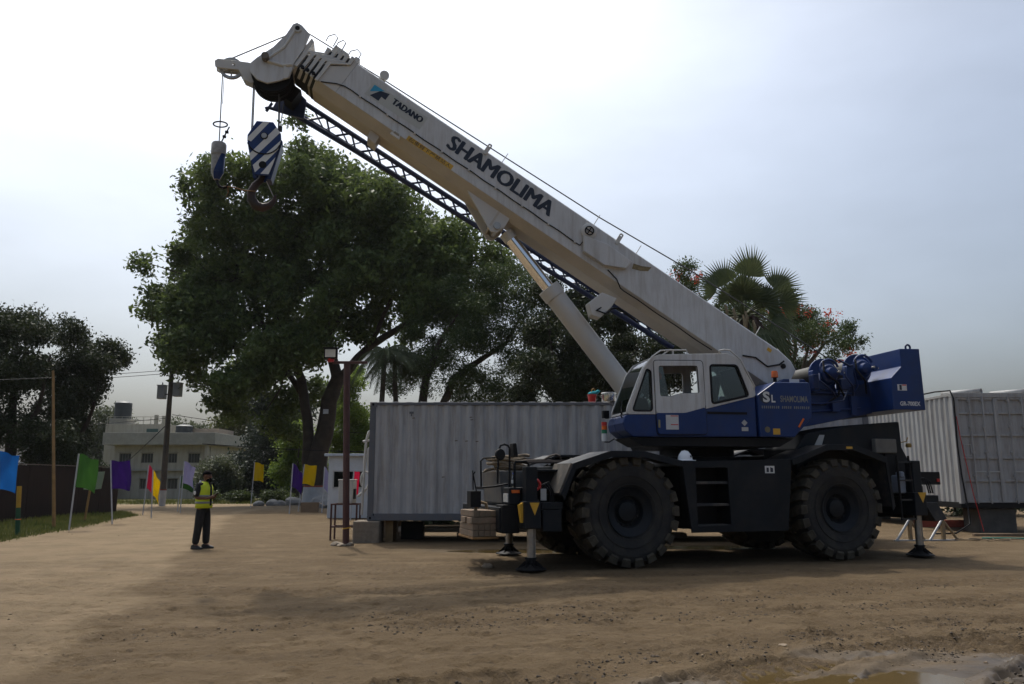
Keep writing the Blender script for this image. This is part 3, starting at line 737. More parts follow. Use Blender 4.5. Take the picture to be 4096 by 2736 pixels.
# pipes and valves beside the winches
pp = S_()
pp.tube([(1.75, -0.75, 2.95), (2.3, -0.78, 2.93), (2.8, -0.78, 3.0), (2.95, -0.76, 3.25), (2.9, -0.78, 3.55)], 0.018)
pp.tube([(2.1, -0.72, 3.15), (3.05, -0.72, 3.15), (3.15, -0.75, 3.3), (3.05, -0.78, 3.65)], 0.02)
pp.tube([(1.8, -0.72, 2.75), (3.2, -0.72, 2.86)], 0.018)
pp.box(2.55, 2.72, -0.78, -0.68, 2.78, 2.98).box(2.98, 3.1, -0.76, -0.68, 2.72, 3.1)
part(pp, 'hydraulic_pipes', BLUE, smooth=60)
part(S_().tube([(1.72, -0.8, 3.3), (1.76, -0.84, 3.0), (1.74, -0.82, 2.8)], 0.02).tube([(1.74, -0.72, 2.93), (2.4, -0.76, 2.92), (2.7, -0.78, 3.1), (2.74, -0.76, 3.4)], 0.022), 'rubber_hose', BLACK, smooth=60)
part(S_().box(1.70, 1.755, -0.85, -0.75, 3.02, 3.2), 'red_valve', RED, 0.01)
# winches
def winch(cx, cz):
    w = part(S_().cyl((cx, -0.62, cz), (cx, 0.45, cz), 0.2, n=28), 'winch_drum', mat('rope_on_drum', (0.05, 0.047, 0.041), 0.6, 0.3, var=0.3, scale=30), smooth=40)
    part(S_().lathe([(0, -0.02), (0.31, -0.02), (0.31, 0.02), (0, 0.02)], (cx, -0.68, cz), (0, 1, 0), 36), 'winch_flange', BLUE, smooth=35, parent=w)
    part(S_().lathe([(0, -0.015), (0.3, -0.015), (0.3, 0.015), (0, 0.015)], (cx, 0.47, cz), (0, 1, 0), 36), 'winch_flange', BLACK, smooth=35, parent=w)
    part(S_().lathe([(0, -0.26), (0.07, -0.255), (0.11, -0.23), (0.12, -0.12), (0.17, -0.1), (0.22, -0.02), (0.22, 0.0)], (cx + 0.08, -0.69, cz + 0.0), (0, 1, 0), 28), 'winch_motor', BLUE, smooth=35, parent=w)
    g = S_().prism(rnd([(cx - 0.34, cz - 0.36), (cx - 0.2, cz - 0.36), (cx - 0.2, cz + 0.05), (cx - 0.34, cz + 0.05)], 0.03), -0.86, -0.72)
    g.tube([(cx + 0.2 * math.cos(t), -0.9, cz + 0.06 + 0.2 * math.sin(t)) for t in np.linspace(0.3, 2.9, 9)], 0.025)
    g.cyl((cx + 0.14, -1.04, cz - 0.02), (cx + 0.14, -1.09, cz - 0.02), 0.05, n=12)
    part(g, 'winch_brake', BLUE, 0.0, smooth=45, parent=w)
    part(S_().cyl((cx + 0.1, -1.03, cz + 0.0), (cx + 0.1, -1.1, cz + 0.0), 0.022, n=10).cyl((cx + 0.2, -1.02, cz - 0.02), (cx + 0.2, -1.08, cz - 0.02), 0.018, n=10), 'motor_fitting', STEEL, parent=w)
    part(S_().prism([(cx - 0.3, 3.1), (cx + 0.3, 3.1), (cx + 0.2, cz), (cx - 0.2, cz)], -0.665, -0.63), 'winch_bracket', BLUED, parent=w)
winch(2.45, 3.53); winch(3.2, 3.64)
for k, (x0, z0, x1, z1) in enumerate(((2.2, 3.5, 2.62, 3.05), (2.3, 3.75, 2.8, 3.1), (2.75, 3.62, 3.0, 3.1), (3.0, 3.8, 3.3, 3.15), (2.62, 3.8, 3.05, 3.72))):
    part(S_().tube([(x0, -0.95, z0), (x0 - 0.06, -1.05, (z0 * 2 + z1) / 3), ((x0 + x1) / 2, -1.0, (z0 + z1) / 2 - 0.1), (x1, -0.8, z1)], 0.02), 'winch_hose', BLACK if k % 2 else BLUED, smooth=60)
part(S_().box(2.68, 2.86, -0.92, -0.72, 3.2, 3.42).box(2.1, 2.22, -0.9, -0.72, 3.2, 3.5), 'valve_block', BLUED, 0.02)
# counterweight
cw = part(S_().prism([(3.72, 3.98), (4.15, 3.99), (4.18, 2.79), (3.48, 2.79), (3.48, 3.40), (3.72, 3.63)], -1.33, 1.33), 'counterweight', BLUE, 0.012)
part(S_().tube([(4.0 + 0.05 * math.cos(t), -1.2, 4.03 + 0.055 * math.sin(t)) for t in np.linspace(-0.5, 3.64, 12)], 0.02), 'lifting_eye', BLUED, smooth=60, parent=cw)
part(S_().text('GR-700EX', XZ(-1.334) @ Matrix.Translation((3.63, 2.865, 0)), 0.44, 0.085, 0.03), 'model_lettering', INKW, parent=cw)
part(S_().box(3.6, 3.8, -1.3365, -1.334, 3.16, 3.28), 'sticker', INKW, parent=cw)
part(S_().box(3.64, 3.69, -1.339, -1.3375, 3.17, 3.27), 'sticker_print', INK, parent=cw)
part(S_().box(3.7, 3.79, -1.339, -1.3375, 3.255, 3.275), 'sticker_print', RED, parent=cw)
# marks on the side cover
yb = -1.443
part(S_().text('SHAMOLIMA', XZ(yb) @ Matrix.Translation((1.06, 2.88, 0)), 0.56, 0.12, 0.02), 'company_lettering', mat('grey_lettering', (0.2, 0.2, 0.17), 0.5), 0)
lg = S_().text('S', XZ(yb) @ Matrix.Translation((0.71, 2.87, 0)), 0.14, 0.2, 0.04)
lg.text('L', XZ(yb) @ Matrix.Translation((0.88, 2.87, 0)), 0.08, 0.14, 0.03)
part(lg, 'company_logo', INKW)
part(S_().lathe([(0, 0), (0.115, 0)], (0.76, -1.4415, 2.96), (0, 1, 0), 28), 'logo_backing', INK)
sub = S_()
for k in range(24):
    if k in (9, 15): continue
    x = 0.68 + k * 0.0405
    sub.add([(x, yb, 2.76), (x + 0.018, yb, 2.755), (x + 0.02 + 0.004 * (k % 3), yb, 2.80), (x + 0.003 * (k % 4), yb, 2.81)], [(0, 1, 2, 3)])
part(sub, 'small_lettering', MATS['grey_lettering'])
part(S_().box(0.88, 1.02, -1.4445, -1.4415, 2.28, 2.39), 'yellow_sticker', YELLOW)
part(S_().lathe([(0, 0), (0.055, 0)], (0.77, -1.4435, 2.37), (0, 1, 0), 20), 'round_badge', mat('dull_brass', (0.14, 0.12, 0.07), 0.5))
part(S_().prism([(1.38, 2.43), (1.41, 2.41), (1.52, 2.57), (1.49, 2.59)], -1.46, -1.443), 'side_reflector', ORANGE, 0.004)
bc = part(S_().cyl((1.25, -0.95, 3.26), (1.25, -0.95, 3.4), 0.035), 'beacon_post', BLACK)
part(S_().lathe([(0, 0.13), (0.05, 0.125), (0.06, 0.1), (0.065, 0.0), (0, 0.0)], (1.25, -0.95, 3.4), (0, 0, 1), 20), 'beacon_lens', ORANGE, smooth=50, parent=bc)
part(S_().box(1.35, 1.55, -1.3, -1.295, 3.27, 3.33), 'sticker', INKW)

# ---- operator's cab
YN, YF = -1.40, -0.50
top = [(-1.9, 2.62), (-1.9, 2.72), (-1.6, 3.43), (-1.45, 3.62), (-1.27, 3.70), (0.06, 3.76), (0.23, 3.69), (0.34, 3.54), (0.57, 3.13), (0.585, 2.985)]
tri = rnd([(-1.515, 3.44), (-1.44, 3.40), (-1.43, 2.68), (-1.80, 2.68)], 0.06)
dwin = rnd([(-1.30, 3.50), (-0.54, 3.52), (-0.52, 3.01), (-0.85, 3.0), (-1.07, 2.94), (-1.285, 2.94)], 0.045)
rwin = rnd([(-0.29, 3.54), (0.24, 3.55), (0.45, 2.99), (-0.275, 2.83)], 0.06)
part(S_().plate(rnd(top + [(-0.81, 2.64)], 0.05, 3), [tri, dwin, rwin], 0.04, XZ(YN + 0.02), 0.008), 'cab_side_wall', WHITE)
low = [(-1.9, 2.615), (-0.81, 2.635), (0.585, 2.98), (0.58, 2.235), (-1.8, 2.215), (-1.95, 2.33), (-1.985, 2.46), (-1.955, 2.57)]
part(S_().prism(low, YN, YN + 0.5), 'cab_lower_panel', BLUE, 0.02)
part(S_().prism([(-1.9, 2.615), (-0.81, 2.62), (0.5, 2.62), (0.58, 2.235), (-1.8, 2.215), (-1.95, 2.33), (-1.985, 2.46), (-1.955, 2.57)], YN + 0.5, YF), 'cab_base', BLUE, 0.02)
part(S_().plate(rnd(top + [(-0.81, 2.64)], 0.05, 3), [rnd([(-1.3, 3.45), (-0.45, 3.5), (-0.45, 2.75), (-1.35, 2.75)], 0.05), rwin], 0.03, XZ(YF), 0.0), 'cab_far_wall', WHITE)
part(S_().strip(rnd([(-1.36, 3.655), (-1.27, 3.695), (0.06, 3.755), (0.23, 3.685), (0.335, 3.54)], 0.05, 3)[4:], YN + 0.01, YF), 'cab_roof', WHITE, 0, 60, solid=0.03)
part(S_().strip([(0.335, 3.54), (0.57, 3.13), (0.58, 2.98)], YN + 0.03, YF), 'cab_rear_wall', BLACK, solid=0.02)
part(S_().strip([(-1.88, 2.66), (-1.885, 2.72), (-1.6, 3.4), (-1.48, 3.56), (-1.36, 3.645)], YN + 0.045, YF - 0.02), 'windscreen', GLASS, 0, 60)
part(S_().strip([(-1.895, 2.62), (-1.89, 2.66)], YN + 0.03, YF), 'screen_trim', WHITE, solid=0.03)
part(S_().plate(tri, [], 0.006, XZ(YN + 0.03)), 'quarter_window', GLASS)
part(S_().plate(rwin, [], 0.006, XZ(YN + 0.03)), 'rear_side_window', GLASS)
def gasket(poly, w, y): return S_().tube([(p[0], y, p[1]) for p in poly], w, 6, True)
part(gasket(tri, 0.018, YN - 0.004), 'window_seal', BLACK, smooth=60)
part(gasket(rwin, 0.022, YN - 0.004), 'window_seal', BLACK, smooth=60)
# door: white above, blue below, its window slid open
dfull = rnd([(-1.39, 3.60), (-0.43, 3.62), (-0.395, 2.265), (-1.355, 2.25)], 0.07)
dup_ = rnd([(-1.37, 3.58), (-0.45, 3.60), (-0.42, 2.765), (-0.81, 2.655), (-1.36, 2.645)], 0.05)
dlo = rnd([(-1.36, 2.64), (-0.81, 2.65), (-0.42, 2.755), (-0.41, 2.28), (-1.335, 2.27)], 0.05)
part(S_().tube([(p[0], YN - 0.003, p[1]) for p in dfull], 0.009, 6, True), 'door_gap', BLACK)
door = part(S_().plate(dup_, [dwin], 0.02, XZ(YN - 0.012), 0.006), 'door', WHITE, label='white and blue cab door with its window open')
part(S_().plate(dlo, [], 0.02, XZ(YN - 0.012), 0.006), 'door_lower_panel', BLUE, parent=door)
part(gasket(dwin, 0.014, YN - 0.014), 'window_seal', BLACK, smooth=60, parent=door)
part(S_().plate(rnd([(-1.29, 3.49), (-1.2, 3.49), (-1.1, 2.95), (-1.28, 2.95)], 0.02), [], 0.006, XZ(YN + 0.02)), 'sliding_pane', GLASS, parent=door)
part(S_().box(-1.335, -1.30, YN - 0.045, YN - 0.02, 2.38, 2.52), 'door_handle', mat('handle_grey', (0.25, 0.22, 0.12), 0.5), 0.006, parent=door)
part(S_().box(-1.19, -0.95, YN - 0.034, YN - 0.031, 2.35, 2.61), 'door_sticker', mat('sticker_white', (0.5, 0.5, 0.49), 0.6), parent=door)
part(S_().box(-1.10, -0.96, YN - 0.037, YN - 0.0345, 2.585, 2.60).box(-1.10, -0.96, YN - 0.037, YN - 0.0345, 2.43, 2.445), 'sticker_print', RED, parent=door)
part(S_().box(-0.38, 0.4, YN - 0.008, YN + 0.01, 2.64, 2.685), 'vent_slot', BLACK)
part(S_().add([(0.34, YN - 0.004, 2.55), (0.40, YN - 0.004, 2.49), (0.34, YN - 0.004, 2.43), (0.28, YN - 0.004, 2.49)], [(0, 1, 2, 3)]).box(0.28, 0.41, YN - 0.006, YN - 0.003, 2.34, 2.41), 'hazard_sticker', GREYP)
part(S_().tube([(-1.2, YN + 0.05, 3.7), (-1.05, YN + 0.05, 3.8), (-0.72, YN + 0.05, 3.815), (-0.70, YN + 0.05, 3.74)], 0.014).tube([(-0.98, YN + 0.05, 3.71), (-0.98, YN + 0.05, 3.81)], 0.018), 'roof_rail', WHITE2, smooth=60)
part(S_().tube([(-1.84, YN - 0.05, 2.68), (-1.86, YN - 0.06, 2.78), (-1.58, YN - 0.06, 3.45), (-1.42, YN - 0.04, 3.66), (-1.24, YN, 3.78), (-1.0, YN + 0.05, 3.81)], 0.014), 'front_grab_rail', WHITE2, smooth=60)
part(S_().tube([(-0.1, YN + 0.0, 3.76), (-0.1, YN - 0.03, 3.81), (-0.02, YN - 0.03, 3.83), (0.1, YN - 0.04, 3.82), (0.3, YN - 0.04, 3.66), (0.56, YN - 0.04, 3.16), (0.56, YN - 0.0, 3.1)], 0.014), 'rear_grab_rail', WHITE2, smooth=60)
st = part(S_().tube([(-2.0, -0.95, 2.2), (-2.1, -0.95, 2.14), (-2.19, -0.95, 2.14)], 0.012), 'signal_bracket', BLACK)
for z0, z1, c in ((2.43, 2.5, RED), (2.36, 2.43, ORANGE), (2.29, 2.36, mat('green_lens', (0.01, 0.16, 0.08), 0.3)), (2.15, 2.29, INKW)):
    part(S_().cyl((-2.19, -0.95, z0 + 0.003), (-2.19, -0.95, z1), 0.05, n=18), 'signal_lamp', c, smooth=40, parent=st)
part(S_().tube([(-1.93, YN + 0.2, 2.62), (-1.9, YN + 0.3, 2.9)], 0.01).tube([(-1.96, YN + 0.12, 2.56), (-1.99, YN + 0.1, 2.6), (-1.97, YN + 0.1, 2.66), (-1.93, YN + 0.25, 2.75)], 0.012), 'wiper', BLACK)
part(S_().box(-2.1, -1.98, -0.62, -0.52, 2.6, 2.74).tube([(-1.98, -0.57, 2.6), (-2.05, -0.57, 2.6)], 0.012), 'cab_mirror', BLACK, 0.02)
# inside the cab
seat = part(S_().prism([(-0.75, 2.75), (-0.1, 2.75), (-0.1, 2.9), (-0.75, 2.92)], -1.2, -0.72), 'seat', FABRIC, 0.04)
part(S_().prism([(-0.2, 2.85), (-0.06, 2.85), (0.06, 3.4), (-0.05, 3.4)], -1.2, -0.72), 'seat_back', FABRIC, 0.05, parent=seat)
part(S_().prism([(-1.8, 2.62), (-1.4, 2.62), (-1.45, 2.92), (-1.7, 2.95)], -1.25, -0.6), 'dashboard', BLACK, 0.03)
part(S_().tube([(-1.42 + 0.14 * math.cos(t) * 0.5, -0.95 + 0.17 * math.sin(t), 3.05 + 0.14 * math.cos(t)) for t in np.linspace(0, 6.1, 24)], 0.013, 6), 'steering_wheel', BLACK, smooth=60)
fan = part(S_().tube([(-1.26, -1.2, 3.3), (-1.26, -1.2, 3.2), (-1.28, -1.2, 3.0)], 0.015), 'cab_fan_stem', BLACK)
part(S_().lathe([(0, -0.01), (0.08, -0.008), (0.085, 0.02), (0, 0.03)], (-1.25, -1.22, 3.33), (0, -1, 0), 24), 'fan_disc', ORANGE, smooth=50, parent=fan)
part(S_().prism([(0.0, 3.0), (0.06, 3.0), (-0.02, 3.45), (-0.1, 3.42)], -0.9, -0.8), 'paper_bundle', GREYP, 0.01)

# ---- boom
def bsec(h, vt, vb):                  # cross-section: flat sides, lower edges turned in
    vm = vb + (vt - vb) * 0.16
    return [(h - 0.03, vt), (h, vt - 0.03), (h, vm), (h * 0.55, vb), (-h * 0.55, vb), (-h, vm), (-h, vt - 0.03), (-h + 0.03, vt)]
def loft(secs):                       # secs: (u, section)
    mb = B_(); k = len(secs[0][1]); vs_, fs_ = [], []
    for u, s_ in secs: vs_ += [(u, p[0], p[1]) for p in s_]
    for i in range(len(secs) - 1):
        fs_ += [(i * k + j, i * k + (j + 1) % k, (i + 1) * k + (j + 1) % k, (i + 1) * k + j) for j in range(k)]
    fs_ += [tuple(range(k)), tuple(range((len(secs) - 1) * k, len(secs) * k))]
    return mb.add(vs_, fs_)
HB = 0.42
boom = part(loft([(-0.12, bsec(HB, 0.10, -0.35)), (0.05, bsec(HB, 0.2, -0.56)), (0.35, bsec(HB, 0.25, -0.65)), (10.42, bsec(HB, 0.25, -0.65))]), 'boom_base_section', WHITE, 0.012, 30)
boom['label'] = 'white box boom base section with company lettering'
def under(h, u0, u1, vb, vt):         # the underside, toned tan for warm ground bounce and dirt
    e = 0.004; vm = vb + (vt - vb) * 0.16
    P = [(h + e, vm), (h * 0.55 + e, vb - e), (-h * 0.55 - e, vb - e), (-h - e, vm)]
    mb = B_(); mb.add([(u0, *p) for p in P] + [(u1, *p) for p in P], [(0, 1, 5, 4), (1, 2, 6, 5), (2, 3, 7, 6)])
    return mb
BOUNCE_TAN = mat('buff_underside', (0.46, 0.42, 0.36), 0.45, var=0.06, dirt=(0.3, 0.24, 0.17), damt=0.4, dscale=1.2)  # warm light bounced off the ground, plus dirt, put into the colour
part(under(HB, 0.4, 10.84, -0.65, 0.25), 'boom_underside', BOUNCE_TAN, parent=boom)
# stepped end collars of the nested sections
def collar(u0, h, vt, vb, nm='boom_collar', uback=0.30, th=0.055):
    vm = vb + (vt - vb) * 0.27; vs1 = vb + (vt - vb) * 0.54; vs2 = vb + (vt - vb) * 0.80
    P = [(u0, vb), (u0, vm), (u0 + 0.02, vs1), (u0 - uback, vs2), (u0 - uback + 0.02, vt), (u0 - uback - th, vt), (u0 - uback - th, vs2), (u0 - th, vs1), (u0 - th, vb)]
    for hh in (h, -h):
        part(B_().plate(P, [], 0.05, Matrix(((1, 0, 0, 0), (0, 0, -1, hh), (0, 1, 0, 0), (0, 0, 0, 1))), 0.004), nm, WHITE2, parent=boom)
def step_section(u0, h, vt, vb, mtl, nm, uback=0.30):
    vm = vb + (vt - vb) * 0.16; vs1 = vb + (vt - vb) * 0.54; vs2 = vb + (vt - vb) * 0.80
    prof = [(10.42, vb), (u0, vb), (u0, vs1), (u0 - uback, vs2), (u0 - uback, vt), (10.1, vt)]
    mb = B_()
    # sides follow the step, bottom turned in
    L_ = []
    for s in (1, -1):
        L_.append([(10.42, s * h * 0.55, vb), (u0, s * h * 0.55, vb), (u0, s * h, vm), (u0, s * h, vs1), (u0 - uback, s * h, vs2), (u0 - uback, s * h, vt), (10.42, s * h, vt), (10.42, s * h, vm)])
    vs_ = L_[0] + L_[1]
    fs_ = [(0, 1, 2, 7), (2, 3, 4, 5, 6, 7), (8, 15, 10, 9), (10, 15, 14, 13, 12, 11), (0, 8, 9, 1), (1, 9, 10, 2), (2, 10, 11, 3), (3, 11, 12, 4), (4, 12, 13, 5), (5, 13, 14, 6)]
    mb.add(vs_, fs_)
    return part(mb, nm, mtl, 0.006, parent=boom)
DARKGAP = mat('slide_pad_grease', (0.012, 0.012, 0.012), 0.6)  # near-black stands in for the shade between the nested collars
heights = [(10.86, 0.42, 0.25, -0.65), (10.98, 0.395, 0.235, -0.635), (11.10, 0.37, 0.215, -0.62), (11.23, 0.34, 0.195, -0.61), (11.36, 0.31, 0.17, -0.6)]
for i, (u0, h, vt, vb) in enumerate(heights):
    step_section(u0 - 0.005, h, vt, vb, WHITE2 if i == 0 else (BOUNCE_TAN if i else WHITE), 'boom_section')
    collar(u0 + 0.0, h + 0.006, vt + 0.03, vb + 0.12)
    if i < 4:
        n2 = heights[i + 1]
        step_section(u0 + 0.06, n2[1] + 0.012, n2[2] + 0.012, n2[3] - 0.012, DARKGAP, 'slide_pad')
part(B_().box(10.6, 10.95, -0.2, 0.2, 0.24, 0.34).box(10.75, 11.05, -0.16, 0.16, 0.24, 0.42).box(10.45, 10.55, -0.36, 0.36, 0.25, 0.37), 'collar_bracket', WHITE2, 0.008, parent=boom)
for u in (10.95, 11.08, 11.2):
    part(B_().cyl((u, 0.36, -0.45), (u, 0.47 - (u - 10.9) * 0.2, -0.45), 0.035, n=12), 'wear_pad_bolt', BLACK, parent=boom)
# buff bracket and pin where the lift cylinder meets the boom
for s in (1, -1):
    part(B_().plate([(7.42, -0.56), (6.6, -0.44), (6.36, -0.44), (6.34, -0.80), (6.40, -0.98), (6.52, -1.03), (6.62, -0.98)], [], 0.04, Matrix(((1, 0, 0, 0), (0, 0, -1, s * 0.27), (0, 1, 0, 0), (0, 0, 0, 1))), 0.005), 'cylinder_bracket', WHITE2, parent=boom)
part(B_().box(6.57, 6.61, -0.3, 0.3, -0.95, -0.6), 'bracket_web', BOUNCE_TAN, parent=boom)
part(B_().cyl((6.47, -0.34, -0.88), (6.47, 0.34, -0.88), 0.07, n=20), 'boom_pin', STEEL, smooth=40, parent=boom)
part(B_().prism([(9.54, -0.62), (9.49, -0.82), (9.3, -0.84), (9.32, -0.62)], -0.18, 0.18), 'boom_stop', BOUNCE_TAN, 0.008, parent=boom)
# side fittings
part(B_().plate([(4.95, -0.13), (4.80, -0.38), (4.32, -0.38), (3.93, -0.19), (3.9, -0.02), (4.48, 0.0)], [], 0.10, BT(0, 0, 0.47) @ Matrix.Scale(-1, 4, (1, 0, 0)), 0.01), 'cable_guard', WHITE, parent=boom)
reel = part(B_().lathe([(0, 0.06), (0.13, 0.06), (0.16, 0.04), (0.16, 0.0)], (4.92, 0.42, 0.04), (0, 1, 0), 28), 'cable_reel', WHITE2, smooth=35, parent=boom)
part(B_().tube([(4.92 + 0.085 * math.cos(t), 0.5, 0.04 + 0.085 * math.sin(t)) for t in np.linspace(0, 6.28, 20)[:-1]], 0.012, 6, True).tube([(4.83, 0.5, 0.04), (5.01, 0.5, 0.04)], 0.01).tube([(4.92, 0.5, -0.05), (4.92, 0.5, 0.13)], 0.01), 'reel_cage', BLACK, smooth=60, parent=boom)
cb = B_()
cb.tube([(10.75, 0.43, -0.5), (10.5, 0.44, -0.36), (10.35, 0.44, -0.31)] + [(u, 0.435, -0.30 - 0.006 * math.sin(u * 9)) for u in np.arange(10.2, 4.9, -0.12)] + [(4.9, 0.45, -0.14)], 0.011, 6)
cb.tube([(4.2, 0.44, -0.40), (3.95, 0.44, -0.46), (3.8, 0.44, -0.57)] + [(u, 0.435, -0.575 - 0.006 * math.sin(u * 7)) for u in np.arange(3.7, 1.6, -0.15)], 0.012, 6)
cb.tube([(1.0, 0.44, -0.3), (0.75, 0.44, -0.18), (0.45, 0.44, -0.2), (0.25, 0.44, -0.02), (0.2, 0.44, 0.1)], 0.016, 6)
part(cb, 'boom_cable', BLACK, smooth=60, parent=boom)
for u in np.arange(10.0, 5.0, -0.62):
    part(B_().box(u - 0.02, u + 0.02, 0.42, 0.452, -0.325, -0.28), 'cable_clip', WHITE2, parent=boom)
part(B_().box(8.93, 9.13, 0.42, 0.47, -0.60, -0.55).tube([(8.95, 0.45, -0.55), (8.98, 0.46, -0.5), (9.08, 0.46, -0.5), (9.11, 0.45, -0.55)], 0.014), 'step_handle', WHITE2, 0.005, parent=boom)
part(B_().lathe([(0.0, 0.03), (0.05, 0.03), (0.05, 0)], (0.16, 0.42, 0.0), (0, 1, 0), 20), 'foot_pin', BLACK, parent=boom)
for u, h_ in ((7.08, 0.22), (4.9, 0.24), (3.88, 0.2), (0.95, 0.2)):
    part(B_().tube([(u, 0.38, 0.2), (u, 0.38, 0.25 + h_)], 0.008, 6), 'rope_guide_rod', WHITE2, parent=boom)
for u in (7.45, 4.33):
    part(B_().plate(rnd([(u - 0.04, 0.16), (u + 0.04, 0.16), (u + 0.04, 0.4), (u - 0.04, 0.4)], 0.035), [rnd([(u - 0.018, 0.34), (u + 0.018, 0.34), (u + 0.018, 0.38), (u - 0.018, 0.38)], 0.012)], 0.025, Matrix(((1, 0, 0, 0), (0, 0, -1, 0.43), (0, 1, 0, 0), (0, 0, 0, 1))), 0.003), 'lifting_lug', WHITE2, parent=boom)
part(B_().cyl((9.93, 0.36, 0.36), (9.93, -0.3, 0.36), 0.05, n=16).lathe([(0, 0.03), (0.09, 0.03), (0.09, -0.03), (0, -0.03)], (9.9, 0.34, 0.38), (0, 1, 0), 20).box(9.85, 9.98, 0.2, 0.26, 0.24, 0.36), 'rope_roller', WHITE2, smooth=40, parent=boom)
part(B_().prism([(0.28, 0.24), (0.42, 0.24), (0.3, 0.4), (0.22, 0.38)], -0.1, 0.1), 'rope_guard', WHITE2, 0.01, parent=boom)
for u, w in ((11.12, 0.14), (10.92, 0.1), (10.6, 0.17)):
    part(B_().tube([(u + w / 2, 0.3, 0.3), (u + w / 2 + 0.02, 0.3, 0.42), (u + 0.02, 0.3, 0.55 - 0.02), (u - w / 2, 0.3, 0.5), (u - w / 2 - 0.03, 0.3, 0.3)], 0.011, 6), 'rope_hoop', STEEL, parent=boom)
# lettering, built up from a few shifted strokes so that it reads bold
def bold(body, u, v, l_, w_, h_, d_):
    mb = B_()
    for k, (a, b_) in enumerate(((0, 0), (d_, 0), (d_ * 2, 0), (d_, d_ * 0.35), (d_, -d_ * 0.35))):
        mb.text(body, BT(u - a, v + b_, l_ + 0.0006 * k), w_ - 2 * d_, h_, 0.0)
    return mb
part(B_().add([(9.97, 0.424, 0.10), (8.73, 0.424, 0.12), (8.73, 0.424, -0.18), (9.97, 0.424, -0.20)], [(0, 1, 2, 3)]), 'maker_panel', mat('pale_grey_panel', (0.44, 0.44, 0.40), 0.5, var=0.05), parent=boom)
part(B_().add([(9.92, 0.427, 0.07), (9.69, 0.427, 0.075), (9.92, 0.427, -0.10)], [(0, 1, 2)]), 'maker_logo_top', CYAN, parent=boom)
part(B_().add([(9.76, 0.427, 0.03), (9.585, 0.427, 0.085), (9.585, 0.427, -0.07), (9.68, 0.427, -0.06), (9.68, 0.427, -0.165), (9.875, 0.427, -0.165)], [(0, 1, 2, 3, 4, 5)]), 'maker_logo_bottom', INK, parent=boom)
part(bold('TADANO', 9.47, -0.055, 0.427, 0.69, 0.125, 0.012), 'maker_lettering', INK, parent=boom)
part(bold('SHAMOLIMA', 8.15, -0.165, 0.424, 2.43, 0.30, 0.022), 'company_lettering', INK, parent=boom)
part(B_().add([(8.83, 0.424, -0.40), (7.80, 0.424, -0.40), (7.80, 0.424, -0.503), (8.83, 0.424, -0.503)], [(0, 1, 2, 3)]), 'warning_strip', mat('amber_strip', (0.55, 0.32, 0.03), 0.5, var=0.12), parent=boom)
part(B_().text('\u8d77\u91cd\u81c2\u4e0b\u4e25\u7981\u7ad9\u4eba', BT(8.79, -0.492, 0.427), 0.95, 0.082, 0.0), 'warning_lettering', INK, parent=boom)
part(B_().add([(3.83, 0.424, 0.02), (3.66, 0.424, 0.075), (3.48, 0.424, 0.17), (3.5, 0.424, 0.06), (3.64, 0.424, -0.03), (3.8, 0.424, -0.09)], [(0, 1, 4, 5), (1, 2, 3, 4)]), 'angle_scale', mat('brass_plate', (0.2, 0.15, 0.07), 0.5, var=0.4, scale=20), parent=boom)
part(B_().box(0.52, 0.62, 0.423, 0.425, 0.09, 0.16), 'yellow_sticker', YELLOW, parent=boom)

# ---- boom head, sheaves, nose
bh = part(B_().plate([(11.82, 0.27), (11.72, 0.28), (11.5, 0.22), (11.42, -0.1), (11.40, -0.45), (11.30, -0.74), (11.42, -0.92), (11.55, -1.08), (11.74, -1.13), (11.92, -1.08), (12.02, -0.95), (11.99, -0.78), (11.88, -0.42), (11.84, -0.05), (11.86, 0.2)], [], 0.04, Matrix(((1, 0, 0, 0), (0, 0, -1, 0.3), (0, 1, 0, 0), (0, 0, 0, 1))), 0.005)
     .plate([(11.82, 0.27), (11.72, 0.28), (11.5, 0.22), (11.42, -0.1), (11.40, -0.45), (11.30, -0.74), (11.42, -0.92), (11.55, -1.08), (11.74, -1.13), (11.92, -1.08), (12.02, -0.95), (11.99, -0.78), (11.88, -0.42), (11.84, -0.05), (11.86, 0.2)], [], 0.04, Matrix(((1, 0, 0, 0), (0, 0, -1, -0.3), (0, 1, 0, 0), (0, 0, 0, 1))), 0.005), 'boom_head', WHITE)
part(B_().prism([(11.36, 0.16), (11.44, 0.2), (11.44, -0.66), (11.34, -0.66)], -0.28, 0.28, axis='y'), 'head_plate', WHITE2, parent=bh)
part(B_().prism([(11.82, 0.2), (11.85, -0.05), (11.9, -0.42), (12.0, -0.78), (11.94, -0.78), (11.83, -0.42), (11.78, -0.05), (11.77, 0.2)], -0.28, 0.28), 'head_front_plate', WHITE, parent=bh)
part(B_().tube([(11.76, 0.325, 0.13), (11.72, 0.325, -0.3), (11.82, 0.325, -0.66)], 0.03).tube([(11.80, 0.325, -0.72), (11.52, 0.325, -0.62), (11.4, 0.325, -0.5)], 0.035), 'head_rib', WHITE2, smooth=60, parent=bh)
part(B_().cyl((11.85, 0.2, -0.70), (11.85, 0.46, -0.70), 0.07, n=16), 'sheave_shaft', mat('dirty_hub', (0.16, 0.13, 0.1), 0.6, 0.4), smooth=40, parent=bh)
part(B_().cyl((11.74, -0.34, 0.17), (11.74, 0.36, 0.17), 0.075, n=20), 'top_pin', WHITE2, smooth=40, parent=bh)
part(B_().cyl((11.74, 0.36, 0.17), (11.74, 0.365, 0.17), 0.045, n=20), 'pin_socket', BLACK, parent=bh)
part(B_().lathe([(0, -0.1), (0.09, -0.1), (0.09, 0.1), (0, 0.1)], (11.79, 0.1, 0.25), (0, 1, 0), 20), 'top_sheave', STEEL, smooth=40, parent=bh)
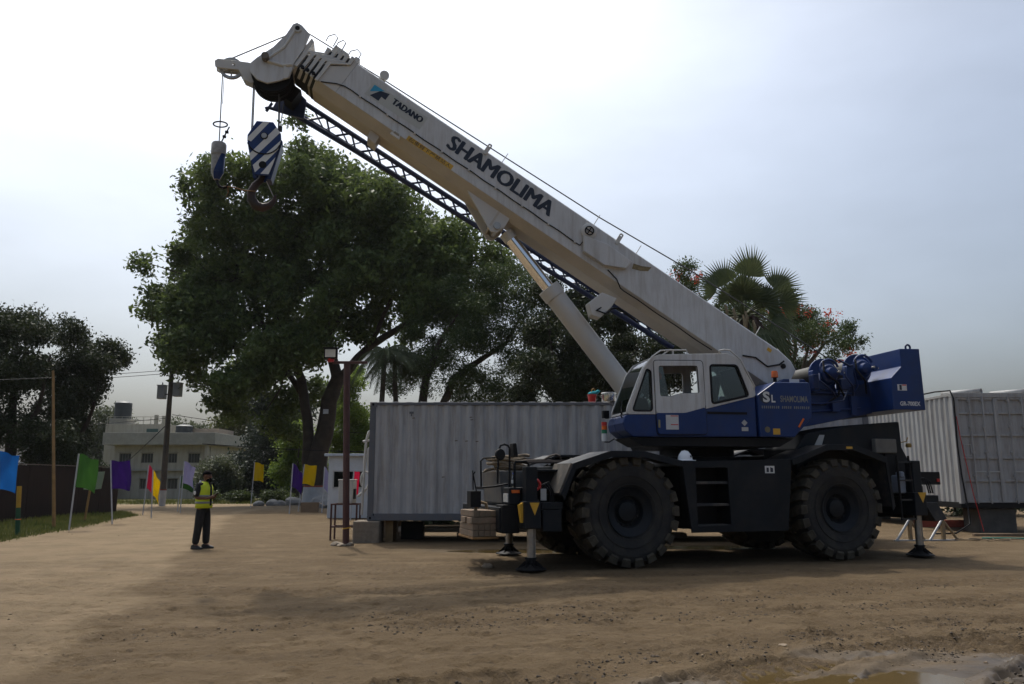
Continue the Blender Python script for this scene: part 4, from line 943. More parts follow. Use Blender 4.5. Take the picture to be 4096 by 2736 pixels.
part(B_().plate(rnd([(11.5, -0.62), (11.36, -0.62), (11.3, -0.78), (11.36, -0.84)], 0.03), [], 0.03, Matrix(((1, 0, 0, 0), (0, 0, -1, 0.34), (0, 1, 0, 0), (0, 0, 0, 1))), 0.003), 'jib_lug', WHITE2, parent=bh)
for k, y in enumerate((-0.2, -0.07, 0.07, 0.2)):
    part(B_().lathe([(0.05, -0.03), (0.3, -0.02), (0.38, -0.035), (0.385, -0.02), (0.36, 0.0), (0.385, 0.02), (0.38, 0.035), (0.3, 0.02), (0.05, 0.03)], (11.64, y, -0.82), (0, 1, 0), 40), 'main_sheave', BLACK, smooth=30, parent=bh)
for s in (1, -1):
    part(B_().plate([(12.06, -0.84), (12.15, -0.88), (12.62, -1.15), (12.645, -1.22), (12.58, -1.30), (12.53, -1.30), (12.2, -1.10), (12.0, -1.21), (11.85, -1.18), (11.84, -1.1), (12.03, -1.0)], [rnd([(12.31, -1.04), (12.37, -1.075), (12.345, -1.125), (12.285, -1.09)], 0.02)], 0.03, Matrix(((1, 0, 0, 0), (0, 0, -1, s * 0.09), (0, 1, 0, 0), (0, 0, 0, 1))), 0.004), 'nose_plate', WHITE2, parent=bh)
part(B_().lathe([(0.165, -0.025), (0.215, -0.03), (0.22, -0.02), (0.2, 0), (0.22, 0.02), (0.215, 0.03), (0.165, 0.025)], (12.36, 0, -1.13), (0, 1, 0), 36, True), 'nose_sheave', STEEL, smooth=30, parent=bh)
sp = B_()
for i in range(5):
    t = 2 * math.pi * i / 5 + 0.3
    sp.tube([(12.36 + 0.03 * math.cos(t), 0, -1.14 + 0.03 * math.sin(t)), (12.36 + 0.165 * math.cos(t), 0, -1.14 + 0.165 * math.sin(t))], 0.016, 6)
sp.cyl((12.36, -0.06, -1.14), (12.36, 0.06, -1.14), 0.045)
part(sp, 'sheave_spokes', STEEL, parent=bh)
# ---- ropes
def bw(u, v, l=0.0): return BOOM @ Vector((u, l, v))
rp = MB()
rp.tube([bw(12.49, -0.98), bw(12.04, -0.1), bw(11.80, 0.36), bw(9.95, 0.45), bw(4.84, 0.62), bw(2.6, 0.79), SUP @ Vector((3.2, 0, 3.86))], 0.013, 6)
part(rp, 'hoist_rope', ROPE, smooth=60)

# ---- lift cylinder
def sw(x, z, y=0.0): return SUP @ Vector((x, y, z))
c0, c1 = sw(-3.86, 6.30), sw(-1.05, 2.75)
dv = (c1 - c0).normalized(); cm = c0 + dv * 1.42
lc = part(MB().cyl(cm - dv * 0.02, c1, 0.205, n=32).cyl(cm - dv * 0.02, cm + dv * 0.22, 0.225, n=32), 'lift_cylinder', WHITE2, 0.01, 35)
part(MB().cyl(c0 + dv * 0.12, cm, 0.125, n=28), 'cylinder_rod', CHROME, smooth=40, parent=lc)
part(MB().cyl(c0 + dv * 0.02, c0 + dv * 0.2, 0.14, n=24), 'rod_eye', WHITE2, smooth=40, parent=lc)
pb = cm + dv * 2.35
part(MB().tube([pb + Vector((0.0, -0.22, 0.06)), pb + Vector((0.2, -0.24, 0.2)), pb + Vector((0.3, -0.2, 0.02)), pb + Vector((0.36, -0.16, -0.25))], 0.016), 'cylinder_pipe', STEEL, smooth=60, parent=lc)
# hose reel unit hanging below the boom
part(S_().prism([(-2.05, 5.03), (-1.75, 4.92), (-1.87, 4.74), (-2.1, 4.52), (-2.27, 4.57), (-2.33, 4.81)], -0.55, -0.3), 'boom_light_unit', WHITE2, 0.02)
part(S_().tube([(-2.0, -0.5, 4.78), (-2.18, -0.58, 4.66), (-2.0, -0.58, 4.6), (-1.85, -0.5, 4.72), (-1.7, -0.45, 4.75), (-1.3, -0.4, 4.5)], 0.02), 'unit_hose', BLACK, smooth=60)

# ---- lattice jib stowed along the far side
LJ = -0.72
jib = part(B_().tube([(11.42, LJ, -0.63), (6.9, LJ, -0.55), (2.0, LJ, -0.42)], 0.053), 'jib', BLUED, smooth=60)
part(B_().tube([(11.05, LJ, -0.94), (9.86, LJ, -0.87), (7.0, LJ, -0.76), (2.0, LJ, -0.56)], 0.053), 'jib_chord', BLUED, smooth=60, parent=jib)
part(B_().tube([(11.3, LJ - 0.42, -0.74), (2.0, LJ - 0.3, -0.48)], 0.045), 'jib_chord', BLUED, smooth=60, parent=jib)
def ju(u): return -0.63 + (11.42 - u) * 0.0222
def jl(u): return -0.94 + (11.05 - u) * 0.042
us = list(np.arange(10.9, 2.2, -0.6))
for i, (a, b2) in enumerate(zip(us[:-1], us[1:])):
    fr = LJ - 0.42 + 0.12 * i / len(us); jm = lambda u_: -0.74 + (11.3 - u_) * 0.028
    m_ = (a + b2) / 2
    br = B_().tube([(a, LJ, jl(a)), (m_, LJ, ju(m_))], 0.022, 6).tube([(m_, LJ, ju(m_)), (b2, LJ, jl(b2))], 0.022, 6)
    br.tube([(a, LJ, ju(a)), (m_, fr, jm(m_)), (b2, LJ, ju(b2))], 0.017, 6).tube([(a, LJ, jl(a)), (m_, fr, jm(m_)), (b2, LJ, jl(b2))], 0.017, 6)
    part(br, 'jib_bracing', BLUED, smooth=60, parent=jib)
part(B_().plate([(11.56, -0.75), (11.45, -0.46), (11.3, -0.55), (11.08, -0.60), (10.9, -0.95), (11.17, -1.05), (11.5, -1.13)], [rnd([(11.36, -0.78), (11.28, -0.7), (11.22, -0.86)], 0.03)], 0.06, Matrix(((1, 0, 0, 0), (0, 0, -1, LJ + 0.1), (0, 1, 0, 0), (0, 0, 0, 1))), 0.005), 'jib_head_plate', BLUED, parent=jib)
part(B_().tube([(11.15, LJ + 0.1, -1.02), (11.58, LJ + 0.1, -1.16), (11.62, LJ + 0.1, -1.22)], 0.035).tube([(11.58, LJ + 0.1, -1.05), (11.57, LJ + 0.1, -1.25)], 0.03).tube([(11.57, LJ + 0.1, -1.06), (11.66, LJ + 0.1, -1.0), (11.68, LJ + 0.1, -0.9)], 0.01), 'jib_latch', BLUED, smooth=60, parent=jib)
part(B_().box(11.15, 11.35, -0.62, -0.2, -0.95, -0.62), 'jib_mount', BLACK, 0.01, parent=jib)

# ================================================================ things on and below the crane
def car_w(x, y, z):
    return Matrix.Translation((3.65, 15.92, 0)) @ Matrix.Rotation(R(18), 4, 'Z') @ Vector((x, y, z))
def sup_w(x, y, z):
    return Matrix.Translation((3.65, 15.92, 0)) @ Matrix.Rotation(R(11), 4, 'Z') @ Vector((x, y, z))
# main hook block
hp = sup_w(-8.5, 0, 6.4)
hk = thing('hook_block', 'blue and white striped main hook block hanging under the boom head', 'hook block', tuple(hp), R(11))
hz = lambda p: (p[0] + 8.5, p[1] - 6.4)
chk = [hz(p) for p in [(-8.8, 7.83), (-8.65, 8.12), (-8.35, 8.12), (-8.2, 7.9), (-8.19, 7.8), (-8.38, 7.06), (-8.63, 7.06), (-8.8, 7.72)]]
def hpart(mb, nm, m, parent=None, bevel=0.0, smooth=None): return mb.build(nm, m, parent or hk, bevel=bevel, smooth=smooth)
ck = hpart(MB().prism(chk, -0.20, -0.16), 'cheek_plate', BLUE, bevel=0.006)
hpart(MB().prism(chk, 0.16, 0.20), 'cheek_plate', BLUE, bevel=0.006)
for s in (-1, 1):
    hpart(MB().prism([hz(p) for p in [(-8.8, 7.7), (-8.76, 7.7), (-8.6, 7.0), (-8.66, 7.0)]], s * 0.13 - 0.03, s * 0.13 + 0.03), 'cheek_strap', BLUED)
hpart(MB().prism([hz(p) for p in [(-8.24, 7.7), (-8.18, 7.7), (-8.34, 7.0), (-8.42, 7.0)]], -0.16, 0.16), 'cheek_strap', BLUED)
def stripe(pts): return MB().add([(p[0] + 8.5, -0.2035, p[1] - 6.4) for p in pts], [tuple(range(len(pts)))])
for pts in ([(-8.53, 8.118), (-8.41, 8.118), (-8.73, 7.70), (-8.795, 7.735), (-8.78, 7.80)],
            [(-8.29, 8.02), (-8.215, 7.92), (-8.72, 7.32), (-8.745, 7.46)],
            [(-8.20, 7.76), (-8.235, 7.58), (-8.60, 7.13), (-8.63, 7.10), (-8.675, 7.24)],
            [(-8.275, 7.43), (-8.31, 7.30), (-8.385, 7.08), (-8.53, 7.08)]):
    hpart(stripe(pts), 'white_stripe', INKW, ck)
for bz in (1.43, 0.86): hpart(MB().lathe([(0, 0), (0.07, 0)], (0.0, -0.206, bz), (0, 1, 0), 20), 'bore_hole', BLACK, ck)
hpart(MB().tube([(0.31 * math.cos(t), -0.21, 1.38 + 0.31 * math.sin(t)) for t in np.linspace(3.5, 5.9, 14)], 0.012, 6), 'rope_groove', BLACK, ck)
hpart(MB().cyl((0, -0.23, 1.43), (0, 0.23, 1.43), 0.05), 'axle', STEEL, smooth=40)
for y in (-0.08, 0.08):
    hpart(MB().lathe([(0.04, -0.03), (0.22, -0.02), (0.27, -0.035), (0.25, 0), (0.27, 0.035), (0.22, 0.02), (0.04, 0.03)], (0, y, 1.38), (0, 1, 0), 32), 'sheave', BLACK, smooth=30)
hook_c = [(-0.02, 0.72), (-0.05, 0.62), (-0.14, 0.52), (-0.20, 0.38), (-0.19, 0.24), (-0.1, 0.12), (0.02, 0.09), (0.14, 0.14), (0.215, 0.24), (0.24, 0.35)]
hpart(MB().tube([(p[0], 0, p[1]) for p in hook_c], [0.055, 0.06, 0.07, 0.08, 0.088, 0.092, 0.085, 0.066, 0.045, 0.018], 12), 'hook', mat('hook_iron', (0.045, 0.035, 0.03), 0.6, 0.4, var=0.3, dirt=(0.14, 0.05, 0.025), damt=0.4), smooth=60)
hpart(MB().tube([(0.06, 0, 0.62), (0.2, 0.02, 0.33)], 0.01, 6), 'safety_latch', STEEL)
rpx = MB()
def hl_(x, z): return (x + 8.5, 0, z - 6.4)
for y in (-0.08, 0.08):
    rpx.tube([(-0.265, y, 2.6), (-0.25, y, 1.5)], 0.011, 6)
    rpx.tube([(0.21, y, 2.45), (0.24, y, 1.5)], 0.011, 6)
rpx.tube([(0.3, 0, 2.2), (0.27, -0.05, 1.72)], 0.01, 6).box(0.22, 0.3, -0.06, 0.0, 1.62, 1.72)
hpart(rpx, 'hoist_rope_falls', ROPE, smooth=60)
# auxiliary hook
ap = sup_w(-9.33, 0, 6.95)
ah = thing('auxiliary_hook', 'slim white and blue auxiliary hook weight on a single rope', 'crane hook', tuple(ap), R(11))
def apart(mb, nm, m, parent=None, smooth=None): return mb.build(nm, m, parent or ah, smooth=smooth)
wt = apart(MB().lathe([(0.0, 0.02), (0.055, 0.03), (0.115, 0.17), (0.115, 0.2), (0.12, 0.5), (0.135, 0.52), (0.135, 0.72), (0.12, 0.75), (0.0, 0.76)], (0, 0, 0), (0, 0, 1), 28), 'hook_weight', mat('grimy_white', (0.3, 0.29, 0.27), 0.6, var=0.15, scale=8, dirt=(0.06, 0.055, 0.05), damt=0.7, dscale=9), smooth=35)
# blue band winding down the weight
band = MB(); vs_, fs_ = [], []
zz = np.linspace(0.03, 0.52, 12)
def rw(z): return float(np.interp(z, [0.02, 0.03, 0.17, 0.2, 0.5, 0.52, 0.72], [0.0, 0.058, 0.118, 0.1185, 0.1235, 0.138, 0.138]))
for z in zz:
    a0 = -math.pi / 2 - 0.9 + (z / 0.52) * 1.5
    for j in range(9):
        t = a0 + j * 1.9 / 8
        vs_.append((rw(z) * math.cos(t), rw(z) * math.sin(t), z))
for i in range(len(zz) - 1):
    fs_ += [(i * 9 + j, i * 9 + j + 1, (i + 1) * 9 + j + 1, (i + 1) * 9 + j) for j in range(8)]
apart(band.add(vs_, fs_), 'blue_band', BLUE, wt, 60)
apart(MB().tube([(-0.02, 0, 2.2), (0.0, 0, 0.74)], 0.011, 6).tube([(0.01, 0, 2.2), (0.015, 0, 1.55)], 0.006, 6), 'hook_rope', ROPE)
apart(MB().tube([(0.125 * math.cos(t), 0.125 * math.sin(t), 1.13 + 0.01 * math.cos(t)) for t in np.linspace(0, 6.28, 28)[:-1]], 0.014, 8, True), 'limit_ring', BLACK, smooth=60)
apart(MB().tube([(0.03, 0, 0.75), (0.10, -0.02, 0.92), (0.17, -0.03, 1.08)], 0.014, 6).box(0.06, 0.12, -0.05, 0.0, 0.86, 0.9).box(0.1, 0.16, -0.06, -0.01, 0.95, 0.99), 'rope_tail', BLACK)
apart(MB().tube([(0.0, 0, 0.04), (0.02, 0, -0.04), (0.06, 0, -0.10), (0.12, 0, -0.12), (0.18, 0, -0.10), (0.2, 0, -0.04)], [0.03, 0.028, 0.03, 0.03, 0.022, 0.01], 8), 'small_hook', BLACK, smooth=60)
apart(MB().tube([(0.12, 0, -0.09), (0.3, -0.02, -0.1), (0.5, -0.05, -0.16), (0.72, -0.13, -0.19)], 0.012, 6).tube([(0.2, 0, -0.1), (0.22, 0, -0.2), (0.19, 0, -0.28)], 0.01, 6), 'tie_strap', mat('brown_strap', (0.16, 0.08, 0.02), 0.8))

# helmet on the deck
hp = car_w(-1.08, -1.42, 1.785)
hm = thing('safety_helmet', 'white safety helmet lying on the crane deck', 'helmet', tuple(hp), R(20))
HW = mat('helmet_white', (0.72, 0.74, 0.75), 0.3, var=0.04)
shell = MB()
vs_, fs_ = [], []
for i in range(9):
    ph = i / 8 * math.pi / 2
    for j in range(28):
        t = 2 * math.pi * j / 28
        vs_.append((0.135 * math.cos(ph) * math.cos(t), 0.11 * math.cos(ph) * math.sin(t), 0.03 + 0.15 * math.sin(ph)))
for i in range(8): fs_ += [(i * 28 + j, i * 28 + (j + 1) % 28, (i + 1) * 28 + (j + 1) % 28, (i + 1) * 28 + j) for j in range(28)]
shell.add(vs_, fs_)
shell.build('shell', HW, hm, smooth=60)
MB().lathe([(0.125, 0.035), (0.15, 0.02), (0.152, 0.012), (0.125, 0.02)], (0, 0, 0), (0, 0, 1), 28, True).prism([(0.1, -0.08), (0.19, -0.05), (0.2, 0.05), (0.1, 0.08)], 0.012, 0.024, 'z').build('brim', HW, hm, smooth=40)
MB().tube([(-0.12, 0, 0.10), (-0.06, 0, 0.172), (0, 0, 0.186), (0.06, 0, 0.172), (0.12, 0, 0.10)], 0.012, 6).build('crown_ridge', HW, hm, smooth=60)
MB().add([(0.03, -0.118, 0.07), (0.07, -0.107, 0.07), (0.065, -0.1, 0.1), (0.035, -0.108, 0.105)], [(0, 1, 2, 3)]).build('badge', INK, hm)

# timber blocks lashed on the front tray
TIM = mat('weathered_timber', (0.18, 0.135, 0.09), 0.85, var=0.3, scale=6, dirt=(0.3, 0.13, 0.08), damt=0.35, dscale=4, bump=0.3)
layers = [('bottom', 0.54, 4, 'y'), ('second', 0.645, 4, 'y'), ('third', 0.75, 1, 'x'), ('top', 0.86, 4, 'y')]
for nm, z, cnt, ax in layers:
    for k in range(cnt):
        h = 0.098
        if ax == 'y':
            x0 = -4.84 + k * 0.1 + (0.012 if nm == 'top' else 0); mb = MB().box(0, 0.094, 0, 0.85, 0, h)
            loc = car_w(x0, -1.0 + random.uniform(-0.012, 0.012), z)
            lab = f'squared timber block, {["leftmost", "second from left", "third from left", "rightmost"][k]} in the {nm} layer on the crane tray'
        else:
            mb = MB().box(0, 0.46, 0, 0.3, 0, h); loc = car_w(-4.87, -1.02, z)
            lab = 'long timber plank lying crosswise as third layer on the crane tray'
        o = mb.build('timber_block', TIM, bevel=0.006)
        o.location = loc; o.rotation_euler = (0, 0, R(18 + random.uniform(-1.5, 1.5)))
        props(o, lab, 'timber block', 'timber blocks on the front tray')
o = MB().box(0, 0.46, 0, 0.3, 0, 0.098).build('timber_block', TIM, bevel=0.006); o.location = car_w(-4.87, -0.6, 0.75); o.rotation_euler = (0, 0, R(18))
props(o, 'rear timber plank of the third layer on the crane tray', 'timber block', 'timber blocks on the front tray')
o = MB().tube([(0.0, 0, 0.0), (0.02, 0, 0.08), (0.1, 0, 0.14), (0.18, 0, 0.12), (0.2, 0, 0.03)], 0.028, 6).build('lashing_strap', mat('tan_strap', (0.22, 0.15, 0.08), 0.85), smooth=60)
o.location = car_w(-4.78, -0.92, 0.955); o.rotation_euler = (0, 0, R(18)); props(o, 'tan strap looped on top of the timber blocks', 'strap')
# rope heap on the front of the carrier
ROPEM = mat('hemp_rope', (0.17, 0.13, 0.085), 0.9, var=0.35, scale=25, bump=0.4, bscale=60)
rh = thing('rope_heap', 'heap of dusty brown rope coiled on the carrier front', 'rope', tuple(car_w(-4.0, -0.35, 1.625)), R(18))
for k in range(9):
    a, b2 = random.uniform(0.24, 0.36), random.uniform(0.2, 0.34); z = 0.02 + 0.028 * k; ox, oy, tl_ = random.uniform(-0.06, 0.06), random.uniform(-0.06, 0.06), random.uniform(-0.04, 0.04)
    MB().tube([(ox + a * math.cos(t) * (1 + 0.06 * math.sin(3 * t + k)), oy + b2 * math.sin(t), z + tl_ * math.cos(t) + 0.01 * math.sin(5 * t)) for t in np.linspace(0, 6.28, 30)[:-1]], 0.026, 7, True).build('rope_turn', ROPEM, rh, smooth=60)
MB().tube([(-0.3, 0, 0.03), (-0.45, -0.05, 0.0), (-0.5, -0.06, -0.03)], [0.026, 0.03, 0.012], 7).build('rope_end', ROPEM, rh, smooth=60)
slg = thing('sling_bundle', 'bundle of dark wire slings laid between rope heap and front fender', 'sling', tuple(car_w(-3.6, -0.6, 1.66)), R(18))
SLM = mat('sling_brown', (0.06, 0.045, 0.036), 0.8, var=0.3, scale=20)
for k in range(7):
    y = -0.18 + 0.06 * k
    MB().tube([(-0.2, y, 0.10 + 0.012 * k), (0.2, y + 0.05 * math.sin(k), 0.11 + 0.014 * (k % 4)), (0.6, y + 0.04, 0.10 + 0.014 * (k % 3)), (1.0, y, 0.09 + 0.01 * k)], 0.02, 6).build('sling', SLM, slg, smooth=60)
MB().tube([(0.15, 0, 0.15), (0.28, 0, 0.22), (0.4, 0.02, 0.25), (0.48, 0.03, 0.22), (0.5, 0.03, 0.15)], 0.02, 6).build('sling_loop', SLM, slg, smooth=60)
MB().cyl((0.62, -0.1, 0.16), (0.78, -0.1, 0.17), 0.022, n=10).build('sling_ferrule', STEEL, slg, smooth=40)
bt = thing('water_bottle', 'clear plastic water bottle with blue cap beside the mirror post', 'bottle', tuple(car_w(-4.16, -1.08, 1.345)), R(18))
MB().lathe([(0, 0), (0.035, 0), (0.036, 0.14), (0.03, 0.17), (0.014, 0.2), (0.014, 0.215)], (0, 0, 0), (0, 0, 1), 18).build('bottle_body', glass_mat('bottle_plastic', (0.75, 0.82, 0.88), 0.1, 0.1), bt, smooth=50)
MB().lathe([(0, 0.24), (0.017, 0.238), (0.018, 0.212), (0, 0.212)], (0, 0, 0), (0, 0, 1), 14).build('cap', mat('cap_blue', (0.02, 0.08, 0.45), 0.4), bt, smooth=40)
MB().lathe([(0.0366, 0.06), (0.037, 0.12)], (0, 0, 0), (0, 0, 1), 18).build('bottle_label', INKW, bt, smooth=50)
# ================================================================ containers
CGREY = mat('container_grey', (0.4, 0.4, 0.4), 0.6, var=0.1, scale=1.5, dirt=(0.15, 0.125, 0.10), damt=0.7, dscale=1.2, streak=True)
CFRAME = mat('container_frame', (0.12, 0.13, 0.145), 0.6, var=0.15, dirt=(0.14, 0.08, 0.05), damt=0.4, dscale=3)
CWHITE = mat('container_white', (0.34, 0.34, 0.335), 0.6, var=0.09, scale=1.5, dirt=(0.15, 0.12, 0.09), damt=0.7, dscale=1.3, streak=True)
def corr(L, z0, z1, pitch=0.278, d=0.036):
    prof = []; x = 0.0
    while x < L - 1e-6:
        for dx, yy in ((0, 0), (pitch * 0.26, 0), (pitch * 0.5, d), (pitch * 0.76, d)):
            if x + dx < L: prof.append((x + dx, yy))
        x += pitch
    prof.append((L, 0))
    k = len(prof)
    return MB().add([(p[0], p[1], z0) for p in prof] + [(p[0], p[1], z1) for p in prof], [(i, i + 1, k + i + 1, k + i) for i in range(k - 1)])
def container(name, label, loc, rz, L, W, H, wall, frame, doors):
    # local: x along the side, y depth, z from the base
    t = thing(name, label, 'container', loc, rz)
    for x in (0, L):
        for y in (0, W):
            xs = (0, 0.14) if x == 0 else (L - 0.14, L); ys = (0, 0.1) if y == 0 else (W - 0.1, W)
            MB().box(*xs, *ys, 0.12, H - 0.12).build('corner_post', frame, t, bevel=0.008)
            for z in (0, H - 0.118):
                c = MB().box(xs[0] - 0.004, xs[1] + 0.03, ys[0] - 0.004, ys[1] + 0.03, z, z + 0.118).build('corner_casting', frame, t, bevel=0.01)
                if y == 0:
                    MB().prism(rnd([(xs[0] + 0.045, z + 0.03), (xs[0] + 0.10, z + 0.03), (xs[0] + 0.10, z + 0.09), (xs[0] + 0.045, z + 0.09)], 0.02), -0.006, 0.004).build('casting_hole', BLACK, c)
    for y in (0.0, W - 0.06):
        MB().box(0.16, L - 0.16, y + 0.012, y + 0.06, H - 0.075, H - 0.004).build('top_rail', frame, t, bevel=0.006)
        MB().box(0.16, L - 0.16, y + 0.012, y + 0.06, 0.004, 0.165).build('bottom_rail', frame, t, bevel=0.006)
    s = corr(L - 0.28, 0.165, H - 0.075); s.v = [(v[0] + 0.14, v[1] + 0.022, v[2]) for v in s.v]; s.build('side_panel', wall, t)
    s = corr(L - 0.28, 0.165, H - 0.075); s.v = [(v[0] + 0.14, W - 0.022 - v[1], v[2]) for v in s.v]; s.build('side_panel', wall, t)
    MB().box(0.1, L - 0.1, 0.05, W - 0.05, H - 0.04, H - 0.015).build('roof_panel', wall, t)
    MB().box(0.1, L - 0.1, 0.06, W - 0.06, 0.06, 0.12).build('floor', BLACK, t)
    rb = MB()
    for k in range(int(L / 0.33)):
        x = 0.2 + k * 0.33
        rb.box(x, x + 0.16, 0.06, W - 0.06, H - 0.016, H + 0.012)
    rb.build('roof_ribs', wall, t, bevel=0.006)
    for x, o_ in ((0.0, 0), (L, 1)):
        if doors and o_ == 0: continue
        e = corr(W - 0.2, 0.165, H - 0.075)
        e.v = [((v[1] + 0.03) if o_ == 0 else (L - 0.03 - v[1]), v[0] + 0.1, v[2]) for v in e.v]
        e.build('end_panel', wall, t)
        MB().box(*((0.01, 0.08) if o_ == 0 else (L - 0.08, L - 0.01)), 0.1, W - 0.1, 0.0, 0.165).build('end_sill', frame, t)
        MB().box(*((0.01, 0.08) if o_ == 0 else (L - 0.08, L - 0.01)), 0.1, W - 0.1, H - 0.1, H).build('end_header', frame, t)
    return t
CZ = 0.50
c1 = container('shipping_container', 'long grey corrugated container on concrete blocks behind the crane', (-3.42, 19.2, CZ), 0, 12.0, 2.44, 2.80, CGREY, CFRAME, False)
MB().box(0.95, 1.05, -0.004, 0.03, 2.52, 2.57).box(0.985, 1.015, -0.012, 0.0, 2.46, 2.57).build('vent_cover', CFRAME, c1)
sm = MB()
for x, z in ((1.02, 2.4), (2.4, 2.42), (2.42, 2.36), (2.05, 1.86), (2.3, 1.85), (2.55, 1.84), (1.75, 1.0)):
    sm.add([(x, -0.001 + 0.02, z), (x + 0.07, 0.019, z + 0.01), (x + 0.06, 0.019, z + 0.03), (x, 0.019, z + 0.025)], [(0, 1, 2, 3)])
sm.build('scuff_marks', mat('scuff', (0.16, 0.13, 0.1), 0.8), c1)
# the second container: its doors face the yard
DY = 22.5
c2 = thing('shipping_container', 'white container at right edge with double doors facing the yard', 'container', (12.45, DY, 0.67), 0)
W2, H2, L2 = 2.44, 3.2, 9.0
CW2 = CWHITE
for x in (0, W2):
    xs = (0, 0.11) if x == 0 else (W2 - 0.11, W2)
    for y in (0, L2 - 0.12): MB().box(*xs, y, y + 0.12, 0.12, H2 - 0.12).build('corner_post', CW2, c2, bevel=0.008)
    for y in (0, L2 - 0.16):
        for z in (0, H2 - 0.12): MB().box(xs[0] - 0.004, xs[1] + 0.004, y - 0.004, y + 0.16, z, z + 0.12).build('corner_casting', CW2 if z else BLACK, c2, bevel=0.01)
    s = corr(L2 - 0.24, 0.16, H2 - 0.08); s.v = [((v[1] + 0.02) if x == 0 else (W2 - 0.02 - v[1]), v[0] + 0.12, v[2]) for v in s.v]; s.build('side_panel', CW2, c2)
    MB().box(*((0.012, 0.06) if x == 0 else (W2 - 0.06, W2 - 0.012)), 0.16, L2 - 0.16, H2 - 0.08, H2 - 0.004).build('top_rail', CW2, c2, bevel=0.006)
    MB().box(*((0.012, 0.06) if x == 0 else (W2 - 0.06, W2 - 0.012)), 0.16, L2 - 0.16, 0.0, 0.16).build('bottom_rail', BLACK, c2, bevel=0.006)
MB().box(0.05, W2 - 0.05, 0.1, L2 - 0.1, H2 - 0.04, H2 - 0.01).build('roof_panel', CW2, c2)
MB().box(0.05, W2 - 0.05, 0.1, L2 - 0.1, 0.08, 0.14).build('floor', BLACK, c2)
MB().box(0.11, W2 - 0.11, L2 - 0.1, L2 - 0.05, 0.1, H2 - 0.1).build('end_panel', CW2, c2)
MB().box(0.11, W2 - 0.11, 0.0, 0.1, 0.0, 0.14).build('door_sill', BLACK, c2, bevel=0.006)
MB().box(0.11, W2 - 0.11, 0.0, 0.1, H2 - 0.13, H2).build('door_header', CW2, c2, bevel=0.006)
for k in range(2):
    x0 = 0.115 + k * 1.11; x1 = x0 + 1.10
    d = MB().box(x0, x1, 0.06, 0.08, 0.145, H2 - 0.135).build('door', CW2, c2)
    for a in (x0, x1 - 0.05): MB().box(a, a + 0.06, 0.012, 0.061, 0.15, H2 - 0.14).build('door_stile', CW2, d, bevel=0.005)
    for z in (0.15, 0.72, 1.35, 1.98, 2.6, H2 - 0.19):
        MB().box(x0 + 0.062, x1 - 0.062, 0.016, 0.061, z, z + 0.06).build('door_rail', CW2, d, bevel=0.005)
    for a in (x0 + 0.36, x0 + 0.74):
        MB().cyl((a, -0.005, 0.12), (a, -0.005, H2 - 0.1), 0.019, n=10).build('lock_bar', CW2, d, smooth=50)
        for z in (0.2, 0.85, 1.5, 2.2, H2 - 0.25): MB().box(a - 0.05, a + 0.05, -0.01, 0.03, z, z + 0.06).build('bar_bracket', CW2, d, bevel=0.004)
        MB().box(a - 0.02, a + 0.3, -0.02, -0.008, 0.98, 1.01).build('lock_handle', GREYP, d, bevel=0.003)
    if k == 0:
        MB().plate([(x0 + 0.12, 1.44), (x0 + 0.33, 1.44), (x0 + 0.33, 1.76), (x0 + 0.12, 1.76)], [[(x0 + 0.14, 1.46), (x0 + 0.31, 1.46), (x0 + 0.31, 1.74), (x0 + 0.14, 1.74)]], 0.01, XZ(0.03)).build('marking_frame', GREYP, d)
for k, (x0, x1) in enumerate(((0.3, 0.95), (1.75, 2.35))):
    o = thing('roof_pipe', ['white pipe on the white container roof, left one', 'white pipe on the white container roof, right one'][k], 'pipe', (12.45 + x1, DY + 0.15, 0.67 + H2 + 0.07), 0, 'pipes on the container roof')
    MB().cyl((0, 0, 0), (-(x1 - x0), 0.9, 0), 0.075, n=20, caps=False).build('pipe_wall', CW2, o, smooth=50, solid=0.008)
    MB().box(-(x1 - x0) * .3, -(x1 - x0) * .3 + 0.06, 0.2, 0.4, -0.075, -0.06).build('pipe_chock', GREYP, o)
cab2 = thing('power_cable', 'thick black cable running down the corner of the white container', 'cable', (12.45, DY - 0.02, 0), 0)
MB().tube([(-0.35, 1.2, 3.92), (-0.2, 0.5, 3.95), (-0.04, 0.0, 3.93), (0.03, -0.02, 3.7), (0.02, -0.02, 2.4), (0.05, -0.03, 1.6), (0.12, -0.06, 0.7), (0.06, -0.2, 0.25), (-0.5, -0.5, 0.03), (-1.1, -0.6, 0.02)], 0.022, 8).build('cable_sheath', BLACK, cab2, smooth=60)
MB().tube([(0.06, -0.02, 3.2), (0.12, -0.02, 2.6), (0.32, -0.06, 1.0), (0.48, -0.1, 0.05)], 0.011, 6).build('red_wire', RED, cab2, smooth=60)
CONC = mat('concrete', (0.25, 0.21, 0.16), 0.9, var=0.28, scale=3, dirt=(0.13, 0.085, 0.05), damt=0.8, dscale=2.5, bump=0.4, bscale=14)
def cblock(name, label, x0, x1, y0, y1, z1, m=CONC, z0=-0.03):
    o = MB().box(0, x1 - x0, 0, y1 - y0, z0, z1).build(name, m, bevel=0.03, seg=2)
    o.location = (x0, y0, gz(y0)); return props(o, label, 'concrete block')
cblock('concrete_block', 'square concrete block under the left corner of the grey container', -3.72, -3.1, 19.05, 19.75, CZ - 0.003)
cblock('concrete_block', 'concrete block under the hidden back corner of the grey container', -3.5, -2.9, 20.95, 21.6, CZ - 0.003)
cblock('concrete_block', 'concrete block under the far right end of the grey container', 7.9, 8.6, 19.4, 20.0, CZ - 0.003)
cblock('concrete_block', 'dark concrete block under the doors of the white container', 12.95, 14.0, DY + 0.1, DY + 0.9, 0.665, mat('dark_concrete', (0.08, 0.073, 0.064), 0.9, var=0.3, bump=0.3))
